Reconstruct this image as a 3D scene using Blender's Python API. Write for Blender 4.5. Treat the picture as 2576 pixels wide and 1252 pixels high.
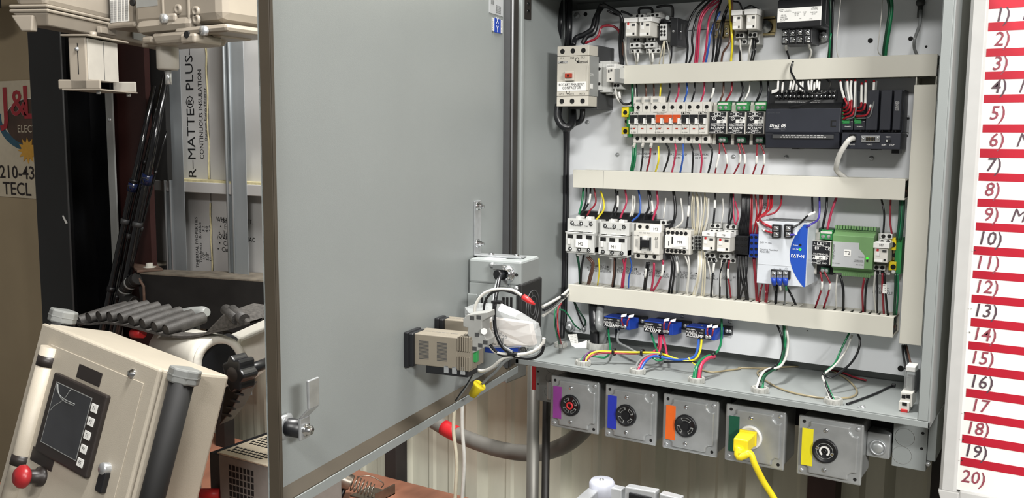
import bpy, bmesh, math, random
from mathutils import Matrix, Vector
random.seed(7)
for o in list(bpy.data.objects): bpy.data.objects.remove(o, do_unlink=True)
SC = bpy.context.scene
COL = SC.collection
# ---------------------------------------------------------------- camera
FPX, CX, CY = 2330.0, 1288.0, 626.0
YAW, PIT, ROL = -0.55557805, -0.1186213, 0.00821716
POS = Vector((0.80122089, -1.76785436, 1.55474987))
_f = Vector((math.sin(YAW), math.cos(YAW), 0)); _r = Vector((math.cos(YAW), -math.sin(YAW), 0)); _u = Vector((0, 0, 1))
FW = _f*math.cos(PIT) + _u*math.sin(PIT); _u2 = _u*math.cos(PIT) - _f*math.sin(PIT)
RT = _r*math.cos(ROL) + _u2*math.sin(ROL); UP = _u2*math.cos(ROL) - _r*math.sin(ROL)
cam = bpy.data.cameras.new('camera'); camo = bpy.data.objects.new('camera', cam); COL.objects.link(camo)
cam.sensor_width = 36; cam.lens = 36*FPX/2576; cam.clip_start = .02; cam.clip_end = 60
camo.matrix_world = Matrix(((RT.x, UP.x, -FW.x, POS.x), (RT.y, UP.y, -FW.y, POS.y), (RT.z, UP.z, -FW.z, POS.z), (0, 0, 0, 1)))
SC.camera = camo
# ---------------------------------------------------------------- light and exposure
wd = bpy.data.worlds.new('world'); SC.world = wd; wd.use_nodes = True
wd.node_tree.nodes['Background'].inputs[0].default_value = (1.0, .96, .90, 1)
wd.node_tree.nodes['Background'].inputs[1].default_value = .16
def area(name, loc, target, sx, sy, power, col):
    l = bpy.data.lights.new(name, 'AREA'); l.shape = 'RECTANGLE'; l.size = sx; l.size_y = sy; l.energy = power; l.color = col
    o = bpy.data.objects.new(name, l); COL.objects.link(o); o.location = loc
    o.rotation_euler = (Vector(target)-Vector(loc)).to_track_quat('-Z', 'Y').to_euler(); return o
area('shop_light_front', (1.05, -3.0, 3.05), (.1, 0, 1.3), .9, .25, 62, (1, .98, .95))
area('shop_light_side', (2.7, -2.1, 2.35), (0, -.1, 1.4), .7, .25, 84, (1, .98, .95))
area('overhead_light_unseen', (-.02, -.46, 3.05), (-.45, -.40, 0), .9, .25, 95, (1, .98, .955))  # unseen overhead lamp, placed to brighten the operator box and wall under the door
SC.view_settings.view_transform = 'Standard'; SC.view_settings.look = 'None'
SC.view_settings.exposure = 0.0; SC.view_settings.gamma = 1; SC.view_settings.use_curve_mapping = False
# ---------------------------------------------------------------- frames and measuring
PAN = Matrix.Identity(4)
HX, HY, DANG = -.163, -.209, math.radians(279.5)
_ex = Vector((-math.cos(DANG), -math.sin(DANG), 0)); _ey = Vector((-_ex.y, _ex.x, 0))
DOOR = Matrix(((_ex.x, _ey.x, 0, HX), (_ex.y, _ey.y, 0, HY), (0, 0, 1, 0), (0, 0, 0, 1)))
ZN = dict(F=(0, 0, 1), Z1=(1390, 0, 5.217), Z2=(1760, 0, 3.903), Z3=(1540, 200, 4.815), Z4=(1900, 180, 4.174), Z5=(1400, 460, 3.912),
          Z6=(1820, 460, 3.295), Z7=(1380, 720, 4.471), Z8=(1860, 780, 4.173), L1=(1320, 900, 3.558), L2=(1800, 980, 4.025),
          D4=(640, 850, 3.114), D5=(980, 480, 2.408), D6=(1200, 0, 3.795), H=(0, 760, 2.545), A=(0, 0, 2.98), B=(0, 400, 3.13), N=(0, 0, 4.816),
          D7=(1220, 560, 4.815))
def pxl(z, x, y):
    a, b, s = ZN[z]; return a+x/s, b+y/s
def ray(z, x, y, fr=PAN):
    px, py = pxl(z, x, y)
    d = RT*((px-CX)/FPX) - UP*((py-CY)/FPX) + FW
    inv = fr.inverted(); return inv @ POS, inv.to_3x3() @ d
def PL(z, x, y, v, ax=1, fr=PAN):
    'the point of frame fr seen at (x, y) of the measuring sheet z that lies at coordinate v along axis ax'
    o, d = ray(z, x, y, fr); return o + d*((v-o[ax])/d[ax])
# ---------------------------------------------------------------- materials
def lin(h):
    c = [int(h[i:i+2], 16)/255 for i in (0, 2, 4)]
    return [x/12.92 if x <= .04045 else ((x+.055)/1.055)**2.4 for x in c]
MATS = {}
def mat(name, hx, rough=.5, metal=0, var=.05, scale=40, bump=0, bscale=400, alpha=None, trans=0, emit=0, stretch=None, dark=None, spec=None, ior=None, coat=0):
    if name in MATS: return MATS[name]
    m = bpy.data.materials.new(name); m.use_nodes = True; N = m.node_tree.nodes; L = m.node_tree.links; b = N['Principled BSDF']
    tc = N.new('ShaderNodeTexCoord'); mp = N.new('ShaderNodeMapping'); L.new(tc.outputs['Object'], mp.inputs[0])
    if stretch: mp.inputs['Scale'].default_value = stretch
    nz = N.new('ShaderNodeTexNoise'); nz.inputs['Scale'].default_value = scale; nz.inputs['Detail'].default_value = 4; L.new(mp.outputs[0], nz.inputs[0])
    rp = N.new('ShaderNodeValToRGB'); c = lin(hx); d = lin(dark) if dark else [x*(1-var*2) for x in c]
    rp.color_ramp.elements[0].position = .32; rp.color_ramp.elements[1].position = .68
    rp.color_ramp.elements[0].color = (*d, 1); rp.color_ramp.elements[1].color = (*[min(1, x*(1+var*.6)) for x in c], 1)
    L.new(nz.outputs[0], rp.inputs[0]); L.new(rp.outputs[0], b.inputs['Base Color'])
    b.inputs['Roughness'].default_value = rough; b.inputs['Metallic'].default_value = metal
    if spec is not None: b.inputs['Specular IOR Level'].default_value = spec
    if ior: b.inputs['IOR'].default_value = ior
    if coat: b.inputs['Coat Weight'].default_value = coat
    if trans: b.inputs['Transmission Weight'].default_value = trans
    if alpha is not None: b.inputs['Alpha'].default_value = alpha
    if emit: b.inputs['Emission Color'].default_value = (*c, 1); b.inputs['Emission Strength'].default_value = emit
    if bump:
        n2 = N.new('ShaderNodeTexNoise'); n2.inputs['Scale'].default_value = bscale; n2.inputs['Detail'].default_value = 3; L.new(mp.outputs[0], n2.inputs[0])
        bp = N.new('ShaderNodeBump'); bp.inputs['Strength'].default_value = bump; bp.inputs['Distance'].default_value = .002
        L.new(n2.outputs[0], bp.inputs['Height']); L.new(bp.outputs[0], b.inputs['Normal'])
    MATS[name] = m; return m
mat('grey_paint', '8a8f8e', .38, var=.02, scale=6, bump=.06, bscale=900)
mat('panel_white', 'dcdfe2', .22, var=.015, scale=5)
mat('duct', 'cac8bd', .45, var=.02, scale=9)
mat('gasket', '2a2724', .6)
mat('shaded_edge_brown', '40392e', .55, var=.06, scale=12)  # brown for the door edge and bottom band, shade put into the colour
mat('beige', 'bfbbb0', .45, var=.02); mat('ltgrey', 'c3c4c1', .42, var=.02); mat('midgrey', '8d8f8d', .45, var=.03)
mat('white', 'dcdcd9', .4, var=.015); mat('paper', 'e6e6e2', .6, var=.02); mat('offwhite', 'cfcdc6', .42, var=.02)
mat('black', '16171a', .38, var=.06); mat('black_matte', '131313', .7, var=.08); mat('hole', '070707', .85, var=.02); mat('darkgrey', '3c3d3e', .5, var=.04)
mat('plc', '262932', .42, var=.04, bump=.05, bscale=1500); mat('orange', 'c24d1e', .4, var=.03); mat('red', 'c02a2c', .42, var=.04); mat('redbrown', 'a33b28', .4, var=.06)
mat('zinc', 'c3c6c8', .28, .7, var=.08, scale=60); mat('chrome', 'd6d8da', .16, 1, var=.04); mat('galv', 'b0b3b3', .34, .55, var=.10, scale=25)
mat('brass', 'c9b88a', .3, 1, var=.08); mat('yellow', 'e6cf22', .4, var=.03); mat('tgreen', '2f8a4a', .4, var=.04); mat('dgreen', '1c4a33', .45, var=.05)
mat('blue', '1d3f9e', .35, var=.04); mat('eblue', '1f4aa8', .4, var=.02); mat('psu', 'c6cbd1', .32, 0, var=.02); mat('green_box', '6b9160', .4, var=.03); mat('silverlabel', 'c3c6c8', .35, .3, var=.02)
mat('label_black', '1b1c20', .4, var=.03); mat('ink', '101012', .6, var=0.01); mat('ink_white', 'f0f0ee', .6, var=.01); mat('ink_grey', '55585c', .6, var=.02)
mat('nylon', 'a4a5a0', .45, var=.03); mat('clear', 'f2f5f5', .12, trans=.85, var=.01, ior=1.3); mat('ledgreen', '46e03c', .3, emit=.6)
WC = dict(black='17181b', white='cbcac4', red='a01f2a', pink='b03452', blue='2b56a8', green='177248', yellow='dccb2a', brown='5b3f35', grey='777a7a', dkgreen='12402c', violet='4a3fa0', cream='c6c0ab', dred='8a2330', tan='8f8468', purple='5a3060')
for k, v in WC.items(): mat('wire_'+k, v, .32, var=.05, scale=90)
# ---------------------------------------------------------------- mesh building
class MB:
    def __init__(s): s.v = []; s.f = []; s.sm = []
    def add(s, v, f, sm=False):
        n = len(s.v); s.v += [Vector(p) for p in v]; s.f += [[i+n for i in q] for q in f]; s.sm += [sm]*len(f); return s
    def box(s, x0, x1, y0, y1, z0, z1):
        if x0 > x1: x0, x1 = x1, x0
        if y0 > y1: y0, y1 = y1, y0
        if z0 > z1: z0, z1 = z1, z0
        return s.add([(x0,y0,z0),(x1,y0,z0),(x1,y1,z0),(x0,y1,z0),(x0,y0,z1),(x1,y0,z1),(x1,y1,z1),(x0,y1,z1)],
                     [(0,3,2,1),(4,5,6,7),(0,1,5,4),(1,2,6,5),(2,3,7,6),(3,0,4,7)])
    def hexa(s, a, b):
        'solid between two quads given in the same order'
        return s.add(list(a)+list(b), [(0,1,2,3),(7,6,5,4),(0,4,5,1),(1,5,6,2),(2,6,7,3),(3,7,4,0)])
    def prism(s, poly, ax, a, b):
        'polygon (2D) extruded along axis ax from a to b; 2D coordinates are the other two axes in order'
        n = len(poly); V = []
        for c in (a, b):
            for p in poly: q = list(p); q.insert(ax, c); V.append(q)
        F = [tuple(range(n)), tuple(range(2*n-1, n-1, -1))] + [(i, i+n, (i+1) % n+n, (i+1) % n) for i in range(n)]
        s.add(V, F); return s
    def tube(s, pts, r, n=8, caps=True, closed=False):
        pts = [Vector(p) for p in pts]; m = len(pts); V = []; up = None
        for i, p in enumerate(pts):
            t = (pts[min(i+1, m-1)]-pts[max(i-1, 0)])
            if closed: t = pts[(i+1) % m]-pts[i-1]
            t = t.normalized() if t.length > 1e-9 else Vector((0,0,1))
            if up is None:
                up = Vector((0,0,1)) if abs(t.z) < .9 else Vector((1,0,0))
            a = t.cross(up)
            if a.length < 1e-6: a = t.cross(Vector((0,1,0)))
            a.normalize(); up = a.cross(t).normalized(); rr = r[i] if isinstance(r, (list, tuple)) else r
            for k in range(n):
                w = 2*math.pi*k/n; V.append(p+a*(rr*math.cos(w))+up*(rr*math.sin(w)))
        F = [(i*n+k, i*n+(k+1) % n, (i+1)*n+(k+1) % n, (i+1)*n+k) for i in range(m-1) for k in range(n)]
        if closed: F += [((m-1)*n+k, (m-1)*n+(k+1) % n, (k+1) % n, k) for k in range(n)]
        s.add(V, F, True)
        if caps and not closed:
            b = len(s.v)-len(V); s.f += [[b+k for k in range(n-1, -1, -1)], [b+(m-1)*n+k for k in range(n)]]; s.sm += [False, False]
        return s
    def cyl(s, p0, p1, r, n=12, r2=None):
        return s.tube([p0, p1], [r, r if r2 is None else r2], n)
    def ring(s, p0, p1, r, ri, n=16):
        'hollow cylinder'
        p0 = Vector(p0); p1 = Vector(p1); t = (p1-p0).normalized(); a = t.cross(Vector((0,0,1)) if abs(t.z) < .9 else Vector((1,0,0))).normalized(); b = a.cross(t); V = []
        for p, q in ((p0, r), (p1, r), (p1, ri), (p0, ri)):
            for k in range(n):
                w = 2*math.pi*k/n; V.append(p+a*(q*math.cos(w))+b*(q*math.sin(w)))
        F = [(j*n+k, j*n+(k+1) % n, ((j+1) % 4)*n+(k+1) % n, ((j+1) % 4)*n+k) for j in range(4) for k in range(n)]
        s.add(V, F, True); return s
    def lathe(s, prof, c, ax=1, n=24):
        'profile of (r, h) revolved about axis ax through c'
        V = []; o = [i for i in range(3) if i != ax]
        for r, h in prof:
            for k in range(n):
                w = 2*math.pi*k/n; p = [0, 0, 0]; p[ax] = c[ax]+h; p[o[0]] = c[o[0]]+r*math.cos(w); p[o[1]] = c[o[1]]+r*math.sin(w); V.append(p)
        m = len(prof)
        s.add(V, [(i*n+k, i*n+(k+1) % n, (i+1)*n+(k+1) % n, (i+1)*n+k) for i in range(m-1) for k in range(n)], True); return s
    def frame(s, x0, x1, z0, z1, w, y0, y1):
        s.box(x0, x1, y0, y1, z0, z0+w); s.box(x0, x1, y0, y1, z1-w, z1); s.box(x0, x0+w, y0, y1, z0+w, z1-w); return s.box(x1-w, x1, y0, y1, z0+w, z1-w)
    def mesh(s, name, off=Vector((0,0,0))):
        me = bpy.data.meshes.new(name); me.from_pydata([v-off for v in s.v], [], s.f)
        for p, k in zip(me.polygons, s.sm): p.use_smooth = k
        bm = bmesh.new(); bm.from_mesh(me); bmesh.ops.recalc_face_normals(bm, faces=bm.faces); bm.to_mesh(me); bm.free(); return me
def crv(pts, k=6):
    'Catmull-Rom through the points'
    P = [Vector(p) for p in pts]; out = []
    if len(P) < 3: return P
    Q = [P[0]*2-P[1]]+P+[P[-1]*2-P[-2]]
    for i in range(1, len(Q)-2):
        a, b, c, d = Q[i-1:i+3]
        for j in range(k):
            t = j/k; out.append(.5*((2*b)+(c-a)*t+(2*a-5*b+4*c-d)*t*t+(3*b-a-3*c+d)*t**3))
    out.append(P[-1]); return out
def bev(o, w, seg=2):
    m = o.modifiers.new('bevel', 'BEVEL'); m.width = w; m.segments = seg; m.limit_method = 'ANGLE'; m.angle_limit = math.radians(40); m.harden_normals = False; return o
def setp(o, label=None, cat=None, group=None, kind=None):
    if label: o['label'] = label
    if cat: o['category'] = cat
    if group: o['group'] = group
    if kind: o['kind'] = kind
    return o
class T:
    'a top-level thing: an Empty at loc (in frame fr) whose parts are given in coordinates of fr'
    def __init__(s, name, label, cat, loc, fr=PAN, group=None, kind=None):
        s.loc = Vector(loc); s.fr = fr
        s.o = bpy.data.objects.new(name, None); s.o.empty_display_size = .02; COL.objects.link(s.o)
        s.o.matrix_world = fr @ Matrix.Translation(s.loc); setp(s.o, label, cat, group, kind)
    def part(s, name, mb, m, label=None, bevel=0, parent=None, kind=None):
        me = mb if isinstance(mb, bpy.types.Mesh) else mb.mesh(name, s.loc)
        o = bpy.data.objects.new(name, me); COL.objects.link(o); o.parent = parent or s.o
        if not me.materials: me.materials.append(MATS[m])
        if bevel: bev(o, bevel)
        setp(o, label, None, None, kind); return o
    def inst(s, name, me, m, at, parent=None, rotx=0, rotz=0):
        'a part that shares mesh data, placed at a point of the frame'
        if not me.materials: me.materials.append(MATS[m])
        o = bpy.data.objects.new(name, me); COL.objects.link(o); o.parent = parent or s.o; o.location = Vector(at)-s.loc
        if rotz or rotx: o.rotation_euler = (rotx, 0, rotz)
        return o
    def text(s, str_, at, size, m='ink', align='CENTER', rot=0, bold=0, parent=None, name='lettering', face='Y', shear=0, sx=1):
        me = text_mesh(str_, size, align, bold, shear, sx); me = me.copy(); me.materials.clear(); me.materials.append(MATS[m])
        o = bpy.data.objects.new(name, me); COL.objects.link(o); o.parent = parent or s.o
        mx = Matrix.Rotation(math.pi/2, 4, 'X') @ Matrix.Rotation(rot, 4, 'Z')
        if face == 'X': mx = Matrix.Rotation(math.pi/2, 4, 'Z') @ mx
        if face == 'Z': mx = Matrix.Rotation(rot, 4, 'Z')
        o.matrix_local = Matrix.Translation(Vector(at)-s.loc) @ mx; return o
TXC = {}
def text_mesh(str_, size, align='CENTER', bold=0, shear=0, sx=1):
    k = (str_, round(size, 5), align, bold, shear, sx)
    if k in TXC: return TXC[k]
    c = bpy.data.curves.new('t', 'FONT'); c.body = str_; c.size = size; c.align_x = align; c.align_y = 'CENTER'; c.offset = min(bold, .012)*size; c.shear = shear; c.resolution_u = 2; c.space_line = .9
    o = bpy.data.objects.new('t', c); COL.objects.link(o); bpy.context.view_layer.update()
    me = bpy.data.meshes.new_from_object(o); bpy.data.objects.remove(o); bpy.data.curves.remove(c); me.name = 'lettering'
    if sx != 1:
        for v in me.vertices: v.co.x *= sx
    TXC[k] = me; return me
def solo(name, mb, m, label, cat, loc=None, group=None, bevel=0, kind=None, fr=PAN):
    'a thing that is one mesh'
    loc = Vector(loc) if loc is not None else (sum(mb.v, Vector())/len(mb.v))
    o = bpy.data.objects.new(name, mb.mesh(name, loc)); COL.objects.link(o); o.matrix_world = fr @ Matrix.Translation(loc); o.data.materials.append(MATS[m])
    if bevel: bev(o, bevel)
    return setp(o, label, cat, group, kind)
def rect(z, x0, y0, x1, y1, Y, fr=PAN):
    'x and z range at depth Y of a rectangle measured on sheet z'
    ym, xm = (y0+y1)/2, (x0+x1)/2
    return PL(z, x0, ym, Y, 1, fr).x, PL(z, x1, ym, Y, 1, fr).x, PL(z, xm, y1, Y, 1, fr).z, PL(z, xm, y0, Y, 1, fr).z
def zbox(mb, z, x0, y0, x1, y1, Yf, Yb, fr=PAN):
    a, b, c, d = rect(z, x0, y0, x1, y1, Yf, fr); return mb.box(a, b, Yf, Yb, c, d)
ORD = ['first', 'second', 'third', 'fourth', 'fifth', 'sixth', 'seventh', 'eighth', 'ninth', 'tenth', 'eleventh', 'twelfth', 'thirteenth', 'fourteenth', 'fifteenth', 'sixteenth', 'seventeenth', 'eighteenth', 'nineteenth', 'twentieth']
_scr = MB().lathe([(0, -.0022), (.0030, -.0020), (.0042, -.0008), (.0045, 0)], (0, 0, 0), 1, 12)
_scr.box(-.0026, .0026, -.0027, -.0018, -.0004, .0004); _scr.box(-.0004, .0004, -.0027, -.0018, -.0026, .0026)
SCREW = _scr.mesh('screw')
SCREW_S = bpy.data.meshes.new_from_object(bpy.data.objects.new('t', SCREW)); SCREW_S.transform(Matrix.Scale(.62, 4))
_hl = MB().ring((0, -.0004, 0), (0, .0004, 0), .0033, .0026, 12); _hl.cyl((0, -.0002, 0), (0, .001, 0), .0026, 12)
HOLE = _hl.mesh('hole')
def scaled(me, k):
    c = me.copy(); c.transform(Matrix.Scale(k, 4)); return c
# ================================================================ the room
mat('concrete', '77736b', .8, var=.12, scale=5, bump=.2, bscale=60)
mat('steel_wall', 'd2d1c0', .5, var=.07, scale=3, stretch=(6, 6, 1))
mat('tan_wall', 'a8977a', .7, var=.05, scale=3)
mat('ceiling_tan', '8c8475', .8, var=.06, scale=3)
mat('insulation', 'c9c8c6', .35, .15, var=.05, scale=4); mat('foam', 'cfc59a', .8, var=.12, scale=60, bump=.4, bscale=120)
mat('stud', 'a9afb2', .38, .45, var=.10, scale=12, stretch=(1, 1, .2)); mat('purlin', '3a211b', .6, var=.15, scale=8)
mat('column_black', '0d0e10', .28, var=.3, scale=6); mat('maroon', '3a1f1c', .5, var=.12, scale=6); mat('grime', '262220', .8, var=.2, scale=12)
def struct(name, mb, m, label=None, kind='structure', bevel=0):
    o = solo(name, mb, m, label, None, (0, 0, 0), kind=kind, bevel=bevel); return o
struct('floor', MB().box(-3.6, 3.2, -3.6, .4, -.21, -.15), 'concrete', 'grey concrete workshop floor')
struct('ceiling', MB().box(-3.6, 3.2, -3.6, .4, 3.3, 3.36), 'ceiling_tan', 'dull ceiling above the workshop')
YW = .30
prof = [(-2.3, YW)]; x = -2.2
while x < 2.9:
    prof += [(x, YW), (x+.018, YW-.028), (x+.055, YW-.028), (x+.073, YW)]
    for q in (.073+.055, .073+.125): prof += [(x+q, YW), (x+q+.008, YW-.005), (x+q+.022, YW-.005), (x+q+.030, YW)]
    x += .262
prof += [(3.1, YW)]
mb = MB(); n = len(prof)
mb.add([(a, b, -.15) for a, b in prof]+[(a, b, 3.3) for a, b in prof]+[(a, b+.012, -.15) for a, b in prof]+[(a, b+.012, 3.3) for a, b in prof],
       [(i, i+1, n+i+1, n+i) for i in range(n-1)]+[(2*n+i+1, 2*n+i, 3*n+i, 3*n+i+1) for i in range(n-1)])
struct('wall_back', mb, 'steel_wall', 'cream ribbed sheet metal wall below and behind the cabinet')
struct('wall_left', MB().box(-3.55, -2.28, YW-.012, YW+.012, -.15, 3.3), 'tan_wall', 'tan flat wall carrying the company sign')
# girts behind the cabinet
struct('trim_1', MB().box(-.95, -.30, .20, .27, .985, 1.085), 'purlin', 'dark red-brown steel girt on the ribbed wall')
struct('trim_2', MB().box(-.30, 2.2, .21, .27, .97, 1.085), 'purlin', 'dark steel girt running behind the socket boxes')
a = PL('D4', 1090, 900, .24); b = PL('D4', 1180, 900, .24)
struct('trim_3', MB().box(a.x, b.x, .20, .25, .2, 1.0), 'grime', 'dark steel strap standing against the ribbed wall', bevel=.002)
a = PL('L2', 985, 1000, .25); b = PL('L2', 1265, 1000, .25)
struct('trim_4', MB().box(a.x, b.x, .2, .26, -.15, 1.0), 'purlin', 'dark red-brown post below the yellow-tagged box')
# insulation boards between the studs, printed in black
YI = .262
zi = PL('B', 1600, 215, YI).z
ins = T('insulation_wall', 'white printed foam insulation boards filling the stud wall', 'insulation', (-1.7, YI, 1.0), kind=None)
xs = PL('A', 1560, 900, YI).x; xl = PL('B', 1145, 600, YI).x
for k, (x0, x1, z0, z1) in enumerate(((xl-.25, xs-.003, zi+.018, 2.75), (xs+.003, -.95, zi+.018, 2.75), (xl-.25, xs-.003, .98, zi-.018), (xs+.003, -.95, .98, zi-.018))):
    ins.part('board', MB().box(x0, x1, YI, YI+.02, z0, z1), 'insulation', bevel=.002)
mb = MB()
for j in range(2):
    pts = [(xs+random.uniform(-.003, .003), YI-.001, z) for z in [(.98+i*.04 if j == 0 else zi+.02+i*.04) for i in range(10 if j == 0 else 26)]]
    mb.tube(crv(pts, 2), .0028, 6)
ins.part('foam_seam', mb, 'foam', 'yellowish foam bead along the seam')
ins.part('ledge', MB().box(xl-.25, -.95, YI-.055, YI+.015, zi-.017, zi+.017), 'insulation', 'pale ledge across the boards', bevel=.002)
ins.part('foam_strip', MB().box(xl-.22, -.95, YI-.05, YI+.01, zi+.017, zi+.024), 'foam', 'yellowish foam on the ledge')
def vtext(st, x, y, hpx, z='A', bold=0, sx=1, m='ink'):
    p = PL(z, x, y, YI-.0006); q = PL(z, x+hpx, y, YI-.0006)
    return ins.text(st, p, (q.x-p.x)*1.38, m, 'CENTER', math.pi/2, bold, sx=sx)
vtext('R\u2013MATTE\u00ae PLUS\u20133', 1430, 815, 60, bold=0, sx=1.0)
vtext('CONTINUOUS INSULATION', 1506, 858, 30, sx=.86)
vtext('Optimum Energy Efficiency', 1540, 860, 18, sx=.98)
vtext('THERMAL PROPERTIES\nThickness   R-Value\n1/2"              3.2\n5/8"              4.0\n1"                  6.0', 1605, 660, 22, 'B', sx=.9)
vtext('|||||||||', 1200, 790, 40, 'B', sx=1.2)
for st, x, y in (('WHICH', 1765, 478), ('\u2022  Both\n\u2022  Effi\n\u2022  To a', 1770, 535), ('\u00bfQUE L', 1765, 610), ('\u2022  Anti\n\u2022  Cali\n\u2022  Can a', 1770, 665)):
    p = PL('B', x, y, YI-.0006); ins.text(st, p, .022, 'ink', 'CENTER', 0)
for st, x, y in (('FTT.', 1958, 495), ('iHAC', 1968, 635), ('THE', 1850, 415)):
    p = PL('B', x, y, YI-.0006); ins.text(st, p, .02, 'ink', 'CENTER', 0)
# steel studs
def stud(z, x0, x1, y, label, zlo, zhi):
    A_ = PL(z, x0, y, .205); B_ = PL(z, x1, y, .205); w = B_.x-A_.x
    t = T('steel_stud', label, 'stud', (A_.x, .205, zlo), group='galvanised wall studs')
    # C channel: web faces left, flanges to the right
    mb = MB().box(A_.x, A_.x+.0016, .205, .258, zlo, zhi).box(A_.x+w*.30, A_.x+w, .205, .2066, zlo, zhi)
    t.part('web', mb, 'stud')
    t.part('lip', MB().cyl((A_.x+.002, .203, zlo), (A_.x+.002, .203, zhi), .004, 8).cyl((A_.x+w*.30, .203, zlo), (A_.x+w*.30, .203, zhi), .004, 8), 'stud')
    me = MB().box(0, w*.13, 0, .0015, 0, .05).mesh('knockout'); zz = zlo+.1
    t.part('channel_back', MB().box(A_.x+.002, A_.x+w*.30, .215, .217, zlo, zhi), 'stud')
    while zz < zhi-.1: t.inst('knockout', me, 'grime', (A_.x+w*.1, .2135, zz)); zz += .15
stud('A', 1218, 1362, 900, 'galvanised steel stud beside the leaning rods', .75, 2.7)
stud('A', 1690, 1835, 900, 'galvanised steel stud nearest the open cabinet door', .75, 2.7)
# ================================================================ enclosure with its open door
XL, XR, ZB, ZT, YF, YB = -.160, .6135, 1.103, 1.850, -.205, .035
enc = T('electrical_enclosure', 'grey steel control cabinet with its door swung open', 'cabinet', ((XL+XR)/2, YB, ZB))
enc.part('back_wall', MB().box(XL, XR, YB, YB+.003, ZB, ZT), 'grey_paint')
enc.part('left_side', MB().box(XL, XL+.003, YF, YB, ZB, ZT).box(XL, XL+.0095, YF, YF+.010, ZB, ZT), 'grey_paint', bevel=.0015)
enc.part('right_side', MB().box(XR-.003, XR, YF, YB, ZB, ZT).box(XR-.0185, XR-.003, YF, YF+.0025, ZB+.011, ZT).box(XR-.0185, XR-.0165, YF, YF+.014, ZB+.011, ZT), 'grey_paint', bevel=.0008)
enc.part('cabinet_floor', MB().box(XL+.003, XR-.003, YF+.002, YB, ZB+.001, ZB+.0112), 'grey_paint', bevel=.001)
enc.part('front_lip', MB().box(XL, XR, YF, YF+.006, ZB, ZB+.0105).box(XL+.012, XR-.0165, YF+.001, YF+.013, ZB+.0105, ZB+.0130), 'grey_paint', bevel=.0008)
enc.part('top', MB().box(XL, XR, YF, YB, ZT-.008, ZT), 'grey_paint', bevel=.001)
pan = enc.part('mounting_panel', MB().box(-.1525, .602, 0, .0025, 1.134, 1.8235), 'panel_white', 'glossy white back panel', bevel=.0006)
# screws, holes and standoffs of the mounting panel
scr = [('F', 1553, 389), ('F', 1845, 394), ('F', 1978, 396), ('F', 2192, 398), ('F', 1478, 307), ('Z7', 2040, 395), ('Z7', 1500, 335)]
for z, x, y in scr: enc.inst('panel_screw', SCREW, 'zinc', PL(z, x, y, -.0005), pan)
for z, x, y in (('Z1', 330, 205), ):
    p = PL(z, x, y, -.001); enc.part('panel_nut', MB().lathe([(0, -.006), (.0065, -.006), (.0065, 0)], p, 1, 6).cyl((p.x, -.011, p.z), (p.x, 0, p.z), .0035, 10), 'zinc', parent=pan)
for z, x, y, r in (('Z1', 432, 187, .0045), ('Z2', 1676, 398, .0045), ('Z2', 2072, 379, .0040), ('Z8', 1694, 612, .0055), ('Z8', 712, 216, .0012), ('Z2', 2225, 457, .0022)):
    p = PL(z, x, y, -.0002); enc.part('panel_hole', MB().cyl((p.x, -.0003, p.z), (p.x, .001, p.z), r, 14), 'hole', parent=pan)
p = PL('Z2', 660, 256, 0); q = PL('F', 1712, 79, 0)
enc.part('seam', MB().box(q.x, p.x, -.0003, .0002, p.z-.0004, p.z+.0006), 'ink', 'dark pencil line', parent=pan)
# lettering printed on the panel
def ptext(st, z, x, y, hpx, m='ink', sx=.95):
    a = PL(z, x, y, -.0004); b = PL(z, x, y-hpx, -.0004); enc.text(st, a, (b.z-a.z)*1.42, m, parent=pan, sx=sx)
ptext('20A 392VAC 3\u03a6', 'Z3', 420, 900, 26); ptext('TO M2', 'Z3', 418, 942, 26)
ptext('20A 240VAC 2\u03a6', 'Z3', 790, 908, 26); ptext('TO M1', 'Z3', 785, 948, 26)
ptext('20A 240VAC', 'Z3', 1085, 910, 26); ptext('1\u03a6 TO M3', 'Z3', 1075, 952, 26)
ptext('40A 480VAC 3\u03a6', 'Z5', 420, 822, 22); ptext('RECEPTACLE #2 70 TO #1', 'Z5', 410, 842, 20, sx=.75); ptext('VOLTAGE TRANSDUCER', 'Z5', 425, 866, 20, sx=.8)
ptext('20A 240VAC 2\u03a6', 'Z5', 700, 842, 22); ptext('RECEPTACLE TO 12 #5', 'Z5', 700, 864, 20, sx=.8); ptext('VOLTAGE TRANSDUCER', 'Z5', 700, 886, 20, sx=.9)
ptext('20A 240VAC 1\u03a6', 'Z5', 975, 866, 22); ptext('RECEPTACLE #16 TO #3', 'Z5', 980, 890, 20, sx=.85); ptext('VOLTAGE TRANSDUCER', 'Z5', 980, 914, 20, sx=.9)
ptext('20A 120VAC 1\u03a6', 'Z5', 1285, 886, 22); ptext('RECEPTACLE #8 TO', 'Z5', 1285, 910, 20, sx=.85); ptext('VOLTAGE TRANSDUCER', 'Z5', 1280, 934, 20, sx=.8)
ptext('DC TC\nRECEPTACLE', 'Z5', 1530, 928, 20, sx=.75); ptext('DC TC\nRECEPTACLE', 'Z5', 1665, 938, 20, sx=.75); ptext('PT RELAY', 'Z5', 1792, 938, 20, sx=.9)
ptext('TO PLC\nRECEPTACLE', 'Z6', 1320, 895, 24, 'ink_grey', sx=.8); ptext('DC\n24V', 'Z6', 340, 195, 22, 'ink_grey')
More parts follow.
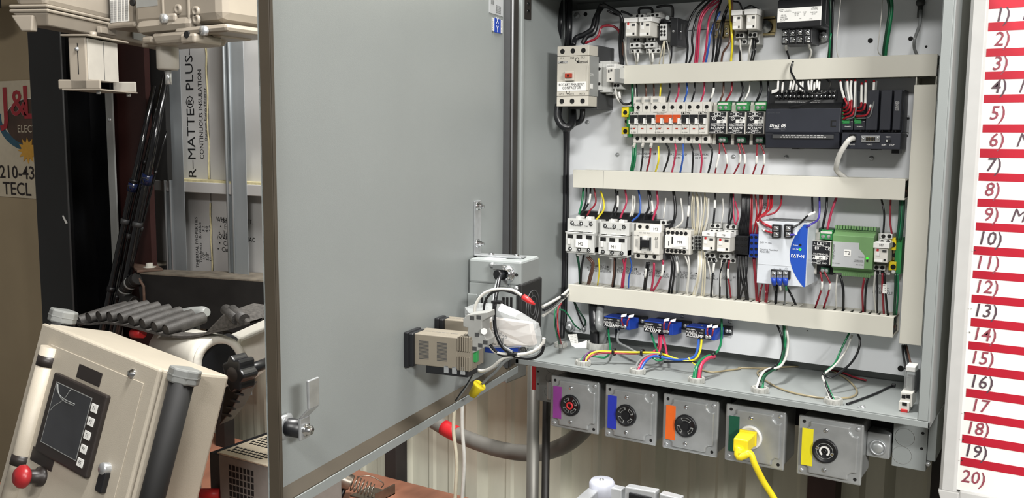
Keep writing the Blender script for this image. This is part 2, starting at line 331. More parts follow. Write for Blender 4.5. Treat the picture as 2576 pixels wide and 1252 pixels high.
# hinges and inner bracket
z1 = PL('F', 1292, 30, YF, 1).z; z2 = PL('F', 1292, 68, YF, 1).z
hx = XL-.008; hy = YF-.004
hg = enc.part('hinge', MB().cyl((hx, hy, z2-.004), (hx, hy, z1+.05), .0042, 10).cyl((hx, hy, z2-.006), (hx, hy, z2-.012), .0032, 10), 'chrome', 'chrome hinge barrel')
hb = PL('F', 1322, 22, XL+.003, 0)
br = enc.part('wall_clip', MB().box(XL+.003, XL+.006, hb.y-.012, hb.y+.018, hb.z-.020, hb.z+.05), 'gasket', 'small bracket on the left side', bevel=.001)
for dz in (-.004, .010): enc.part('clip_screw', MB().cyl((XL+.006, hb.y+.004, hb.z+dz), (XL+.008, hb.y+.004, hb.z+dz), .003, 10), 'chrome', parent=br)
# ground stud low on the back
p = PL('Z7', 245, 450, -.001)
gs = enc.part('ground_stud', MB().cyl((p.x, -.016, p.z), (p.x, 0, p.z), .0045, 10).lathe([(0, -.010), (.0085, -.010), (.0085, -.003), (0, -.003)], p, 1, 6).ring((p.x, -.003, p.z), (p.x, 0, p.z), .0125, .004, 18), 'zinc', 'bolt with washer', parent=pan)
p = PL('Z7', 400, 480, -.001)
enc.part('lug_screw', MB().lathe([(0, -.005), (.005, -.004), (.0055, 0)], p, 1, 10), 'zinc', parent=pan)
# ---------------------------------------------------------------- door (coordinates of the door: x towards the hinge, y into the door, z up)
DXF, DXH, DZB, DZT, FD = -.790, -.008, 1.088, 1.862, -.0150
_T = enc
def dpart(name, mb, m, label=None, bevel=0, parent=None):
    v = [enc.o.matrix_world.inverted() @ (DOOR @ p) for p in mb.v]; k = MB(); k.v = v; k.f = mb.f; k.sm = mb.sm
    o = bpy.data.objects.new(name, k.mesh(name)); COL.objects.link(o); o.parent = parent or enc.o; o.data.materials.append(MATS[m])
    if bevel: bev(o, bevel)
    if label: o['label'] = label
    return o
bpy.context.view_layer.update()
mb = MB().box(DXF, DXH, 0, .002, DZB, DZT)
door = dpart('door', mb, 'grey_paint', 'grey door swung open, inner face')
dpart('door_flange', MB().box(DXF, DXF+.002, FD, .002, DZB, DZT).box(DXF, DXF+.005, FD-.002, FD, DZB, DZT), 'shaded_edge_brown', 'folded edge of the door with shade painted in as brown', .0008, door)
sl = [(.002, DZB), (FD, DZB), (FD, DZB+.013), (FD+.002, DZB+.014), (0, DZB+.025)]
dpart('door_flange', MB().prism([(.0, DZB), (FD, DZB), (FD, DZB+.013), (FD+.0018, DZB+.013), (FD+.0018, DZB+.002), (.0, DZB+.002)], 0, DXF+.002, DXH), 'grey_paint', parent=door)
dpart('door_gasket', MB().prism([(0, DZB+.0265), (FD+.002, DZB+.0145), (FD+.002, DZB+.004), (0, DZB+.004)], 0, DXF+.004, DXH-.002), 'shaded_edge_brown', 'bottom gasket with the shade put into its brown', parent=door)
dpart('door_gasket', MB().box(DXF+.002, DXF+.0055, FD-.001, 0, DZB+.02, DZT-.02), 'gasket', parent=door)
dpart('door_gasket', MB().box(DXH-.047, DXH-.002, FD+.004, 0, DZB+.02, DZT-.02), 'gasket', 'dark gasket along the hinge side', .002, parent=door)
dpart('door_flange', MB().box(DXH-.049, DXH-.047, FD+.002, 0, DZB+.02, DZT-.02).cyl((DXH-.036, FD+.003, DZB+.02), (DXH-.036, FD+.003, DZT-.02), .003, 8), 'darkgrey', parent=door)
# cam latch
p = PL('D4', 222, 690, 0, 1, DOOR)
lt = dpart('latch', MB().lathe([(.0175, -.002), (.0175, -.007), (.0145, -.0085), (0, -.0085)], p, 1, 6), 'zinc', 'hex nut of the latch', parent=door)
dpart('latch_barrel', MB().lathe([(.0115, -.006), (.0115, -.030), (0, -.030)], p, 1, 20), 'black', parent=door)
q = Vector((p.x, -.030, p.z))
prf = [(-.012, -.012), (.012, -.012), (.012, .014), (.0085, .022)]
dpart('latch_cam', MB().hexa([(p.x-.010, -.030, p.z-.012), (p.x+.010, -.030, p.z-.012), (p.x+.010, -.030, p.z+.016), (p.x-.010, -.030, p.z+.016)],
      [(p.x-.010, -.034, p.z-.012), (p.x+.010, -.034, p.z-.012), (p.x+.010, -.034, p.z+.016), (p.x-.010, -.034, p.z+.016)])
      .hexa([(p.x-.010, -.030, p.z+.016), (p.x+.010, -.030, p.z+.016), (p.x+.011, -.044, p.z+.030), (p.x-.011, -.044, p.z+.030)],
            [(p.x-.010, -.034, p.z+.016), (p.x+.010, -.034, p.z+.016), (p.x+.011, -.048, p.z+.030), (p.x-.011, -.048, p.z+.030)])
      .hexa([(p.x-.011, -.044, p.z+.030), (p.x+.011, -.044, p.z+.030), (p.x+.0115, -.044, p.z+.066), (p.x-.0115, -.044, p.z+.066)],
            [(p.x-.011, -.048, p.z+.030), (p.x+.011, -.048, p.z+.030), (p.x+.0115, -.048, p.z+.066), (p.x-.0115, -.048, p.z+.066)]), 'zinc', 'bent metal cam of the latch', .0012, door)
dpart('latch_bolt', MB().lathe([(0, -.043), (.006, -.043), (.006, -.037), (.0085, -.037), (.0085, -.034)], p, 1, 6), 'chrome', parent=door)
# stickers near the hinge
def dsticker(x0, y0, x1, y1, m, name='sticker', dy=-.0006, label=None):
    a = PL('D6', x0, y0, dy, 1, DOOR); b = PL('D6', x1, y1, dy, 1, DOOR); return dpart(name, MB().box(a.x, b.x, dy, 0, b.z, a.z), m, label, parent=door)
dsticker(118, -60, 248, 160, 'silverlabel', label='grey printed rating label')
dsticker(145, 165, 243, 318, 'paper', label='white border of the warning label'); dsticker(168, 170, 226, 322, 'blue', 'sticker', -.0010, 'blue warning label')
def dtext(st, z, x, y, size, m='ink', rot=0, sx=1, dy=-.0014):
    p = PL(z, x, y, dy, 1, DOOR); me = text_mesh(st, size, 'CENTER', 0, 0, sx).copy(); me.materials.clear(); me.materials.append(MATS[m])
    o = bpy.data.objects.new('lettering', me); COL.objects.link(o); o.parent = door
    o.matrix_local = enc.o.matrix_world.inverted() @ DOOR @ Matrix.Translation(p) @ Matrix.Rotation(math.pi/2, 4, 'X') @ Matrix.Rotation(rot, 4, 'Z')
for k in range(5): dtext('IIIIII IIII IIIII IIII', 'D6', 205, 62+k*16, .0035, 'ink', sx=1.2, dy=-.001)
for k in range(4): dtext('IIIII III IIIIIII', 'D6', 150, 5+k*11, .003, 'ink', sx=1.1, dy=-.001)
dtext('WARNING', 'D6', 153, 238, .0062, 'ink', math.pi/2); dtext('CAUTION', 'D6', 236, 255, .0062, 'ink', math.pi/2); dtext('X\nY', 'D6', 196, 240, .017, 'ink_white')
# ================================================================ wiring ducts
FING = {}
def duct(label, x0, x1, z0, z1, side, skip=(), vert=False, cx1=None):
    t = T('wiring_duct', label, 'duct', ((x0+x1)/2, 0, z0), group='wiring ducts')
    t.part('cover', MB().box(x0, x1, -.060, -.0585, z0, z1).box(x0, x1, -.0585, -.050, z1-.0012, z1).box(x0, x1, -.0585, -.050, z0, z0+.0012), 'duct', bevel=.0006)
    t.part('base', MB().box(x0, x1, -.0035, -.001, z0+.001, z1-.001), 'duct')
    w, g = .0104, .0051
    for j, (yy, dz, cc) in enumerate(((-.012, .010, 'black'), (-.024, .012, 'brown'), (-.036, .009, 'black'), (-.046, .011, 'grey'), (-.018, .024, 'black'), (-.032, .025, 'dkgreen'), (-.044, .023, 'black'))):
        t.part('packed_wire', MB().tube([(x0+.002+(x1-x0-.004)*i/16, yy+.002*math.sin(i*1.7+j), z0+dz+.0015*math.cos(i*2.1+j)) for i in range(17)], .0058, 6), 'wire_'+cc, 'wires packed inside the duct')
    key = 'h'; me = FING.setdefault(key, MB().box(0, w, -.0520, -.0035, 0, .0016).mesh('finger'))
    for zz, s in ((z1-.0030, 'top'), (z0+.0014, 'bottom')):
        if s in side:
            x = x0; k = 0
            while x+w <= x1+.001:
                if not any(a < x+w*.5 < b for a, b in skip): t.inst('finger', me, 'duct', (x, 0, zz))
                x += w+g; k += 1
        else: t.part('side_wall', MB().box(x0, x1, -.052, -.0035, zz, zz+.0016), 'duct')
    return t
duct('upper wiring duct, above the breaker row', 0, .5728, 1.6644, 1.7009, ('bottom',))
d2 = duct('middle wiring duct, between breaker row and contactor row', -.111, .5343, 1.4549, 1.4914, ('top',))
a = PL('Z5', 460, 30, -.0602).x; d2.part('cover_joint', MB().box(a-.0004, a+.0004, -.0603, -.060, 1.455, 1.4912), 'midgrey')
s0 = PL('Z6', 645, 1010, -.03); s1 = PL('Z6', 850, 1030, -.03); s2 = PL('Z5', 1095, 1080, -.03); s3 = PL('Z5', 1175, 1085, -.03)
duct('lower wiring duct, under the contactor row', -.1184, .5282, 1.2135, 1.250, ('top',), ((s0.x, s1.x), (s2.x, s3.x)))
vx0 = PL('F', 2295, 300, -.06).x; vx1 = PL('F', 2352, 300, -.06).x; vz0 = PL('F', 2285, 866, -.06).z; vz1 = PL('F', 2325, 213, -.06).z; vz2 = 1.664
t = T('wiring_duct', 'upright wiring duct along the right side of the panel', 'duct', ((vx0+vx1)/2, 0, vz0), group='wiring ducts')
t.part('cover', MB().box(vx0, vx1, -.060, -.0585, vz0, vz1).box(vx0, vx0+.0012, -.0585, -.05, vz0, vz1).box(vx1-.0012, vx1, -.0585, -.05, vz0, vz1), 'duct', bevel=.0006)
t.part('base', MB().box(vx0, vx1, -.0035, -.001, vz0, vz2), 'duct')
t.part('side_wall', MB().box(vx1-.003, vx1-.0014, -.052, -.0035, vz0, vz2), 'duct'); t.part('side_wall', MB().box(vx0+.0014, vx0+.003, -.057, -.0035, vz1, vz2), 'duct'); t.part('side_wall', MB().box(vx1-.003, vx1-.0014, -.057, -.052, vz1, vz2), 'duct')
me = MB().box(vx0+.0014, vx0+.003, -.052, -.0035, 0, .0104).mesh('finger'); z = vz0
for k in range(29): t.inst('finger', me, 'duct', (0, 0, vz0+k*.0155)); me2 = me
# ================================================================ device helpers
class Dev(T):
    def __init__(s, name, label, cat, z, x0, y0, x1, y1, Yf, Yb=0, group=None, fr=PAN):
        s.z = z; s.Yf = Yf; s.Yb = Yb; a, b, c, d = rect(z, x0, y0, x1, y1, Yf, fr); s.r = (a, b, c, d)
        super().__init__(name, label, cat, ((a+b)/2, Yb, c), fr, group)
    def b(s, name, m, x0, y0, x1, y1, Yf=None, Yb=None, bevel=.0005, label=None, parent=None):
        Yf = s.Yf if Yf is None else Yf; Yb = s.Yb if Yb is None else Yb
        return s.part(name, zbox(MB(), s.z, x0, y0, x1, y1, Yf, Yb, s.fr), m, label, bevel, parent)
    def at(s, x, y, Y=None): return PL(s.z, x, y, s.Yf if Y is None else Y, 1, s.fr)
    def hole(s, x, y, Y=None, k=1.0, parent=None):
        Y = s.Yf if Y is None else Y; return s.inst('terminal_hole', HOLES(k), 'hole', s.at(x, y, Y)+Vector((0, -.0003, 0)), parent)
    def screw(s, x, y, Y=None, m='chrome', parent=None, k=.62):
        Y = s.Yf if Y is None else Y; return s.inst('terminal_screw', SCREWS(k), m, s.at(x, y, Y), parent)
    def t(s, st, x, y, h, m='ink', Y=None, bold=0, sx=1, rot=0, align='CENTER', parent=None, shear=0):
        Y = (s.Yf if Y is None else Y)-.0004; a = s.at(x, y, Y); b = s.at(x, y-h, Y); return s.text(st, a, (b.z-a.z)*1.40, m, align, rot, bold, parent, sx=sx, shear=shear)
_h = {}; _s = {}
def HOLES(k):
    k = round(k, 2)
    if k not in _h: _h[k] = scaled(HOLE, k)
    return _h[k]
def SCREWS(k):
    k = round(k, 2)
    if k not in _s: _s[k] = scaled(SCREW, k); _s[k].materials.clear()
    return _s[k]
def rail(label, x0, x1, zc, m='zinc'):
    mb = MB().box(x0, x1, -.0075, -.0062, zc-.0172, zc-.0122).box(x0, x1, -.0075, -.0062, zc+.0122, zc+.0172).box(x0, x1, -.0016, -.0004, zc-.0125, zc+.0125).box(x0, x1, -.0075, -.0004, zc-.0135, zc-.0122).box(x0, x1, -.0075, -.0004, zc+.0122, zc+.0135)
    return solo('din_rail', mb, m, label, 'rail', ((x0+x1)/2, 0, zc-.0172), 'mounting rails on the panel')
zr1 = PL('Z2', 680, 255, -.007).z; zr2 = PL('Z4', 1570, 560, -.02).z; zr3 = PL('Z5', 1000, 560, -.03).z
rail('brassy mounting rail under the two small upper relays', PL('Z2', 150, 290, -.007).x, PL('Z2', 738, 255, -.007).x, zr1, 'brass')
rail('steel mounting rail behind the breaker row', .005, PL('Z4', 1612, 560, -.007).x, zr2)
rail('steel mounting rail behind the contactor row', -.12, .525, zr3)
rail('mounting rail behind the coil relay labelled M9', -.01, PL('Z1', 1690, 400, -.007).x, PL('Z1', 1200, 400, -.007).z)
# ================================================================ large contactor, upper left
d = Dev('large_contactor', 'large grey-beige contactor lettered rotary phase, upper left of panel', 'contactor', 'Z1', 58, 590, 470, 1400, -.118, -.001)
zl = d.at(260, 1395).z
A0, A1, C0, C1 = d.r
A1 = PL('Z1', 478, 700, -.118).x; A0 = PL('Z1', 62, 700, -.118).x; ZT_ = PL('F', 1440, 115, -.118).z; ZB_ = PL('F', 1438, 267, -.118).z
d.part('base', MB().box(A0+.002, A1-.001, -.075, -.003, ZB_-.004, ZT_+.003), 'darkgrey', 'dark grey base', .001)
h = ZT_-ZB_
d.part('front_cover', MB().box(A0, A1, -.118, -.075, ZB_+.17*h, ZT_-.17*h), 'beige', None, .0008)
d.part('side_plate', MB().box(A1-.0005, A1+.0004, -.114, -.0755, ZB_+.17*h, ZT_-.17*h), 'midgrey')
d.part('terminal_cover', MB().box(A0, A1+.0002, -.118, -.080, ZT_-.165*h, ZT_), 'beige', None, .0008); d.part('terminal_cover', MB().box(A0, A1+.0002, -.118, -.080, ZB_, ZB_+.165*h), 'beige', None, .0008)
for k in (.17, .5, .83):
    for zz in (ZT_-.085*h, ZB_+.085*h): d.inst('terminal_hole', HOLES(1.5), 'hole', (A0+(A1-A0)*k, -.1183, zz))
d.part('indicator_frame', MB().box(A0+.29*(A1-A0), A0+.57*(A1-A0), -.124, -.118, ZB_+.42*h, ZB_+.58*h), 'beige', None, .001)
d.part('indicator', MB().box(A0+.33*(A1-A0), A0+.54*(A1-A0), -.129, -.124, ZB_+.47*h, ZB_+.54*h), 'redbrown', 'red-brown position indicator', .0008)
d.part('indicator_slot', MB().box(A0+.41*(A1-A0), A0+.46*(A1-A0), -.1295, -.129, ZB_+.485*h, ZB_+.525*h), 'hole')
d.part('name_label', MB().box(A0+.02*(A1-A0), A0+.95*(A1-A0), -.1188, -.118, ZB_+.255*h, ZB_+.405*h), 'paper', 'white printed label')
w_ = A1-A0
d.text('ROTARY PHASE[RP]\nCONTACTOR', (A0+.48*w_, -.1192, ZB_+.33*h), .0072, 'ink', sx=.92)
d.part('model_plate', MB().box(A0+.03*w_, A0+.34*w_, -.1184, -.118, ZB_+.715*h, ZB_+.75*h), 'darkgrey'); d.text('MC-100a', (A0+.18*w_, -.1188, ZB_+.732*h), .0062, 'ink_white')
d.text('Metasol', (A0+.79*w_, -.1184, ZB_+.725*h), .0078, 'ink', shear=.3, bold=.01)
for k, s_ in enumerate(('1/L1', '3/L2', '5/L3')): d.text(s_, (A0+(.15+.33*k)*w_, -.1184, ZT_-.20*h), .0052, 'ink')
for k, s_ in enumerate(('U/T1', 'V/T2', 'W/T3')): d.text(s_, (A0+(.15+.33*k)*w_, -.1184, ZB_+.20*h), .0052, 'ink')
d.part('seal', MB().ring((A0+.64*w_, -.1184, ZB_+.77*h), (A0+.64*w_, -.118, ZB_+.77*h), .0042, .0032, 16), 'ink'); d.part('seal', MB().ring((A0+.36*w_, -.1184, ZB_+.235*h), (A0+.36*w_, -.118, ZB_+.235*h), .0042, .0032, 16), 'ink')
d.part('side_label', MB().box(A1+.0004, A1+.0008, -.112, -.100, ZB_+.29*h, ZB_+.37*h), 'paper')
d.text('CE 78', (A1+.0006, -.106, ZB_+.52*h), .006, 'ink_white', face='X')
d.part('trim', MB().box(A1-.004, A1+.0006, -.1195, -.113, ZB_+.26*h, ZB_+.66*h), 'beige')
# auxiliary module beside it
d = Dev('auxiliary_relay', 'grey auxiliary relay beside the large contactor', 'relay', 'Z1', 580, 790, 890, 1230, -.080, -.004)
d.b('socket', 'ltgrey', 590, 800, 760, 1210, -.066); d.b('terminal_strip', 'ltgrey', 575, 830, 645, 1185, -.074, -.03)
d.hole(615, 903, -.074, .9); d.hole(612, 1100, -.074, .9)
d.b('relay_body', 'offwhite', 705, 895, 795, 1075, -.092, -.03, .0012); d.b('relay_cover', 'midgrey', 795, 900, 865, 1085, -.086, -.03)
d.b('label_holder', 'white', 705, 838, 835, 905, -.088, -.04); d.t('PHASE RELAY\nPHASE RELAY', 762, 862, 12, 'ink_grey', -.088)
d.b('indicator', 'darkgrey', 728, 915, 748, 950, -.0925, -.092); d.b('indicator', 'darkgrey', 757, 910, 782, 938, -.0925, -.092); d.b('print_mark', 'ink', 748, 1025, 768, 1052, -.0925, -.092)
d.b('lower_terminal', 'ltgrey', 792, 1085, 890, 1165, -.058, -.01); d.hole(822, 1122, -.058, .9); d.hole(862, 1122, -.058, .9)
d.b('clip', 'ltgrey', 700, 1075, 800, 1240, -.05, -.01); d.b('retainer', 'ltgrey', 840, 880, 885, 1030, -.08, -.05)
# ================================================================ relays in sockets
def relay(z, label, body, holder, socks, txt, Yb, red=True, group='plug-in relays', Ys=-.045, base=None, hk=.85):
    x0, y0, x1, y1 = body
    d = Dev('relay', label, 'relay', z, x0, y0, x1, y1, Yb, -.004, group)
    if base: d.b('socket_base', 'ltgrey', *base, -.030, -.004)
    rb_ = d.b('relay_body', 'offwhite', x0, y0, x1, y1, Yb, -.03, .0012)
    if holder: d.b('label_holder', 'white', *holder, Yb-.003, -.04)
    if txt and holder: d.t(txt, (holder[0]+holder[2])/2, (holder[1]+holder[3])/2, (holder[3]-holder[1])*.42, 'ink', Yb-.003)
    w, h = x1-x0, y1-y0
    if red is not None: d.b('test_button', 'red' if red else 'darkgrey', x0+.18*w, y0+.05*h, x0+.34*w, y0+.22*h, Yb-.0012, Yb, .0003, parent=rb_)
    d.b('window', 'darkgrey', x0+.60*w, y0+.14*h, x0+.90*w, y0+.30*h, Yb-.0004, Yb, 0, parent=rb_)
    d.b('lever', 'white', x0+.12*w, y0+.22*h, x0+.40*w, y0+.52*h, Yb-.0008, Yb, .0003, parent=rb_)
    d.b('write_field', 'paper', x0+.03*w, y0+.76*h, x0+.60*w, y0+.95*h, Yb-.0004, Yb, 0, parent=rb_); d.b('print_mark', 'ink', x0+.68*w, y0+.75*h, x0+.84*w, y0+.90*h, Yb-.0004, Yb, 0, parent=rb_)
    for (a, b, c, e, Y, cols, rows) in socks:
        tb_ = d.b('terminal_block', 'ltgrey', a, b, c, e, Y, -.006)
        for i in range(cols):
            for j in range(rows): d.hole(a+(c-a)*(i+.5)/cols, b+(e-b)*(j+.5)/rows, Y, hk, tb_)
    return d
relay('Z1', 'relay at the upper left of the M9 relay, with blank top tag', (955, 285, 1095, 475), (938, 232, 1112, 290), [(1010, 560, 1145, 625, -.052, 2, 1), (1030, 640, 1150, 695, -.044, 2, 1), (1060, 495, 1150, 545, -.040, 2, 1), (1080, 190, 1210, 232, -.044, 2, 1)], '', -.076, True, base=(1010, 180, 1190, 700))
relay('Z1', 'relay with a top tag marked M9', (1140, 285, 1282, 475), (1128, 222, 1305, 282), [(1205, 555, 1340, 625, -.052, 2, 1), (1230, 635, 1420, 695, -.044, 3, 1), (1255, 490, 1340, 535, -.040, 2, 1), (1285, 170, 1405, 228, -.044, 2, 1), (1320, 235, 1385, 285, -.048, 1, 1)], 'M9', -.076, False, base=(1230, 160, 1420, 700))
relay('Z2', 'small relay on the brassy rail, left one', (322, 145, 405, 290), (312, 98, 412, 148), [(355, 325, 430, 372, -.042, 2, 1), (420, 385, 460, 435, -.032, 1, 1)], '', -.070, None, base=(345, 95, 440, 440), hk=1.0)
relay('Z2', 'small relay on the brassy rail, right one', (458, 140, 550, 285), (440, 88, 560, 140), [(478, 318, 560, 368, -.042, 2, 1), (545, 375, 585, 430, -.032, 1, 1)], '', -.070, None, base=(480, 90, 590, 435), hk=1.0)
# black power terminal and its grey terminal
d = Dev('terminal_block', 'black clamp block with grey terminals right of the M9 relay', 'terminal block', 'Z1', 1545, 232, 1640, 600, -.058, -.004)
d.b('black_body', 'black', 1548, 235, 1640, 600, -.058, -.004, .001); d.b('left_body', 'black', 1375, 250, 1450, 580, -.035, -.004)
d.b('grey_terminal', 'ltgrey', 1405, 310, 1500, 525, -.050, -.01, .001)
for y in (357, 411, 456):
    for x in (1430, 1470): d.hole(x, y, -.050, .8)
d.b('end_clamp', 'darkgrey', 1640, 310, 1690, 525, -.04, -.006, .001); d.screw(1585, 408, -.058); d.screw(1678, 418, -.04)
p = d.at(1535, 240, -.05); d.part('terminal_stud', MB().cyl((p.x, -.06, p.z), (p.x, -.03, p.z), .004, 10), 'chrome')
d = Dev('terminal_block', 'small brassy end clamp left of the two upper relays', 'terminal block', 'Z2', 160, 230, 215, 370, -.035, -.004)
d.b('clamp', 'brass', 160, 232, 212, 368, -.030, -.006, .001); d.screw(175, 290, -.030); d.b('clamp', 'brass', 235, 240, 285, 355, -.022, -.006, .001); d.screw(258, 285, -.022); d.screw(265, 330, -.022)
p = PL('Z2', 645, 262, -.008); solo('rail_screw', MB().lathe([(0, -.006), (.006, -.004), (.0065, 0), (.012, .0002), (.012, .0012)], p, 1, 14), 'zinc', 'washer head screw holding the brassy rail', 'screw', p)
# ================================================================ control transformer
d = Dev('control_transformer', 'black control transformer with a white printed label', 'transformer', 'Z2', 760, 55, 1200, 430, -.085, -.002)
d.b('core', 'black', 770, -20, 1245, 260, -.058, -.004, .002); d.b('coil_cover', 'black', 762, -12, 1200, 272, -.085, -.03, .002)
d.b('name_label', 'paper', 765, 72, 1196, 208, -.0856, -.085, 0, 'white printed rating label')
d.b('terminal_base', 'black', 805, 268, 1105, 432, -.074, -.02, .0015); d.b('mounting_foot', 'black', 1105, 240, 1250, 408, -.02, -.002, .001)
for k, x in enumerate((837, 910, 983, 1057)):
    y0 = 325 if k < 2 else 318
    for y in (y0, 395-k*5): d.b('terminal_clamp', 'zinc', x-22, y-26, x+22, y+26, -.0765, -.072, .0004)
    d.screw(x, y0, -.0765, k=1.0); d.screw(x+8, 395-k*5, -.0765, k=1.0)
for x in (873, 947, 1020): d.b('barrier', 'black', x-5, 285, x+5, 430, -.080, -.06, .0003)
p = d.at(1207, 365, -.02); d.part('mounting_bolt', MB().lathe([(0, -.008), (.005, -.007), (.006, -.002), (.0095, -.002), (.0095, 0)], p, 1, 14), 'zinc')
d.b('link', 'chrome', 950, 370, 968, 412, -.078, -.074, 0)
for st, x, y, hh, sx in (('Controls\nIndustrial Inc.', 868, 104, 9, 1), ('100  VA', 825, 150, 12, 1), ('50/60 HZ', 825, 168, 11, 1), ('55 \u00b0C RISE', 828, 188, 12, 1), ('CAT.NO.\nPH100MQ', 1130, 82, 11, 1), ('H1 H2 H3 H4\n480 240\n||||  ||||', 952, 135, 11, .9), ('X1 X2\n120\n||||', 1030, 132, 11, .9), ('FUSE FUSE\n|||| ||||', 1120, 128, 12, .9), ('MADE IN USA', 815, 204, 6, 1), ('HW', 990, 182, 8, 1), ('LISTED', 1092, 184, 7, 1)): d.t(st, x, y, hh, 'ink', -.0858, sx=sx)
d.b('print_mark', 'ink', 780, 95, 822, 103, -.0859, -.0856, 0); d.b('print_mark', 'ink', 785, 113, 818, 118, -.0859, -.0856, 0)
# ================================================================ breaker row
def brk(label, k0, n, col, tall, name):
    X = lambda k: PL('Z3', 210+104.2*k, 520, -.064).x
    x0, x1 = X(k0)+.0002, X(k0+n)-.0002; zt = PL('Z3', 680, 385, -.064).z; zb = PL('Z3', 680, 660, -.064).z
    Zt = PL('Z3', 680, 275, -.045).z; Zb = PL('Z3', 680, 770, -.045).z
    t = T('circuit_breaker', label, 'breaker', ((x0+x1)/2, -.007, Zb), group='circuit breakers')
    bd_ = t.part('body', MB().box(x0, x1, -.0445, -.0076, Zb, Zt), 'offwhite', bevel=.0008)
    ns_ = t.part('nose', MB().box(x0, x1, -.064, -.0445, zb, zt), 'offwhite', bevel=.0008)
    p = (x1-x0)/n; h = zt-zb
    for i in range(n):
        a = x0+i*p
        if i: t.part('pole_gap', MB().box(a-.0003, a+.0003, -.0642, -.063, zb+.001, zt-.001), 'midgrey', parent=ns_); t.part('pole_gap', MB().box(a-.0003, a+.0003, -.0447, -.044, zt+.0005, Zt-.001), 'midgrey', parent=bd_); t.part('pole_gap', MB().box(a-.0003, a+.0003, -.0447, -.044, Zb+.001, zb-.0005), 'midgrey', parent=bd_)
        t.inst('terminal_hole', HOLES(1.15), 'hole', (a+p*.5, -.0448, (Zt+zt)/2-.0005), bd_); t.inst('terminal_hole', HOLES(1.15), 'hole', (a+p*.5, -.0448, (Zb+zb)/2), bd_)
        tg = t.part('toggle_housing', MB().box(a+.0006, a+p-.0006, -.0665, -.064, zt-.30*h, zt-.15*h), 'orange' if col == 'orange' else 'black', bevel=.0005, parent=ns_)
        t.part('toggle', MB().box(a+p*.20, a+p*.66, -.0725, -.064, zt-.50*h, zt-.27*h), 'orange' if col == 'orange' else 'black', bevel=.0006, parent=ns_)
        t.part('guard', MB().box(a+p*.70, a+p*.97, -.0705, -.064, zt-.56*h, zt-.30*h).box(a+p*.02, a+p*.16, -.0705, -.064, zt-.56*h, zt-.36*h), 'white', bevel=.0005, parent=ns_)
        if col != 'plain': t.part('status_window', MB().box(a+p*.38, a+p*.66, -.0644, -.064, zt-.79*h, zt-.73*h), 'redbrown', parent=ns_)
        if tall:
            zz = PL('Z3', 400, 205, -.045).z; yy = PL('Z3', 400, 830, -.045).z
            t.part('terminal_shroud', MB().box(a+.0012, a+p-.0006, -.044, -.03, Zt, zz).box(a+.0012, a+.003, -.050, -.03, Zt-.002, zz), 'offwhite', bevel=.0008)
            t.part('shroud_slot', MB().box(a+.004, a+p-.003, -.0444, -.044, Zt+.0015, zz-.006), 'midgrey')
            t.part('tail_clip', MB().prism([(-.045, Zb), (-.050, yy+.004), (-.046, yy), (-.042, yy+.006), (-.04, Zb)], 0, a+.0006, a+p*.26), 'offwhite', bevel=.0004)
    t.part('rating_print', MB().box(x0+p*.12, x0+p*.30, -.0643, -.064, zt-.80*h, zt-.74*h), 'ink_grey')
    if name == 'EATON': t.text('E\u0394T\u2022N', (x0+p*.5, -.0645, zt-.075*h), .0062, 'ink', bold=.03)
    else: t.text('GOULD SHAWMUT\nBREAKER', (x0+p*.55, -.0645, zt-.075*h), .0034, 'ink')
    t.text('UL  C  SA', (x0+p*.45, -.0645, zt-.70*h), .0030, 'ink'); t.text({0: '3~ D20', 3: '3~ D20 ~AC', 6: '2~ D20', 8: '1~ D25'}[k0], (x0+p*.48, -.0645, zb+.07*h), .0034, 'ink')
    if col == 'black' and k0 >= 6: t.part('print_mark', MB().prism([(x0+p*.38, zb+.22*h), (x0+p*.38, zb+.27*h), (x0+p*.62, zb+.245*h)], 1, -.0643, -.064), 'ink')
    t.text({0: '4FC1', 3: 'AJR0', 6: '4FM6', 8: '4FC3'}[k0], (x0+p*.5, -.0449, zt+.05*h), .0034, 'ink_grey')
brk('three pole breaker with black toggles, left end of the row', 0, 3, 'black', True, 'EATON')
brk('three pole breaker with orange toggles', 3, 3, 'orange', False, 'X')
brk('two pole breaker with black toggles beside the orange one', 6, 2, 'black', False, 'EATON')
brk('single pole breaker beside the first black-labelled transducer', 8, 1, 'black', False, 'EATON')
p = rect('Z3', 545, 205, 638, 285, -.040); solo('busbar_cover', MB().box(p[0], p[1], -.040, -.012, p[2], p[3]), 'offwhite', 'blank off-white shroud above the orange breaker', 'cover', bevel=.001)
# ================================================================ earth terminals
def earth(z, x0, y0, x1, y1, label, Y=-.042):
    d = Dev('earth_terminal', label, 'terminal', z, x0, y0, x1, y1, Y, -.006, 'green and yellow earth terminals'); w, h = x1-x0, y1-y0
    d.b('green_body', 'tgreen', x0+.48*w, y0, x1, y1, Y+.006, -.006, .0006)
    d.b('brown_centre', 'brass', x0+.30*w, y0+.33*h, x0+.72*w, y0+.62*h, Y+.010, -.01, .0006)
    for a, b in ((0, .34), (.66, .90)):
        d.b('yellow_end', 'yellow', x0, y0+a*h, x0+.58*w, y0+b*h, Y, -.01, .0006)
        d.hole(x0+.36*w, y0+(a+b)/2*h+.02*h, Y, 1.35)
    d.hole(x0+.48*w, y0+.48*h, Y+.010, 1.2)
    d.b('marker', 'white', x0+.24*w, y0+.88*h, x0+.52*w, y0+.98*h, Y, -.02, 0)
earth('Z3', 112, 328, 242, 700, 'green and yellow earth terminal at the left end of the breakers')
earth('Z6', 1368, 455, 1475, 755, 'green and yellow earth terminal right of the M7 relay', -.040)
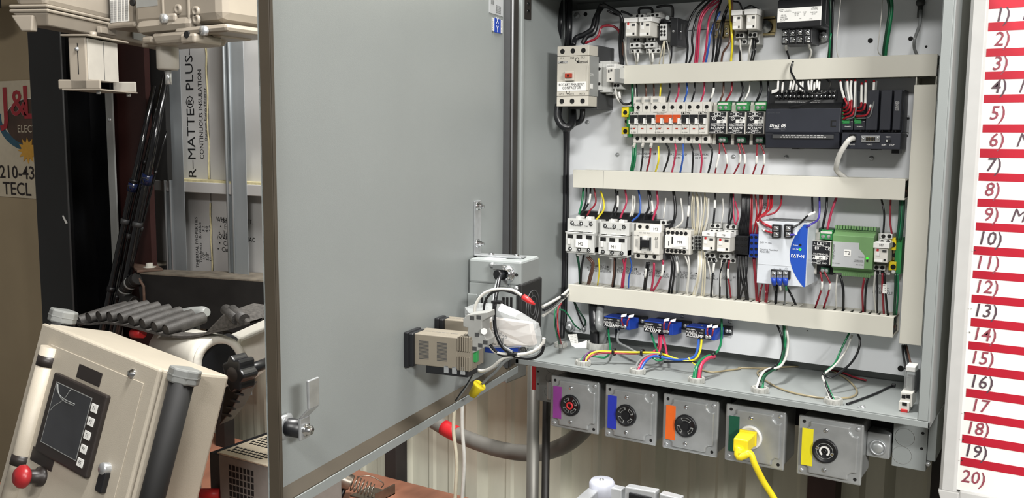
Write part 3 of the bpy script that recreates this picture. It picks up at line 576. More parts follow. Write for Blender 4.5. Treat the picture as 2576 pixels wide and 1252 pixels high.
# ================================================================ voltage transducers
def transducer(z, x0, y0, x1, y1, num, label, tagb):
    Y = -.058; a, b, c, e = rect(z, x0, y0, x1, y1, Y); w = b-a; h = e-c
    t = T('voltage_transducer', label, 'transducer', ((a+b)/2, -.007, c-.45*h), group='voltage transducers')
    t.part('housing', MB().box(a-.03*w, b+.03*w, Y, -.02, c-.01*h, e+.01*h).box(a-.03*w, a+.30*w, Y+.022, -.02, e, e+.33*h).box(a-.03*w, a+.16*w, Y+.024, -.0076, c-.50*h, e+.46*h), 'offwhite', bevel=.0006)
    t.part('circuit_board', MB().box(a+.16*w, b+.10*w, -.032, -.0076, e+.02*h, e+.50*h), 'dgreen', 'dark green recess', .0004)
    t.part('circuit_board', MB().box(a+.16*w, b+.03*w, -.032, -.0076, c-.50*h, c-.02*h), 'black', 'dark recess', .0004)
    fl_ = t.part('face_label', MB().box(a, b, Y-.0005, Y, c, e), 'label_black', 'black printed label')
    tb = t.part('terminal_plug', MB().box(a+.36*w, b+.04*w, -.050, -.03, e+.06*h, e+.40*h).box(a+.40*w, b, -.044, -.03, e+.40*h, e+.46*h), 'tgreen', 'green plug-in terminal', .0006)
    t.part('plug_label', MB().box(a+.40*w, b+.0*w, -.0505, -.050, e+.32*h, e+.42*h), 'offwhite')
    for k in (.53, .84): t.inst('terminal_screw', SCREWS(.8), 'midgrey', (a+k*w, -.050, e+.19*h), tb)
    tb2 = t.part('terminal_plug', MB().box(a+.46*w, a+.88*w, -.046, -.03, c-.42*h, c-.16*h), 'dgreen', None, .0006)
    for k in (.56, .76): t.inst('terminal_screw', SCREWS(.8), 'midgrey', (a+k*w, -.046, c-.29*h), tb2)
    F = lambda fx, fz: (a+fx*w, Y-.0009, c+fz*h)
    t.part('print_mark', MB().frame(a+.30*w, a+.47*w, e-.17*h, e-.03*h, .0007, Y-.0008, Y-.0005).frame(a+.49*w, a+.66*w, e-.17*h, e-.03*h, .0007, Y-.0008, Y-.0005), 'ink_white')
    for st, fx, fz, s in (('L1', .2, .91, .0034), ('L2', .76, .91, .0034), ('Sensed Input  150/300 V', .5, .79, .0026), ('CE', .87, .69, .0075), ('UL', .29, .695, .0045), ('VACT500-42L', .52, .44, .0042), ('Voltage Transducer', .52, .375, .0034), ('ACUAMP', .5, .255, .0062), ('Transducer', .5, .165, .0030), ('+24Vdc      GND', .44, .06, .0036)):
        t.text(st, F(fx, fz), s*1.08, 'ink_white', bold=.008 if st in ('ACUAMP', 'CE') else 0, parent=fl_)
    t.part('print_mark', MB().ring((a+.29*w, Y-.0008, c+.695*h), (a+.29*w, Y-.0005, c+.695*h), .0036, .0029, 16), 'ink_white'); t.part('print_mark', MB().frame(a+.32*w, a+.52*w, c+.02*h, c+.11*h, .0005, Y-.0008, Y-.0005), 'ink_white')
    t.part('number_tag', MB().box(a+tagb[0]*w, a+tagb[1]*w, Y-.0012, Y-.0005, c+tagb[2]*h, c+tagb[3]*h), 'paper', 'white number tag'); t.text('#'+num, (a+(tagb[0]+tagb[1])/2*w+.001, Y-.0016, c+(tagb[2]+tagb[3])/2*h), .0058, 'ink')
transducer('Z3', 1178, 390, 1380, 655, '1', 'black-faced voltage transducer tagged #1, touching the breakers', (.46, .99, .49, .62))
transducer('Z3', 1400, 392, 1605, 658, '2', 'black-faced voltage transducer tagged #2, middle of the three', (.48, 1.03, .50, .66))
transducer('Z3', 1628, 390, 1834, 658, '3', 'black-faced voltage transducer tagged #3, touching the dark controller', (.47, .99, .48, .64))
transducer('Z6', 728, 482, 882, 675, '4', 'black-faced voltage transducer tagged #4, beside the green power supply', (.22, .79, .21, .37))
# ================================================================ PLC
d = Dev('controller', 'long dark programmable controller with rows of screw terminals', 'controller', 'Z4', 110, 200, 885, 800, -.075, -.007)
d.b('base', 'plc', 115, 205, 900, 810, -.045, -.0076, .001)
a, b, c, e = rect('Z4', 105, 385, 895, 640, -.075)
cs = rect('Z4', 105, 640, 880, 800, -.060); tp = rect('Z4', 120, 190, 895, 385, -.052)
d.part('front_cover', MB().box(a, b, -.075, -.045, c, e), 'plc', bevel=.0015)
d.part('lower_terminal_cover', MB().prism([(-.075, c), (-.045, c), (-.045, cs[2]), (-.064, cs[2]), (-.072, c-.004)], 0, a, b-.002), 'plc', bevel=.0008)
tc_ = d.part('terminal_carrier', MB().box(a, b, -.056, -.04, e, tp[3]), 'black', 'black terminal strip', .001)
d.part('shoulder', MB().prism([(-.075, e), (-.05, e), (-.05, e+.010), (-.063, e+.010)], 0, a+.001, b-.001), 'black', bevel=.0005)
z0 = PL('Z4', 500, 352, -.064).z
d.b('marker_strip', 'paper', 182, 342, 832, 368, -.0655, -.06, 0, 'white marker strip')
d.b('number_strip', 'darkgrey', 205, 300, 822, 334, -.062, -.05, 0); d.t('C2  Y0  Y2  C0  C1  Y4  Y6  C2  Y10 Y12  C3  Y14 Y16  N.C.', 512, 327, 9, 'ink_white', -.0622, sx=1.05, bold=.02); d.t('AC(L) G LG Y1 Y3 Y5 Y7 Y11 Y13 Y15 Y17 24V 0V AC(N)', 512, 309, 9, 'ink_white', -.0622, sx=1.1, bold=.02)
for k in range(14):
    d.screw(228+k*46, 262-abs(k-6)*.4, -.058, k=.72, parent=tc_)
    if k > 0: d.screw(258+(k-.5)*46, 212, -.056, k=.72, parent=tc_)
    d.b('barrier', 'black', 246+k*46, 195, 252+k*46, 285, -.066, -.05, 0)
d.b('lower_number_strip', 'darkgrey', 182, 660, 822, 700, -.0745, -.070, 0); d.t('C0  X0  X2  C1  X4  X6  C2  X10 X12  C3  X14 X16  X20 X22  C4', 500, 689, 11, 'ink_white', -.0747, sx=1.1, bold=.02); d.t('X1  X3  C1  X5  X7  C2  X11 X13  X15  X17  X21 X23  N.C.', 500, 670, 11, 'ink_white', -.0747, sx=1.1, bold=.02)
d.t('Direct', 200, 566, 34, 'ink_white', -.0752, bold=.02, shear=.25, sx=.82); d.t('06', 292, 570, 42, 'ink_white', -.0752, bold=.03, shear=.25, sx=.82); d.t('LOGIC', 222, 592, 14, 'ink_white', -.0752, bold=.01); d.t('Koyo', 290, 616, 12, 'ink_grey', -.0752); d.t('INPUT/OUTPUT  D0-06DR', 195, 434, 8, 'ink_grey', -.0752)
d.b('rule', 'ink_white', 145, 601, 322, 604, -.0753, -.075, 0); d.b('finger_notch', 'hole', 790, 512, 848, 582, -.0753, -.074, 0); d.b('finger_tab', 'plc', 806, 524, 846, 570, -.0756, -.075, .0003)
d.b('latch_tab', 'black', 385, 803, 455, 812, -.05, -.01, 0)
# right half with option slots
a2 = rect('Z4', 905, 640, 1525, 815, -.070); s2_ = rect('Z4', 905, 190, 1535, 640, -.070)
d.part('port_section', MB().box(a2[0], a2[1], -.070, -.0076, a2[2], a2[3]), 'plc', bevel=.0012)
d.part('slot_housing', MB().box(s2_[0], s2_[1], -.050, -.0076, a2[3], s2_[3]), 'plc', bevel=.001)
for k, (x0, x1) in enumerate(((1165, 1290), (1312, 1428), (1448, 1530))):
    d.b('slot_cover', 'plc', x0, 195, x1, 615, -.070, -.050, .0012)
for x0 in (912, 1038):
    m_ = d.b('option_card', 'plc', x0, 350, x0+118, 615, -.060, -.045, .001); d.b('card_terminal', 'tgreen', x0+4, 490, x0+76, 545, -.0615, -.05, .0005, 'green card terminal')
    for y in (400, 430, 460, 492, 522): d.b('terminal_edge', 'tgreen', x0, y-12, x0+18, y+10, -.0625, -.055, .0003)
    d.t('F0-04AD-1', x0+60, 577, 10, 'ink_white', -.060, bold=.02); d.t('CH4', x0+100, 522, 7, 'ink_white', -.060)
for x in (1100, 1190, 1260, 1330, 1400, 1470): d.b('vent_slot', 'hole', x, 615, x+8, 634, -.0705, -.06, 0)
d.t('PWR\nRUN\nCPU\nTX1\nRX1\nTX2\nRX2', 1490, 362, 11, 'ink_white', -.070, sx=1.2)
d.b('data_port', 'hole', 985, 655, 1060, 745, -.0705, -.07, 0, 'square data socket'); d.t('PORT1', 1015, 766, 14, 'ink_white', -.070, bold=.01); d.t('PORT2', 1200, 766, 14, 'ink_white', -.070, bold=.01); d.t('TERM', 1392, 686, 14, 'ink_white', -.070); d.t('RUN', 1350, 770, 16, 'ink_white', -.070, bold=.01); d.t('STOP', 1432, 770, 16, 'ink_white', -.070, bold=.01)
d.b('serial_port', 'zinc', 1110, 672, 1308, 740, -.0730, -.07, .0008, 'metal serial port shell'); d.b('serial_socket', 'black', 1158, 686, 1258, 726, -.0745, -.07, .001); d.screw(1130, 707, -.0730, k=.62); d.screw(1286, 704, -.0730, k=.62)
pin = MB().box(-.0006, .0006, -.0004, .0002, -.0005, .0005).mesh('pin')
for r_ in range(3):
    for k in range(5): d.inst('pin', pin, 'brass', d.at(1172+k*18, 693+r_*13, -.0747))
d.b('mode_switch', 'black', 1366, 712, 1418, 742, -.072, -.07, .0004); d.b('switch_lever', 'ltgrey', 1372, 716, 1390, 738, -.0735, -.07, .0004)
d.b('latch_tab', 'black', 1430, 815, 1510, 860, -.04, -.01, .0005); d.b('latch_tab', 'black', 1210, 812, 1285, 824, -.05, -.01, 0)
# ================================================================ contactor row
def contactor(dx, dy, tag, label):
    d = Dev('contactor', label, 'contactor', 'Z5', 97+dx, 345+dy, 383+dx, 705+dy, -.074, -.007, 'light grey contactors')
    X = lambda x: x+dx
    Yv = lambda x, y: y+dy+(x-97)*.055   # rows fall towards the right of the sheet
    a, b, c, e = rect('Z5', X(100), 350+dy+8, X(383), 705+dy-8, -.070)
    h = e-c; w = b-a
    d.part('base', MB().box(a+.002, b+.004, -.052, -.0078, c+.06*h, e-.01*h), 'ltgrey', bevel=.0008)
    ub_ = d.part('upper_block', MB().box(a, b, -.068, -.052, c+.63*h, e), 'ltgrey', bevel=.0008)
    fc_ = d.part('face', MB().box(a-.0006, b-.001, -.074, -.052, c+.05*h, c+.62*h), 'ltgrey', bevel=.001)
    d.part('face_rim', MB().box(a-.0006, b-.001, -.0755, -.074, c+.600*h, c+.625*h), 'white', bevel=.0003)
    d.part('lower_block', MB().box(a, b-.001, -.070, -.052, c, c+.22*h), 'ltgrey', bevel=.0006)
    for k in (.38, .72): d.part('clip', MB().box(a+(k-.09)*w, a+(k+.09)*w, -.066, -.050, e, e+.075*h).box(a+(k-.03)*w, a+(k+.03)*w, -.0675, -.066, e-.03*h, e+.10*h), 'white', bevel=.0005)
    for k in (.34, .66): d.part('clip', MB().box(a+(k-.05)*w, a+(k+.05)*w, -.062, -.05, c-.075*h, c+.005*h), 'white', bevel=.0005)
    for i, k in enumerate((.17, .49, .82)):
        d.inst('terminal_hole', HOLES(1.25), 'hole', (a+k*w, -.0683, c+.875*h), ub_); d.inst('terminal_screw', SCREWS(.62), 'darkgrey', (a+k*w, -.0686, c+.873*h), ub_)
        d.inst('terminal_hole', HOLES(1.25), 'hole', (a+(k-.01)*w, -.0743, c+.13*h), fc_); d.inst('terminal_screw', SCREWS(.62), 'darkgrey', (a+(k-.01)*w, -.0746, c+.128*h), fc_)
        d.text(('1L1', '3L2', '5L3')[i], (a+(k-.02)*w, -.0684, c+.935*h), .0048, 'ink'); d.text(('2T1', '4T2', '6T3')[i], (a+(k-.05)*w, -.0744, c+.075*h), .0048, 'ink')
        d.part('window', MB().box(a+(k-.11)*w, a+(k+.085)*w, -.0746, -.074, c+.445*h, c+.555*h), 'hole', parent=fc_)
        d.part('shelf', MB().prism([(-.068, c+.675*h), (-.0735, c+.655*h), (-.068, c+.64*h)], 0, a+(k-.09)*w, a+(k+.07)*w), 'ltgrey', bevel=.0003)
    d.part('actuator', MB().box(a+.10*w, a+.18*w, -.079, -.074, c+.27*h, c+.44*h), 'white', bevel=.001)
    d.part('tag_window', MB().box(a+.37*w, a+.80*w, -.0785, -.074, c+.19*h, c+.43*h), 'paper', 'white name tag holder', .0012)
    d.text(tag, (a+.56*w, -.0789, c+.30*h), .0092, 'ink'); d.text('Danfoss', (a+.34*w, -.0684, c+.82*h), .0058, 'ink', shear=.3, bold=.01); d.text('CI 45', (a+.66*w, -.0684, c+.80*h), .0044, 'ink')
    d.part('side_tab', MB().box(a-.0035, a, -.06, -.05, c+.22*h, c+.42*h), 'ltgrey', bevel=.0005)
contactor(0, 0, 'M2', 'light grey contactor tagged M2, leftmost in its row'); contactor(324, 30, 'M1', 'light grey contactor tagged M1, second in its row')
# M3
d = Dev('contactor', 'off-white contactor tagged M3 with a square black centre', 'contactor', 'Z5', 760, 395, 1020, 760, -.072, -.007)
a, b, c, e = rect('Z5', 762, 405, 1022, 755, -.066); w = b-a; h = e-c
d.part('base', MB().box(a+.003, b+.002, -.046, -.0078, c-.03*h, e+.02*h), 'darkgrey', 'dark grey base', .0008)
d.part('upper_block', MB().box(a+.01*w, b, -.060, -.046, e-.20*h, e), 'offwhite', bevel=.0008); d.part('lower_block', MB().box(a, b-.002, -.062, -.046, c, c+.17*h), 'offwhite', bevel=.0008)
d.part('face', MB().box(a+.01*w, b-.01*w, -.069, -.046, c+.17*h, e-.20*h), 'offwhite', bevel=.001)
for k in (.17, .45): d.inst('terminal_hole', HOLES(1.2), 'hole', (a+k*w, -.0603, e-.09*h))
for k in (.15, .46, .77): d.inst('terminal_hole', HOLES(1.2), 'hole', (a+k*w, -.0623, c+.09*h)); d.text(('2T1', '4T2', '6T3')[int(k*3)], (a+k*w, -.0694, c+.20*h), .0030, 'ink_grey')
d.part('name_tag', MB().box(a+.55*w, b-.02*w, -.0612, -.060, e-.22*h, e-.02*h), 'paper', 'white tag'); d.text('M3', (a+.78*w, -.0616, e-.14*h), .0082, 'ink')
d.part('centre_recess', MB().box(a+.26*w, a+.72*w, -.0695, -.069, c+.26*h, c+.66*h), 'ltgrey'); d.part('centre_block', MB().box(a+.32*w, a+.64*w, -.078, -.069, c+.36*h, c+.57*h), 'black', 'square black actuator', .001)
d.part('centre_frame', MB().box(a+.29*w, a+.33*w, -.074, -.069, c+.28*h, c+.64*h), 'black', bevel=.0004); d.part('centre_frame', MB().box(a+.64*w, a+.68*w, -.074, -.069, c+.28*h, c+.64*h), 'darkgrey', bevel=.0004); d.part('clip', MB().box(a+.40*w, a+.55*w, -.073, -.069, c+.57*h, c+.66*h), 'white', bevel=.0005)
for k in (.12, .88): d.text('||||\n||||\n||||', (a+k*w, -.0694, c+.47*h), .0060, 'ink_grey', sx=.9)
d.text('1L1   3L2   5L3', (a+.42*w, -.0694, c+.755*h), .0036, 'ink_grey'); d.text('MC-40a', (a+.12*w, -.0694, c+.67*h), .0036, 'ink'); d.text('LS', (a+.86*w, -.0694, c+.62*h), .0070, 'ink', bold=.03, shear=.3)
d.part('side_terminal', MB().box(b-.13*w, b+.10*w, -.052, -.03, e-.02*h, e+.12*h), 'ltgrey', bevel=.0006); d.inst('terminal_hole', HOLES(1.1), 'hole', (b-.0005, -.0523, e+.05*h))
d.part('rear_top', MB().box(a+.06*w, b+.12*w, -.048, -.0078, e+.02*h, e+.09*h), 'black', bevel=.0006)
# M4
d = Dev('contactor', 'small white contactor tagged M4 with two rows of five terminals', 'contactor', 'Z5', 1068, 455, 1318, 705, -.062, -.007)
a, b, c, e = rect('Z5', 1070, 462, 1315, 700, -.058); w = b-a; h = e-c
d.part('base', MB().box(a+.002, b, -.040, -.0078, c, e+.04*h), 'midgrey', bevel=.0008); d.part('body', MB().box(a, b, -.056, -.040, c, e), 'offwhite', bevel=.0008); d.part('face', MB().box(a, b-.07*w, -.061, -.056, c+.22*h, e-.24*h), 'white', bevel=.0006)
for k in range(5):
    d.inst('terminal_hole', HOLES(1.15), 'hole', (a+(.10+.175*k)*w, -.0563, e-.13*h)); d.inst('terminal_hole', HOLES(1.15), 'hole', (a+(.10+.165*k)*w, -.0563, c+.11*h))
    d.part('barrier', MB().box(a+(.005+.18*k)*w, a+(.04+.18*k)*w, -.058, -.04, e-.005, e+.05*h), 'offwhite', bevel=.0003)
d.part('name_field', MB().box(a+.36*w, a+.86*w, -.0614, -.061, c+.34*h, c+.70*h), 'paper'); d.text('M4', (a+.60*w, -.0618, c+.51*h), .0088, 'ink')
d.part('slot', MB().box(a+.28*w, a+.33*w, -.0613, -.061, c+.42*h, c+.72*h), 'hole'); d.part('slot', MB().box(a+.15*w, a+.18*w, -.0613, -.061, c+.34*h, c+.53*h), 'hole'); d.part('arrow', MB().prism([(a+.74*w, c+.25*h), (a+.83*w, c+.25*h), (a+.87*w, c+.275*h), (a+.83*w, c+.30*h), (a+.74*w, c+.30*h)], 1, -.0613, -.061), 'ink'); d.part('maker_plate', MB().box(a+.30*w, a+.64*w, -.0613, -.061, c+.24*h, c+.30*h), 'ltgrey')
# feed-through terminal stacks
def stack(z, label, x0, y0, x1, y1, Y, m, cols, rows, hm='hole', name='terminal_block', k=.85, group=None):
    d = Dev(name, label, 'terminal block', z, x0, y0, x1, y1, Y, -.0076, group); bd_ = d.b('body', m, x0, y0, x1, y1, Y, -.0076, .0007)
    for i in range(cols):
        if i: d.b('joint', 'hole', x0+(x1-x0)*i/cols-1, y0+4, x0+(x1-x0)*i/cols+1, y1-4, Y-.0002, Y, 0)
        for j in range(rows): d.hole(x0+(x1-x0)*(i+.5)/cols, y0+(y1-y0)*(j+.5)/rows, Y, k, bd_)
    return d
stack('Z5', 'single column of three grey terminals beside contactor M4', 1306, 520, 1352, 660, -.046, 'ltgrey', 1, 3, k=1.1)
stack('Z5', 'grey terminals in two columns left of relay M5', 1362, 520, 1425, 655, -.044, 'midgrey', 2, 4)
d = stack('Z5', 'black terminal block under the bundle of black wires', 1752, 520, 1888, 705, -.045, 'black', 3, 3)
d = stack('Z6', 'blue terminal block beside the silver power supply', 215, 425, 288, 620, -.045, 'blue', 2, 4)
relay('Z5', 'relay tagged M5 in the contactor row', (1435, 525, 1552, 665), (1430, 482, 1555, 525), [(1512, 400, 1612, 445, -.044, 2, 1), (1505, 455, 1605, 500, -.052, 2, 1), (1458, 688, 1560, 735, -.050, 2, 1), (1480, 735, 1575, 775, -.044, 2, 1)], 'M5', -.074, True, base=(1480, 400, 1600, 770), hk=1.0)
relay('Z5', 'relay tagged M6 in the contactor row', (1578, 538, 1705, 678), (1575, 490, 1712, 538), [(1660, 410, 1770, 455, -.044, 2, 1), (1650, 465, 1765, 515, -.052, 2, 1), (1600, 698, 1705, 745, -.050, 2, 1), (1630, 745, 1760, 785, -.044, 3, 1)], 'M6', -.074, True, base=(1630, 410, 1755, 785), hk=1.0)
relay('Z6', 'relay tagged M7 at the right end of the contactor row', (1248, 540, 1362, 660), (1242, 495, 1375, 540), [(1300, 420, 1400, 462, -.044, 2, 1), (1290, 470, 1390, 505, -.050, 2, 1), (1245, 680, 1340, 722, -.048, 2, 1), (1255, 722, 1340, 760, -.042, 2, 1)], 'M7', -.072, True, base=(1275, 420, 1390, 760), hk=1.05)
# black bus cover behind the first contactors
a, b, c, e = rect('Z5', 235, 292, 945, 360, -.03); solo('bus_cover', MB().box(a, b, -.032, -.008, c-.004, e), 'black', 'black strip behind the tops of the first three contactors', 'cover', bevel=.001)
# ================================================================ silver power supply
d = Dev('power_supply', 'silver and blue power supply lettered 24V', 'power supply', 'Z6', 280, 310, 690, 850, -.092, -.008)
a = PL('Z6', 283, 600, -.092).x; b = PL('Z6', 690, 600, -.092).x; e = PL('Z6', 480, 322, -.092).z; c = PL('Z6', 480, 845, -.092).z; h = e-c; w = b-a
d.part('case', MB().box(a+.001, b+.001, -.090, -.0078, c+.001, e), 'psu', bevel=.0006)
d.part('front_plate', MB().box(a, b, -.092, -.090, c, e), 'psu', bevel=.0006)
# the blue arc on the front
pts = []; n = 14
for i in range(n+1):
    t = i/n; pts.append((a+w*(1.0-(.34*math.sin(math.pi*(.05+.93*t))**.8)), c+h*(.98-.98*t)))
poly = [(b-.0002, c+.98*h)]+[p for p in pts if p[0] < b-.0003]+[(b-.0002, c)]
d.part('blue_field', MB().prism(poly, 1, -.0925, -.092), 'eblue', 'blue curved field')
slot = MB().box(-.0045, .0045, -.0006, .0006, 0, .0005).mesh('vent_slot')
for r_ in range(7):
    for k in range(9): d.inst('vent_slot', slot, 'darkgrey', (a+w*(.10+.10*k)+(r_ % 2)*.003, -.082+r_*.010, e))
for k, x in enumerate((435, 535)):
    d.b('terminal_block', 'black', x-35, 345, x+37, 455, -.099, -.09, .001)
    for y in (380, 428): d.b('terminal_clamp', 'zinc', x-20, y-20, x+20, y+20, -.1015, -.098, .0004); d.screw(x, y, -.1015, k=.95)
d.b('terminal_block', 'black', 390, 722, 550, 795, -.099, -.09, .001)
for x in (417, 465, 513): d.b('terminal_clamp', 'zinc', x-20, 735, x+20, 785, -.1015, -.098, .0004); d.screw(x, 758, -.1015, k=.95)
for st, x, y, hh, al in (('24V \u2393 10A', 303, 492, 15, 'LEFT'), ('Catalog Number', 300, 548, 16, 'LEFT'), ('PSG240E', 300, 568, 16, 'LEFT'), ('L', 421, 711, 13, 'CENTER'), ('N', 471, 713, 13, 'CENTER'), ('\u2295', 520, 716, 13, 'CENTER')): d.t(st, x, y, hh, 'ink_grey', -.092, align=al)
d.t('Adjust', 598, 515, 11, 'ink_white', -.0925); d.t('DC OK', 598, 549, 11, 'ink_white', -.0925); d.t('E\u0394T\u2022N', 614, 608, 27, 'ink_white', -.0925, bold=.03, sx=1.0)
p = d.at(636, 515, -.0925); d.part('adjuster', MB().cyl((p.x, -.0927, p.z), (p.x, -.092, p.z), .0026, 12), 'hole'); p = d.at(636, 551, -.0925); d.part('status_lamp', MB().cyl((p.x, -.0932, p.z), (p.x, -.092, p.z), .0024, 12), 'ledgreen', 'lit green lamp')
d.part('front_crease', MB().box(a, b, -.0924, -.092, c+.305*h, c+.309*h), 'silverlabel')
# ================================================================ green step power supply
d = Dev('power_supply', 'green power supply with a grey label tagged T2', 'power supply', 'Z6', 895, 375, 1255, 780, -.060, -.008)
a = PL('Z6', 897, 600, -.060).x; b = PL('Z6', 1240, 600, -.060).x; e = PL('Z6', 1070, 440, -.06).z; c = PL('Z6', 1060, 705, -.06).z; h = e-c; w = b-a
e2 = PL('Z6', 1090, 372, -.045).z; c2 = PL('Z6', 1060, 755, -.045).z
d.part('body', MB().box(a, b, -.044, -.008, c2, e2), 'green_box', bevel=.0008); d.part('raised_front', MB().prism([(-.060, c), (-.044, c-.006), (-.044, e+.006), (-.060, e)], 0, a, b), 'green_box', bevel=.0008)
mk = MB().box(-.0022, .0022, -.0005, .0006, -.0024, .0024).mesh('clamp_slot')
for k in range(14): d.inst('clamp_slot', mk, 'dgreen', (a+w*(.06+.068*k), -.0443, e+.012)); d.inst('clamp_slot', mk, 'dgreen', (a+w*(.06+.068*k), -.0525, e+.004)) if 0 else None
fin = MB().box(-.0016, .0016, -.006, .004, -.003, .003).mesh('clamp_fin')
for k in range(15): d.inst('clamp_fin', fin, 'green_box', (a+w*(.03+.068*k), -.042, e2)); d.inst('clamp_fin', fin, 'green_box', (a+w*(.25+.05*k), -.040, c2-.001)) if k < 14 else None
d.part('face_label', MB().prism([(a+.02*w, c+.01*h), (a+.80*w, c+.01*h), (a+.80*w, c+.42*h), (a+.66*w, c+.62*h), (a+.66*w, c+.80*h), (a+.02*w, c+.80*h)], 1, -.0606, -.060), 'silverlabel', 'grey printed label')
d.part('name_tag', MB().box(a+.30*w, a+.47*w, -.0612, -.0606, c+.36*h, c+.57*h), 'paper', 'white tag', .0005); d.text('T2', (a+.385*w, -.0616, c+.465*h), .0088, 'ink')
d.t('STEP POWER', 913, 570, 15, 'ink', -.0607, rot=math.pi/2, sx=1.05); d.t('POWER', 1140, 616, 9, 'ink', -.0607); d.t('OVERLOAD\nPROTECTION', 1120, 648, 9, 'ink', -.0607); d.t('DC 12V 3A', 1128, 679, 9, 'ink', -.0607); d.t('AC 100-240V', 932, 665, 8, 'ink', -.0607)
p = PL('Z6', 1192, 624, -.060); d.part('status_lamp', MB().cyl((p.x, -.0612, p.z), (p.x, -.06, p.z), .0021, 12), 'ledgreen', 'lit green lamp'); p = PL('Z6', 1191, 646, -.060); d.part('status_lamp', MB().cyl((p.x, -.0606, p.z), (p.x, -.06, p.z), .0019, 12), 'hole', 'unlit lamp')
# ================================================================ blue current transducers
def camp(x0, y0, x1, y1, lab):
    Y = -.052; a, b, c, e = rect('Z7', x0, y0, x1, y1, Y); w = b-a; h = e-c
    d = T('current_transducer', lab, 'transducer', ((a+b)/2, 0, c), group='blue current transducers')
    B = a+1.42*w
    d.part('body', MB().box(a, b+.26*w, -.050, -.014, c, e), 'blue', bevel=.0012)
    d.part('nose', MB().prism([(b+.26*w, -.052), (B+.12*w, -.052), (B+.30*w, -.022), (b+.26*w, -.022)], 2, c+.0, e-.02*h), 'blue', bevel=.001)
    d.part('mounting_plate', MB().box(a+.2*w, B+.62*w, -.014, -.001, c+.25*h, e-.02*h), 'label_black', 'dark blue mounting plate', .0006)
    for k in (B+.40*w, B+.56*w): d.inst('mounting_screw', SCREWS(.9), 'zinc', (k, -.0142, c+.62*h))
    fl_ = d.part('face_label', MB().box(a+.005*w, b, -.0506, -.050, c+.02*h, e-.10*h), 'label_black', 'dark printed label')
    d.part('terminal_recess', MB().box(b+.03*w, b+.36*w, -.0524, -.048, c+.05*h, c+.45*h), 'black')
    for k in (.12, .27): d.inst('terminal_screw', SCREWS(.9), 'chrome', (b+k*w, -.0526, c+.28*h))
    for st, fx, fz, s in (('AC0-50A', .22, .72, .0040), ('VDC', .42, .74, .0034), ('CE', .86, .76, .0050), ('AC50-42L-F', .28, .50, .0046), ('Current Transducer', .30, .40, .0030), ('24-30V', .82, .52, .0030), ('ACUAMP', .49, .22, .0086), ('Transducer', .5, .09, .0028)): d.text(st, (a+fx*w, -.0510, c+fz*h), s, 'ink_white', bold=.012 if st == 'ACUAMP' else 0, parent=fl_)
camp(618, 345, 808, 468, 'blue current transducer nearest the cable bushing'); camp(1068, 395, 1280, 525, 'blue current transducer in the middle of the three'); camp(1543, 455, 1755, 585, 'blue current transducer at the right, beside the green wire')
# ================================================================ on the cabinet floor
ZF = ZB+.0112
def bushing(z, x, y, r, label, hh=.011):
    p = PL(z, x, y, ZF+hh*.6, 2); c = (p.x, p.y, ZF)
    t = T('cable_bushing', label, 'bushing', c, group='plastic cable bushings in the cabinet floor')
    t.part('ring', MB().ring((p.x, p.y, ZF), (p.x, p.y, ZF+hh), r, r*.74, 20), 'nylon', bevel=.0006)
    me = MB().box(-.0012, .0012, -.0012, .0010, 0, hh*.8).mesh('rib'); 
    for k in range(10):
        w = k*math.pi/5; t.inst('rib', me, 'nylon', (p.x+(r+.0006)*math.cos(w), p.y+(r+.0006)*math.sin(w), ZF+.001), rotz=w)
    t.part('bore', MB().cyl((p.x, p.y, ZF), (p.x, p.y, ZF+.001), r*.74, 18), 'hole'); return Vector((p.x, p.y, ZF))
G0 = bushing('Z7', 135, 650, .0125, 'small grey bushing with two thin wires, at the left corner', .010)
G1 = bushing('Z7', 565, 655, .0250, 'large grey bushing around the thick black and grey cables', .015)
G2 = bushing('Z7', 385, 852, .0140, 'grey bushing feeding the purple-tagged box')
G3 = bushing('Z7', 1000, 945, .0140, 'grey bushing feeding the blue-tagged box')
G4 = bushing('Z7', 1662, 1042, .0140, 'grey bushing feeding the orange-tagged box')
G5 = bushing('Z8', 215, 828, .0140, 'pale bushing feeding the green-tagged box')
G6 = bushing('Z8', 985, 945, .0140, 'pale bushing feeding the yellow-tagged box')
# folded white cable tag
a = PL('Z7', 225, 620, -.150); b = PL('Z7', 425, 640, -.150)
tg = T('cable_tag', 'folded white paper tag lying beside the large bushing', 'tag', (a.x, a.y, ZF))
q = [PL('Z7', x, y, -.150) for x, y in ((215, 540), (320, 535), (330, 600), (300, 690), (240, 640))]
tg.part('flag', MB().hexa([PL('Z7', 215, 540, -.150), PL('Z7', 318, 535, -.150), PL('Z7', 335, 660, -.148), PL('Z7', 262, 672, -.149)], [v+Vector((0, .0006, 0)) for v in (PL('Z7', 215, 540, -.150), PL('Z7', 318, 535, -.150), PL('Z7', 335, 660, -.148), PL('Z7', 262, 672, -.149))]), 'paper')
tg.part('strip', MB().hexa([PL('Z7', 262, 660, -.148), PL('Z7', 300, 690, -.150), PL('Z7', 425, 690, -.150), PL('Z7', 432, 605, -.148)], [v+Vector((0, .0006, 0)) for v in (PL('Z7', 262, 660, -.148), PL('Z7', 300, 690, -.150), PL('Z7', 425, 690, -.150), PL('Z7', 432, 605, -.148))]), 'paper')
tg.text(':: ::\n:: ::', PL('Z7', 280, 580, -.1508), .012, 'ink')
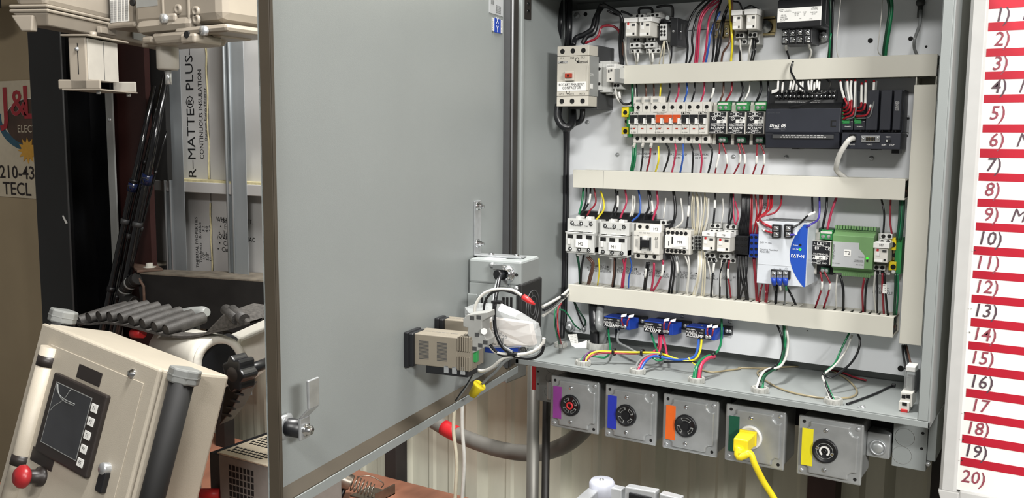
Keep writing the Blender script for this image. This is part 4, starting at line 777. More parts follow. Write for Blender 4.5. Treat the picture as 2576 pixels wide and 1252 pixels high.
# spare relay leaning in the right corner
d = Dev('spare_relay', 'clear-cased spare relay leaning in the right corner of the cabinet floor', 'relay', 'Z8', 1670, 590, 1850, 1085, -.165, -.11)
d.b('socket', 'offwhite', 1690, 865, 1815, 1010, -.165, -.125, .0008); d.b('socket_foot', 'offwhite', 1672, 960, 1785, 1060, -.170, -.130, .0008)
d.b('socket_window', 'hole', 1703, 888, 1745, 925, -.1655, -.16, 0); d.b('socket_window', 'hole', 1752, 888, 1793, 925, -.1655, -.16, 0); d.b('socket_window', 'hole', 1707, 968, 1758, 1002, -.1705, -.17, 0)
d.b('release_tip', 'red', 1690, 1040, 1765, 1075, -.172, -.14, .001, 'red release tip')
d.b('relay_case', 'clear', 1728, 640, 1838, 862, -.150, -.120, .001, 'clear relay case'); d.b('coil', 'midgrey', 1750, 690, 1815, 850, -.144, -.126, .001); d.b('contact_spring', 'chrome', 1765, 700, 1772, 790, -.146, -.144, 0)
d.b('case_top', 'white', 1745, 592, 1848, 645, -.151, -.119, .001); d.b('back_plate', 'darkgrey', 1830, 650, 1862, 870, -.140, -.11, .0006)
# black cable tie and a loose screw
pts = [PL('Z8', x, y, ZF+.002, 2) for x, y in ((1130, 985), (1300, 925), (1450, 865), (1560, 812), (1620, 795))]
t = T('cable_tie', 'black cable tie lying on the cabinet floor', 'cable tie', pts[0])
t.part('strap', MB().tube(crv(pts), .0020, 6), 'black'); t.part('head', MB().box(pts[-1].x-.004, pts[-1].x+.003, pts[-1].y-.004, pts[-1].y+.004, ZF, ZF+.006), 'black', bevel=.0008)
p = PL('Z8', 1295, 1010, ZF+.002, 2); solo('loose_screw', MB().lathe([(0, .004), (.004, .003), (.0045, 0)], (p.x, p.y, ZF), 2, 10).cyl((p.x, p.y, ZF), (p.x-.008, p.y-.002, ZF+.001), .0012, 6), 'zinc', 'small loose screw on the front of the cabinet floor', 'screw', (p.x, p.y, ZF))
# ================================================================ socket boxes below the cabinet
YS = -.17
BX = []
def socket_box(z, TLx, TLy, BRx, BRy, tag, tagm, label, kind):
    x0 = PL(z, TLx, (TLy+BRy)/2, YS).x; x1 = PL(z, BRx, (TLy+BRy)/2, YS).x; w = .1085; xc = (x0+x1)/2; x0 = xc-w/2; x1 = xc+w/2; z0, z1 = .9745, 1.0815
    d = T('socket_box', label, 'socket box', (xc, -.06, z0), group='steel socket boxes below the cabinet')
    d.part('box', MB().box(x0+.004, x1-.004, YS+.006, -.085, z0+.004, z1-.004), 'galv', bevel=.003)
    pl = d.part('cover_plate', MB().box(x0, x1, YS, YS+.006, z0, z1), 'galv', bevel=.0028)
    # raised middle of the cover, cut back at the screw corners
    r = .007; c = .021; y = YS-.0045
    poly = [(x0+c, z0+r), (x1-c, z0+r), (x1-c, z0+c*.75), (x1-c*.75, z0+c), (x1-r, z0+c), (x1-r, z1-c), (x1-c*.75, z1-c), (x1-c, z1-c*.75), (x1-c, z1-r), (x0+c, z1-r), (x0+c, z1-c*.75), (x0+c*.75, z1-c), (x0+r, z1-c), (x0+r, z0+c), (x0+c*.75, z0+c), (x0+c, z0+c*.75)]
    o = d.part('raised_face', MB().prism(poly, 1, y, YS+.001), 'galv'); bev(o, .0035, 3)
    for sx, sz, sc in ((x0+.009, z0+.009, 1), (x1-.009, z1-.009, 1)): d.inst('cover_screw', SCREWS(.9), 'zinc', (sx, YS, sz), pl)
    for sx, sz in ((x0+.010, z1-.010), (x1-.010, z0+.010)): d.part('screw_slot', MB().cyl((sx, YS-.0004, sz), (sx, YS, sz), .0030, 12), 'hole', parent=pl)
    cx, cz = xc-.006, (z0+z1)/2-.001
    for dz in (.0355, -.0345): d.inst('yoke_screw', SCREWS(.95), 'chrome', (cx, y, cz+dz))
    d.part('colour_tag', MB().box(x0+.0085, x0+.0275, y-.0006, y, cz-.032, cz+.034), tagm, tag+' colour tag')
    R = .0215
    rim = 'white' if kind == 'plug' else 'black'
    so = d.part('receptacle', MB().lathe([(0, -.0035), (R*.80, -.0035), (R*.86, -.0050), (R*.97, -.0045), (R, 0)], (cx, y, cz), 1, 36), rim, 'round socket face')
    if kind != 'plug':
        rr = R*.62 if kind != 'ring' else R*.48
        def arc(a0, a1, r_=rr, wd=.0019):
            n = 7; A_ = [(r_-wd, a0+(a1-a0)*i/n) for i in range(n+1)]+[(r_+wd, a1-(a1-a0)*i/n) for i in range(n+1)]
            return MB().prism([(cx+q*math.cos(t), cz+q*math.sin(t)) for q, t in A_], 1, y-.0042, y-.0034)
        angs = {'four': ((.35, 1.0), (1.75, 2.7), (3.5, 4.3), (5.2, 5.8)), 'three': ((.9, 2.0), (3.3, 4.1), (5.3, 6.1)), 'red': ((.25, .95), (1.9, 2.6), (3.6, 4.4), (5.0, 5.8)), 'ring': ((2.75, 2.95), (5.9, 6.1))}[kind]
        for a0, a1 in angs: d.part('slot_gloss', arc(a0-.12, a1+.12, rr if kind != 'ring' else R*.60, .0027).__class__().prism([(cx+q*math.cos(t), cz+q*math.sin(t)) for q, t in [((rr if kind != 'ring' else R*.60)-.0026, a0-.12+(a1-a0+.24)*i/7) for i in range(8)]+[((rr if kind != 'ring' else R*.60)+.0026, a1+.12-(a1-a0+.24)*i/7) for i in range(8)]], 1, y-.0039, y-.0034), 'midgrey', parent=so); d.part('blade_slot', arc(a0, a1, rr if kind != 'ring' else R*.60), 'hole' if kind != 'ring' else 'brass', parent=so)  # grey outlines under the slots: gloss on their edges put in as colour
        if kind == 'red': d.part('centre', MB().ring((cx, y-.006, cz), (cx, y-.003, cz), R*.36, R*.20, 20), 'red', 'red centre ring')
        elif kind == 'ring': d.part('centre', MB().prism([(cx+q*math.cos(t), cz+q*math.sin(t)) for q, t in [(R*.42, -1.0+5.2*i/16) for i in range(17)]+[(R*.28, 4.2-5.2*i/16) for i in range(17)]], 1, y-.0050, y-.003), 'white', 'white open ring'); d.part('centre_pin', MB().ring((cx, y-.005, cz), (cx, y-.003, cz), R*.16, R*.07, 12), 'black'); d.part('groove', MB().ring((cx, y-.0040, cz), (cx, y-.0034, cz), R*.66, R*.62, 24), 'midgrey')
        else: d.part('centre', MB().cyl((cx, y-.0045, cz), (cx, y-.003, cz), R*.34, 18), 'black')
    BX.append(Vector((cx, y, cz))); return d
socket_box('L1', 230, 190, 664, 690, 'purple', mat('tag_purple', '8a3c8c', .5) and 'tag_purple', 'steel socket box with a purple tag', 'red')
socket_box('L1', 714, 240, 1181, 790, 'blue', mat('tag_blue', '2433a8', .5) and 'tag_blue', 'steel socket box with a blue tag', 'four')
socket_box('L1', 1234, 335, 1728, 895, 'orange', mat('tag_orange', 'e0641c', .5) and 'tag_orange', 'steel socket box with an orange tag', 'three')
socket_box('L2', 95, 155, 702, 830, 'dark green', mat('tag_green', '0f4d38', .5) and 'tag_green', 'steel socket box with a dark green tag and a plug in it', 'plug')
socket_box('L2', 828, 265, 1488, 965, 'yellow', mat('tag_yellow', 'ded21e', .5) and 'tag_yellow', 'steel socket box with a yellow tag', 'ring')
# strut that carries the boxes
solo('strut_channel', MB().box(-.14, .60, -.083, -.045, 1.035, 1.078), 'black_matte', 'dark steel strut running behind the socket boxes', 'strut', (.2, -.06, 1.035))
solo('strut_channel', MB().box(-.09, .50, -.083, -.045, 1.079, 1.1015), 'black_matte', 'dark steel channel between cabinet underside and socket boxes', 'strut', (.2, -.06, 1.079))
# yellow plug and its cord
c = BX[3]
t = T('extension_cord', 'yellow extension cord plugged into the green-tagged box', 'cord', c)
t.part('plug', MB().hexa([(c.x-.016, c.y-.010, c.z-.010), (c.x+.013, c.y-.010, c.z-.010), (c.x+.013, c.y-.010, c.z+.013), (c.x-.016, c.y-.010, c.z+.013)], [(c.x-.018, c.y-.040, c.z-.018), (c.x+.008, c.y-.040, c.z-.018), (c.x+.008, c.y-.040, c.z+.006), (c.x-.018, c.y-.040, c.z+.006)]).box(c.x-.017, c.x+.014, c.y-.013, c.y-.0055, c.z-.012, c.z+.015), 'yellow', 'yellow angled plug', .0018)
p0 = Vector((c.x-.006, c.y-.036, c.z-.010)); pts = [p0, p0+Vector((0, -.006, -.014)), PL('L2', 345, 640, -.212), PL('L2', 400, 760, -.210), PL('L2', 480, 920, -.20), PL('L2', 590, 1095, -.19), PL('L2', 720, 1330, -.18), PL('L2', 800, 1600, -.17)]
t.part('strain_relief', MB().tube(crv(pts[:3], 4), [.0095, .009, .0085, .0082, .008, .0076, .0072, .0068, .0066][:len(crv(pts[:3], 4))], 12), 'yellow')
t.part('cable', MB().tube(crv(pts, 8), .0058, 12), 'yellow')
# junction boxes at both ends
d = Dev('junction_box', 'grey knockout box at the left end below the cabinet', 'junction box', 'L1', 100, 85, 320, 395, -.125, -.04)
a, b, c_, e = rect('L1', 100, 75, 330, 395, -.125); d.part('box', MB().box(a, b+.012, -.125, -.05, c_, 1.1015), 'grey_paint', bevel=.001)
for x, y in ((120, 120), (120, 232)): p = d.at(x, y); d.part('hole', MB().cyl((p.x, -.1253, p.z), (p.x, -.124, p.z), .0020, 10), 'hole')
for x, y, r in ((235, 85, .012), (232, 185, .012), (212, 305, .010)): p = d.at(x, y); d.part('knockout', MB().ring((p.x, -.1256, p.z), (p.x, -.125, p.z), r, r-.0006, 24), 'midgrey')
d.b('hook', 'galv', 195, 210, 232, 375, -.135, -.125, .003)
d = Dev('junction_box', 'grey knockout box at the right end below the cabinet', 'junction box', 'L2', 1770, 370, 2150, 800, -.11, -.02)
a, b, c_, e = rect('L2', 1790, 375, 2140, 800, -.11); d.part('box', MB().box(a, b, -.11, -.02, c_, 1.1015), 'grey_paint', bevel=.001); d.part('side_bracket', MB().box(b+.001, b+.014, -.11, -.03, c_+.02, 1.1015), 'grey_paint', bevel=.001)
for x, y in ((2100, 440), (2087, 596)): p = d.at(x, y); d.part('hole', MB().cyl((p.x, -.1103, p.z), (p.x, -.109, p.z), .0026, 10), 'hole')
for x, y, r in ((1920, 480, .016), (1890, 660, .016)): p = d.at(x, y); d.part('knockout', MB().ring((p.x, -.1106, p.z), (p.x, -.11, p.z), r, r-.0007, 24), 'midgrey')
p = d.at(2155, 745); d.part('bolt', MB().lathe([(0, -.006), (.004, -.006), (.004, 0)], p, 1, 6), 'zinc')
d = Dev('pull_box', 'small grey fitting with a round plug beside the yellow-tagged box', 'junction box', 'L2', 1525, 435, 1765, 690, -.12, -.05)
d.b('box', 'galv', 1528, 438, 1765, 690, -.12, -.05, .002); p = d.at(1645, 582); d.part('plug_ring', MB().ring((p.x, -.124, p.z), (p.x, -.12, p.z), .0135, .0105, 24), 'zinc'); d.part('round_plug', MB().lathe([(0, -.0070), (.0070, -.0070), (.0105, -.004), (.0105, 0)], (p.x, -.119, p.z), 1, 20), 'galv')
p = PL('L2', 1805, 555, -.09); d.part('coupling', MB().cyl((p.x-.012, -.09, p.z), (p.x+.012, -.09, p.z), .006, 12), 'zinc')
# back box seen under the door
d = Dev('junction_box', 'small grey box with two screws under the door hinge', 'junction box', 'D4', 1880, 300, 1975, 345, .03, .1)
a, b, c_, e = rect('D4', 1870, 235, 1978, 348, .03); d.part('box', MB().box(a, b, .03, .12, c_, e+.02), 'galv', bevel=.003); d.inst('box_screw', SCREWS(1.2), 'chrome', PL('D4', 1872, 318, .0295)); d.inst('box_screw', SCREWS(1.2), 'hole', PL('D4', 1948, 316, .0295))
# ================================================================ conduits and cables under the cabinet
mat('conduit', '8b8a84', .45, .5, var=.08, scale=10); mat('flex_grey', '6f6d68', .5, var=.08, scale=8); mat('dark_pipe', '2c2a28', .5, var=.1); mat('red_tape', 'c2252c', .35)
x0 = PL('L1', 20, 700, -.02); x1 = PL('L1', 130, 700, -.02); xc = (x0.x+x1.x)/2
t = T('conduit', 'grey steel conduit standing below the left end of the cabinet', 'conduit', (xc, -.02, -.15)); t.part('pipe', MB().cyl((xc, -.02, -.15), (xc, -.02, 1.1), (x1.x-x0.x)/2*.88, 20), 'conduit')
ta = PL('L1', 80, 70, -.075); tb = PL('L1', 80, 285, -.075)
t.part('red_strip', MB().box(ta.x-.004, ta.x+.006, -.076, -.03, tb.z, ta.z), 'red_tape', 'red taped strip', .001)
x0 = PL('L1', 160, 700, 0); x1 = PL('L1', 222, 700, 0); xc = (x0.x+x1.x)/2
solo('conduit', MB().cyl((xc, 0, -.15), (xc, 0, 1.06), (x1.x-x0.x)/2, 16), 'dark_pipe', 'thin dark conduit beside the grey conduit', 'conduit', (xc, 0, -.15))
fl = [PL('F', x, y, Y) for x, y, Y in ((905, 930, .10), (980, 990, .10), (1065, 1043, .10), (1150, 1092, .09), (1250, 1128, .08), (1340, 1140, .07), (1400, 1128, .07), (1450, 1098, .06), (1490, 1050, .05), (1510, 1000, .04), (1515, 950, .03))]
t = T('flexible_conduit', 'thick grey flexible conduit sagging under the cabinet', 'conduit', fl[4]); cc = crv(fl, 8); t.part('hose', MB().tube(cc, .0195, 16), 'flex_grey')
i0 = min(range(len(cc)), key=lambda i: (cc[i]-PL('F', 1116, 1073, .095)).length); t.part('tape', MB().tube(cc[i0:i0+4], .0203, 16), 'red_tape', 'red tape wrap')
for k, pts in enumerate((((1150, 950), (1146, 1000), (1141, 1080), (1149, 1160), (1145, 1252), (1143, 1330)), ((1165, 940), (1163, 1000), (1163, 1080), (1168, 1160), (1163, 1252), (1160, 1330)))):
    solo('hanging_cable', MB().tube(crv([PL('F', x, y, .01) for x, y in pts], 6), .0047, 10), ('wire_cream', 'wire_white')[k], ('dull cream cable hanging under the door, left of the pair', 'white cable hanging under the door, right of the pair')[k], 'cable', group='cables under the door')
# ================================================================ bench with a soldering stand
mat('bench_top', '9c6a54', .5, var=.14, scale=6, stretch=(3, 1, 1)); mat('spring', '8f877c', .35, .9, var=.1)
zb = PL('F', 1000, 1205, .20).z; YBk = .20
t = T('workbench', 'brown bench top under the open door', 'bench', (-.8, -.1, -.15))
xe = PL('F', 1167, 1251, YBk).x+.1
t.part('top', MB().box(-1.7, xe, -.80, YBk, zb-.035, zb), 'bench_top', bevel=.003)
for x, y in ((-1.65, -.75), (xe-.06, -.75), (-1.55, .12), (xe-.06, .12)): t.part('leg', MB().box(x, x+.05, y, y+.05, -.15, zb-.035), 'grime')
p = PL('D4', 860, 1165, zb+.03, 2); cx, cy, cz = p.x, p.y, p.z
t = T('soldering_stand', 'coil spring soldering iron stand on the bench', 'stand', (cx, cy, zb))
ax = (PL('D4', 940, 1200, zb+.016, 2)-PL('D4', 700, 1110, zb+.050, 2)); L_ = ax.length; ax.normalize(); s0 = PL('D4', 700, 1110, zb+.050, 2)
u = ax.cross(Vector((0, 0, 1))).normalized(); v = u.cross(ax); co = []
for i in range(9*14+1):
    w = 2*math.pi*i/14; rr = .021-.004*i/126; co.append(s0+ax*(L_*i/126)+u*(rr*math.cos(w))+v*(rr*math.sin(w)))
t.part('spring', MB().tube(co, .0017, 6), 'spring', 'coiled steel spring')
t.part('funnel', MB().tube([s0-ax*.030, s0-ax*.012, s0-ax*.002, s0+ax*.02], [.026, .024, .0235, .021], 20, caps=False), 'spring'); t.part('funnel_liner', MB().tube([s0-ax*.031, s0-ax*.012], [.0235, .016], 20), 'chrome')
e0 = PL('D4', 980, 1230, zb, 2); t.part('base', MB().box(e0.x-.06, e0.x+.03, e0.y-.05, e0.y+.03, zb, zb+.004).box(e0.x+.026, e0.x+.03, e0.y-.05, e0.y+.03, zb, zb+.028), 'spring', bevel=.001)
t.part('hook', MB().tube(crv([s0+ax*.03+v*.02, s0+ax*.06+v*.035, s0+ax*.10+v*.03, s0+ax*.10+v*.015], 4), .0015, 6), 'spring')
for k in range(4):
    q = PL('D4', 520+k*18, 1215-k*10, zb+.03, 2); ri = [Vector((q.x-.02+.012*k, q.y, q.z))+Vector((.0, .050*math.cos(w), .050*math.sin(w)+.012)) for w in [2*math.pi*i/20 for i in range(20)]]
    solo('black_hose', MB().tube(ri, .007, 8, closed=True), 'black', ORD[k]+' turn from the left of the black hose coil on the bench', 'hose', group='turns of black hose')
# ================================================================ aluminium case at the bottom
YA = -.30
d = Dev('aluminium_case', 'open aluminium case with a white corner cap at the bottom edge', 'case', 'L1', 490, 1110, 1380, 1252, YA, YA+.3)
za = PL('L1', 700, 1125, YA).z; mat('alu', 'c3c6c8', .35, .45, var=.06, scale=20)
P_ = lambda x, y, dz=0: PL('L1', x, y, YA)+Vector((0, 0, dz))
cap = P_(670, 1160)
d.part('corner_cap', MB().lathe([(0, .016), (.020, .016), (.024, .010), (.024, -.02), (0, -.02)], (cap.x, YA+.01, cap.z-.004), 2, 20), mat('cap_pale', 'b4b7c2', .45) and 'cap_pale', 'white corner cap'); d.part('cap_rivet', MB().lathe([(0, .003), (.004, .002), (.0045, 0)], (cap.x, YA+.008, cap.z+.012), 2, 12), 'zinc')
q0 = Vector((cap.x-.012, YA, cap.z-.004)); q1 = PL('L1', 480, 1290, YA-.14)
dv = (q1-q0); n_ = Vector((dv.y, -dv.x, 0)).normalized()*.011
d.part('rail', MB().hexa([q0-n_, q0+n_, q0+n_+Vector((0, 0, -.035)), q0-n_+Vector((0, 0, -.035))], [q1-n_, q1+n_, q1+n_+Vector((0, 0, -.035)), q1-n_+Vector((0, 0, -.035))]), 'alu', None, .002)
x2 = P_(860, 1150).x; d.part('rail', MB().box(cap.x+.012, x2, YA+.002, YA+.022, cap.z-.05, cap.z+.004), 'alu', None, .002)
x3 = P_(895, 1170); x4 = P_(1170, 1200); d.part('rail', MB().hexa([(x3.x, YA, x3.z+.004), (x4.x, YA, x4.z), (x4.x, YA, x4.z-.06), (x3.x, YA, x3.z-.06)], [(x3.x, YA+.02, x3.z+.004), (x4.x, YA+.02, x4.z), (x4.x, YA+.02, x4.z-.06), (x3.x, YA+.02, x3.z-.06)]), 'alu', None, .002)
x5 = P_(1205, 1228); x6 = P_(1390, 1262); d.part('rail', MB().hexa([(x5.x, YA, x5.z+.003), (x6.x, YA, x6.z), (x6.x, YA, x6.z-.06), (x5.x, YA, x5.z-.06)], [(x5.x, YA+.02, x5.z+.003), (x6.x, YA+.02, x6.z), (x6.x, YA+.02, x6.z-.06), (x5.x, YA+.02, x5.z-.06)]), 'alu', None, .002)
q = P_(1040, 1235); d.part('latch', MB().box(q.x-.022, q.x+.022, YA-.006, YA, q.z-.03, q.z+.004), 'black', 'black latch', .004)
d.part('shell', MB().box(cap.x-.02, x6.x+.02, YA+.024, YA+.10, .55, x6.z-.05), 'alu', None, .004)
# ================================================================ whiteboard
mat('board', 'f4f3ef', .16, var=.01, scale=4); mat('frame_grey', 'c9c9c7', .35, var=.02); mat('stripe', 'b41c30', .4, var=.03); mat('marker_red', '9c4a58', .6, var=.2, scale=120); mat('marker_dark', '5a4650', .6, var=.2, scale=120)
YWB = -.15
fx0 = PL('F', 2406, 550, YWB).x; fi = PL('F', 2452, 550, YWB).x; fz0 = PL('F', 2440, 1238, YWB).z
t = T('whiteboard', 'white dry-erase board with red stripes and handwritten numbers', 'whiteboard', (.9, YWB+.02, fz0))
t.part('surface', MB().box(fi-.003, 1.5, YWB+.004, YWB+.012, fz0, 2.0), 'board')
t.part('frame_bar', MB().prism([(fx0, YWB+.020), (fx0, YWB+.004), (fx0+.005, YWB), (fi-.004, YWB), (fi, YWB+.004), (fi, YWB+.020)], 2, fz0-.004, 2.0), 'frame_grey', None, .001)
t.part('frame_bar', MB().box(fi+.004, 1.5, YWB, YWB+.02, fz0-.035, fz0), 'frame_grey', None, .003)
t.part('corner_cap', MB().prism([(fx0-.001, fz0-.004), (fi+.004, fz0-.004), (fi+.004, fz0-.036), (fx0+.022, fz0-.036), (fx0+.010, fz0-.030), (fx0+.003, fz0-.020), (fx0-.001, fz0-.006)], 1, YWB-.002, YWB+.021), 'frame_grey', 'rounded plastic corner', .0015)
rows = [(2486, -2, 22), (2486, 58, 78), (2481, 124, 142), (2478, 182, 200), (2475, 240, 258), (2472, 315, 333), (2465, 376, 396), (2462, 437, 455), (2459, 502, 520), (2455, 562, 580), (2449, 622, 641), (2447, 683, 701), (2444, 744, 762), (2442, 803, 822), (2436, 862, 880), (2434, 922, 941), (2430, 981, 1000), (2425, 1040, 1058), (2420, 1097, 1116), (2416, 1154, 1173)]
RZ = []
for k, (x, y0, y1) in enumerate(rows):
    a = PL('F', x+20, y0-2, YWB+.0035); b = PL('F', x+20, y1, YWB+.0035); x_ = PL('F', x, (y0+y1)/2, YWB+.0035).x
    t.part('stripe', MB().box(x_, 1.49, YWB+.0034, YWB+.004, b.z, a.z), 'stripe', 'red tape stripe'); RZ.append((a.z, b.z, x_))
words = {0: 'M', 3: 'M', 5: 'Mak', 8: 'Mck'}
for k in range(20):
    top = RZ[k][1]; bot = RZ[k+1][0] if k < 19 else top-.035; zc = (top+bot)/2; xl_ = RZ[k][2]
    num = '%d)' % (k+1) if k not in (16,) else '17'
    t.text(num, (xl_+.020, YWB+.0030, zc), .030, 'marker_red' if k % 3 else 'marker_dark', bold=.006, sx=.9, shear=.15)
    if k in words: t.text(words[k], (xl_+.046, YWB+.0030, zc), .030, 'marker_dark', align='LEFT', shear=.3, sx=.9)
mk = MB().box(-.0012, .0012, -.0004, .0002, -.0005, .0005).mesh('edge_mark')
for y in (630, 775, 835, 1105, 1157, 1038): t.inst('edge_mark', mk, 'ink', PL('F', 2452-(y-630)*.062, y, YWB-.0002))
solo('board_post', MB().box(.80, .85, YWB+.022, YWB+.06, -.15, 1.9), 'grime', 'dark post carrying the whiteboard from behind', 'post', (.82, YWB+.04, -.15))
struct('trim_5', MB().box(.585, .95, .10, .18, -.15, 3.0), 'grime', 'dark slab added to blacken the gap between cabinet and whiteboard')  # added slab, only there to darken the gap beside the whiteboard
# ================================================================ wires
def wire(col, pts, r, label, cat='wire', group=None, sleeve=(), k=6, fr=None, straight=False, name=None):
    P_ = [Vector(p) if fr is None else fr @ Vector(p) for p in pts]; c = P_ if straight else crv(P_, k)
    m = 'wire_'+col if 'wire_'+col in MATS else col
    o = solo(name or ('cable' if cat == 'cable' else 'wire'), MB().tube(c, r, 8), m, label, cat, P_[0], group)
    n = len(c)-1
    for a, b in sleeve:
        i0, i1 = int(a*n), max(int(b*n), int(a*n)+1); mb = MB().tube([q-P_[0] for q in c[i0:i1+1]], r*1.25, 8)
        s = bpy.data.objects.new('marker_sleeve', mb.mesh('marker_sleeve')); COL.objects.link(s); s.parent = o; s.data.materials.append(MATS['paper']); s['label'] = 'white printed marker sleeve'
    return o
# ================================================================ fan box and instruments on the door
DP = lambda x, y, v, ax=1: PL('D5', x, y, v, ax, DOOR)
Xf = DP(468, 420, 0).x; Yo = DP(800, 450, Xf, 0).y; Xb = DP(908, 420, Yo).x; Zt = DP(468, 408, 0).z; Zm = DP(803, 575, Yo).z; Zl = DP(800, 860, Yo).z
t = T('fan_heater', 'grey metal fan box hung on the door by a bracket', 'fan box', ((Xf+Xb)/2, 0, Zl), DOOR)
t.part('cover', MB().box(Xf, Xb, Yo, -.004, Zm, Zt), 'grey_paint', 'grey metal cover', .004)
t.part('body', MB().box(Xf+.002, Xb-.002, Yo+.010, -.003, Zl+.01, Zm+.001), 'grey_paint', bevel=.003)
t.part('side_flare', MB().box(Xf+.001, Xb-.001, -.020, -.0005, Zl, Zm-.02), 'grey_paint', bevel=.002)
sl = MB().box(-.0004, .0006, -.0022, .0022, -.009, .009).mesh('vent_slot')
for x in (510, 535, 560, 585, 690, 713, 737): 
    p = DP(x, 675, Xf+.0015, 0); t.inst('vent_slot', sl, 'hole', p)
fc = DP(868, 705, Yo); R_ = (Zm-Zl)*.44
t.part('fan_plate', MB().box(Xf-.004, Xb+.006, Yo-.004, Yo+.006, Zl-.006, Zm+.004), 'black_matte', 'black fan frame', .003)
cz = (Zm+Zl)/2-.004; cx = (Xf+Xb)/2
for r in (.9, .62, .36): t.part('fan_ring', MB().ring((cx, Yo-.0055, cz), (cx, Yo-.003, cz), R_*r, R_*r-.0016, 28), 'darkgrey')
for k in range(5):
    w = 2*math.pi*k/5; t.part('fan_blade', MB().hexa([(cx+R_*.2*math.cos(w), Yo-.0035, cz+R_*.2*math.sin(w)), (cx+R_*.8*math.cos(w), Yo-.0035, cz+R_*.8*math.sin(w)), (cx+R_*.8*math.cos(w+.5), Yo-.0045, cz+R_*.8*math.sin(w+.5)), (cx+R_*.2*math.cos(w+.9), Yo-.0045, cz+R_*.2*math.sin(w+.9))], [(cx+R_*.2*math.cos(w), Yo-.003, cz+R_*.2*math.sin(w)), (cx+R_*.8*math.cos(w), Yo-.003, cz+R_*.8*math.sin(w)), (cx+R_*.8*math.cos(w+.5), Yo-.004, cz+R_*.8*math.sin(w+.5)), (cx+R_*.2*math.cos(w+.9), Yo-.004, cz+R_*.2*math.sin(w+.9))]), 'black')
bx0 = DP(508, 200, 0).x; bx1 = DP(545, 200, 0).x; bz1 = DP(520, 60, 0).z; zb_ = Zt+.0008
br = t.part('bracket', MB().box(bx0, bx1, -.003, -.0002, zb_, bz1).box(bx0, bx1, Yo+.012, -.0002, zb_, zb_+.003), 'zinc', 'steel angle bracket', .0008)
for y in (90, 316):
    p = DP(543, y, -.003); t.part('bracket_bolt', MB().lathe([(.0085, 0), (.0085, -.0015), (.0055, -.0015), (.0055, -.007), (.003, -.007), (.003, -.012), (0, -.012)], (bx0+.012, -.003, p.z), 1, 6), 'chrome')
for yy in (-.030, Yo+.026): t.part('bracket_bolt', MB().lathe([(0, .0035), (.004, .003), (.0055, .0008), (.0055, 0)], ((bx0+bx1)/2, yy, zb_+.003), 2, 12), 'chrome')
p = DP(622, 448, Xf, 0); t.part('cover_screw', MB().lathe([(0, -.004), (.004, -.004), (.0048, 0)], (Xf, p.y, p.z), 0, 12), 'zinc'); p = DP(770, 590, Xf, 0); t.part('cover_screw', MB().lathe([(0, -.004), (.004, -.004), (.0048, 0)], (Xf, p.y, p.z), 0, 12), 'zinc')
p = DP(769, 509, Xf, 0); t.part('knockout_hole', MB().cyl((Xf-.0004, p.y, p.z), (Xf+.001, p.y, p.z), .003, 12), 'hole')
p = DP(715, 500, Xf, 0); gl = t.part('cable_clamp', MB().lathe([(.015, 0), (.015, -.004), (.011, -.005), (.011, -.012), (.008, -.014)], (Xf, p.y, p.z), 0, 16).box(Xf-.020, Xf-.006, p.y+.002, p.y+.020, p.z+.008, p.z+.018).box(Xf-.020, Xf-.006, p.y-.008, p.y+.006, p.z-.020, p.z-.008), 'chrome', 'die cast cable clamp', .001)
t.part('clamp_grommet', MB().cyl((Xf-.020, p.y+.012, p.z-.001), (Xf-.006, p.y+.006, p.z), .009, 12), 'black')
q = DP(930, 448, Yo); t.part('side_bolt', MB().cyl((Xb, Yo+.03, Zt-.014), (Xb+.022, Yo+.03, Zt-.014), .003, 8).lathe([(.007, 0), (.007, .007), (0, .007)], (Xb+.001, Yo+.03, Zt-.014), 0, 6), 'zinc')
t.part('low_bolt', MB().cyl((Xf-.01, Yo-.001, Zl-.012), (Xf+.03, Yo-.001, Zl-.012), .0035, 8).lathe([(.0065, -.004), (.0065, .003), (0, .003)], (Xf-.004, Yo-.001, Zl-.012), 0, 6), 'chrome')
t.part('name_strip', MB().box(Xf+.006, Xb-.03, Yo+.04, Yo+.075, Zt, Zt+.0004), 'silverlabel')
# panel timers through the door
mat('timer', '7c7568', .45, var=.03)
def timer(x0, x1, y0, y1, label, Xp, depth, vents, group='panel timers'):
    zt = DP(x0+60, y0, Xp, 0).z; zb2 = DP(x0+60, y1, Xp, 0).z; s = zt-zb2
    d = T('panel_timer', label, 'timer', (Xp+s/2, 0, zb2), DOOR, group)
    d.part('bezel_clamp', MB().box(Xp-.006, Xp+s*.7, -.016, -.0005, zb2-.003, zt+.001).box(Xp-.009, Xp+s*.72, -.009, -.0005, zb2-.005, zt+.003), 'black', 'black clamp frame against the door', .002)
    d.part('case', MB().box(Xp, Xp+s, -depth*.80, -.010, zb2, zt), 'timer', bevel=.0012)
    d.part('end_block', MB().box(Xp+.001, Xp+s-.001, -depth, -depth*.80, zb2+.002, zt-.002), 'timer', bevel=.0008)
    if vents:
        v_ = MB().box(-.0003, .0006, -.0085, .0085, -.0005, .0005).mesh('vent_slot')
        for c in (.30, .58):
            for k in range(15): d.inst('vent_slot', v_, 'darkgrey', (Xp, -depth*(c-.02), zt-s*(.22+.040*k)))
    for k in range(6):
        yy = -depth*.80-depth*.20*(k+.5)/6; d.part('end_rib', MB().box(Xp-.0025, Xp+s*.5, yy-.0010, yy+.0010, zt-s*(.40 if k % 1 == 0 else .4), zt+.0025), 'timer', bevel=.0003); d.part('end_rib', MB().box(Xp-.0025, Xp+s*.5, yy-.0010, yy+.0010, zb2-.001, zb2+s*.42), 'timer', bevel=.0003)
    d.text('TIMER  24-48 VDC 12 VAC', (Xp+s*.5, -depth*.45, zt+.0006), .005, 'ink_grey', face='Z', rot=math.pi/2); return d, zt, zb2, s
Xp = DP(100, 940, 0).x
dep = -DP(492, 950, Xp, 0).y
timer(135, 495, 868, 1055, 'beige vented timer module through the door, nearest the viewer', Xp, dep, True)
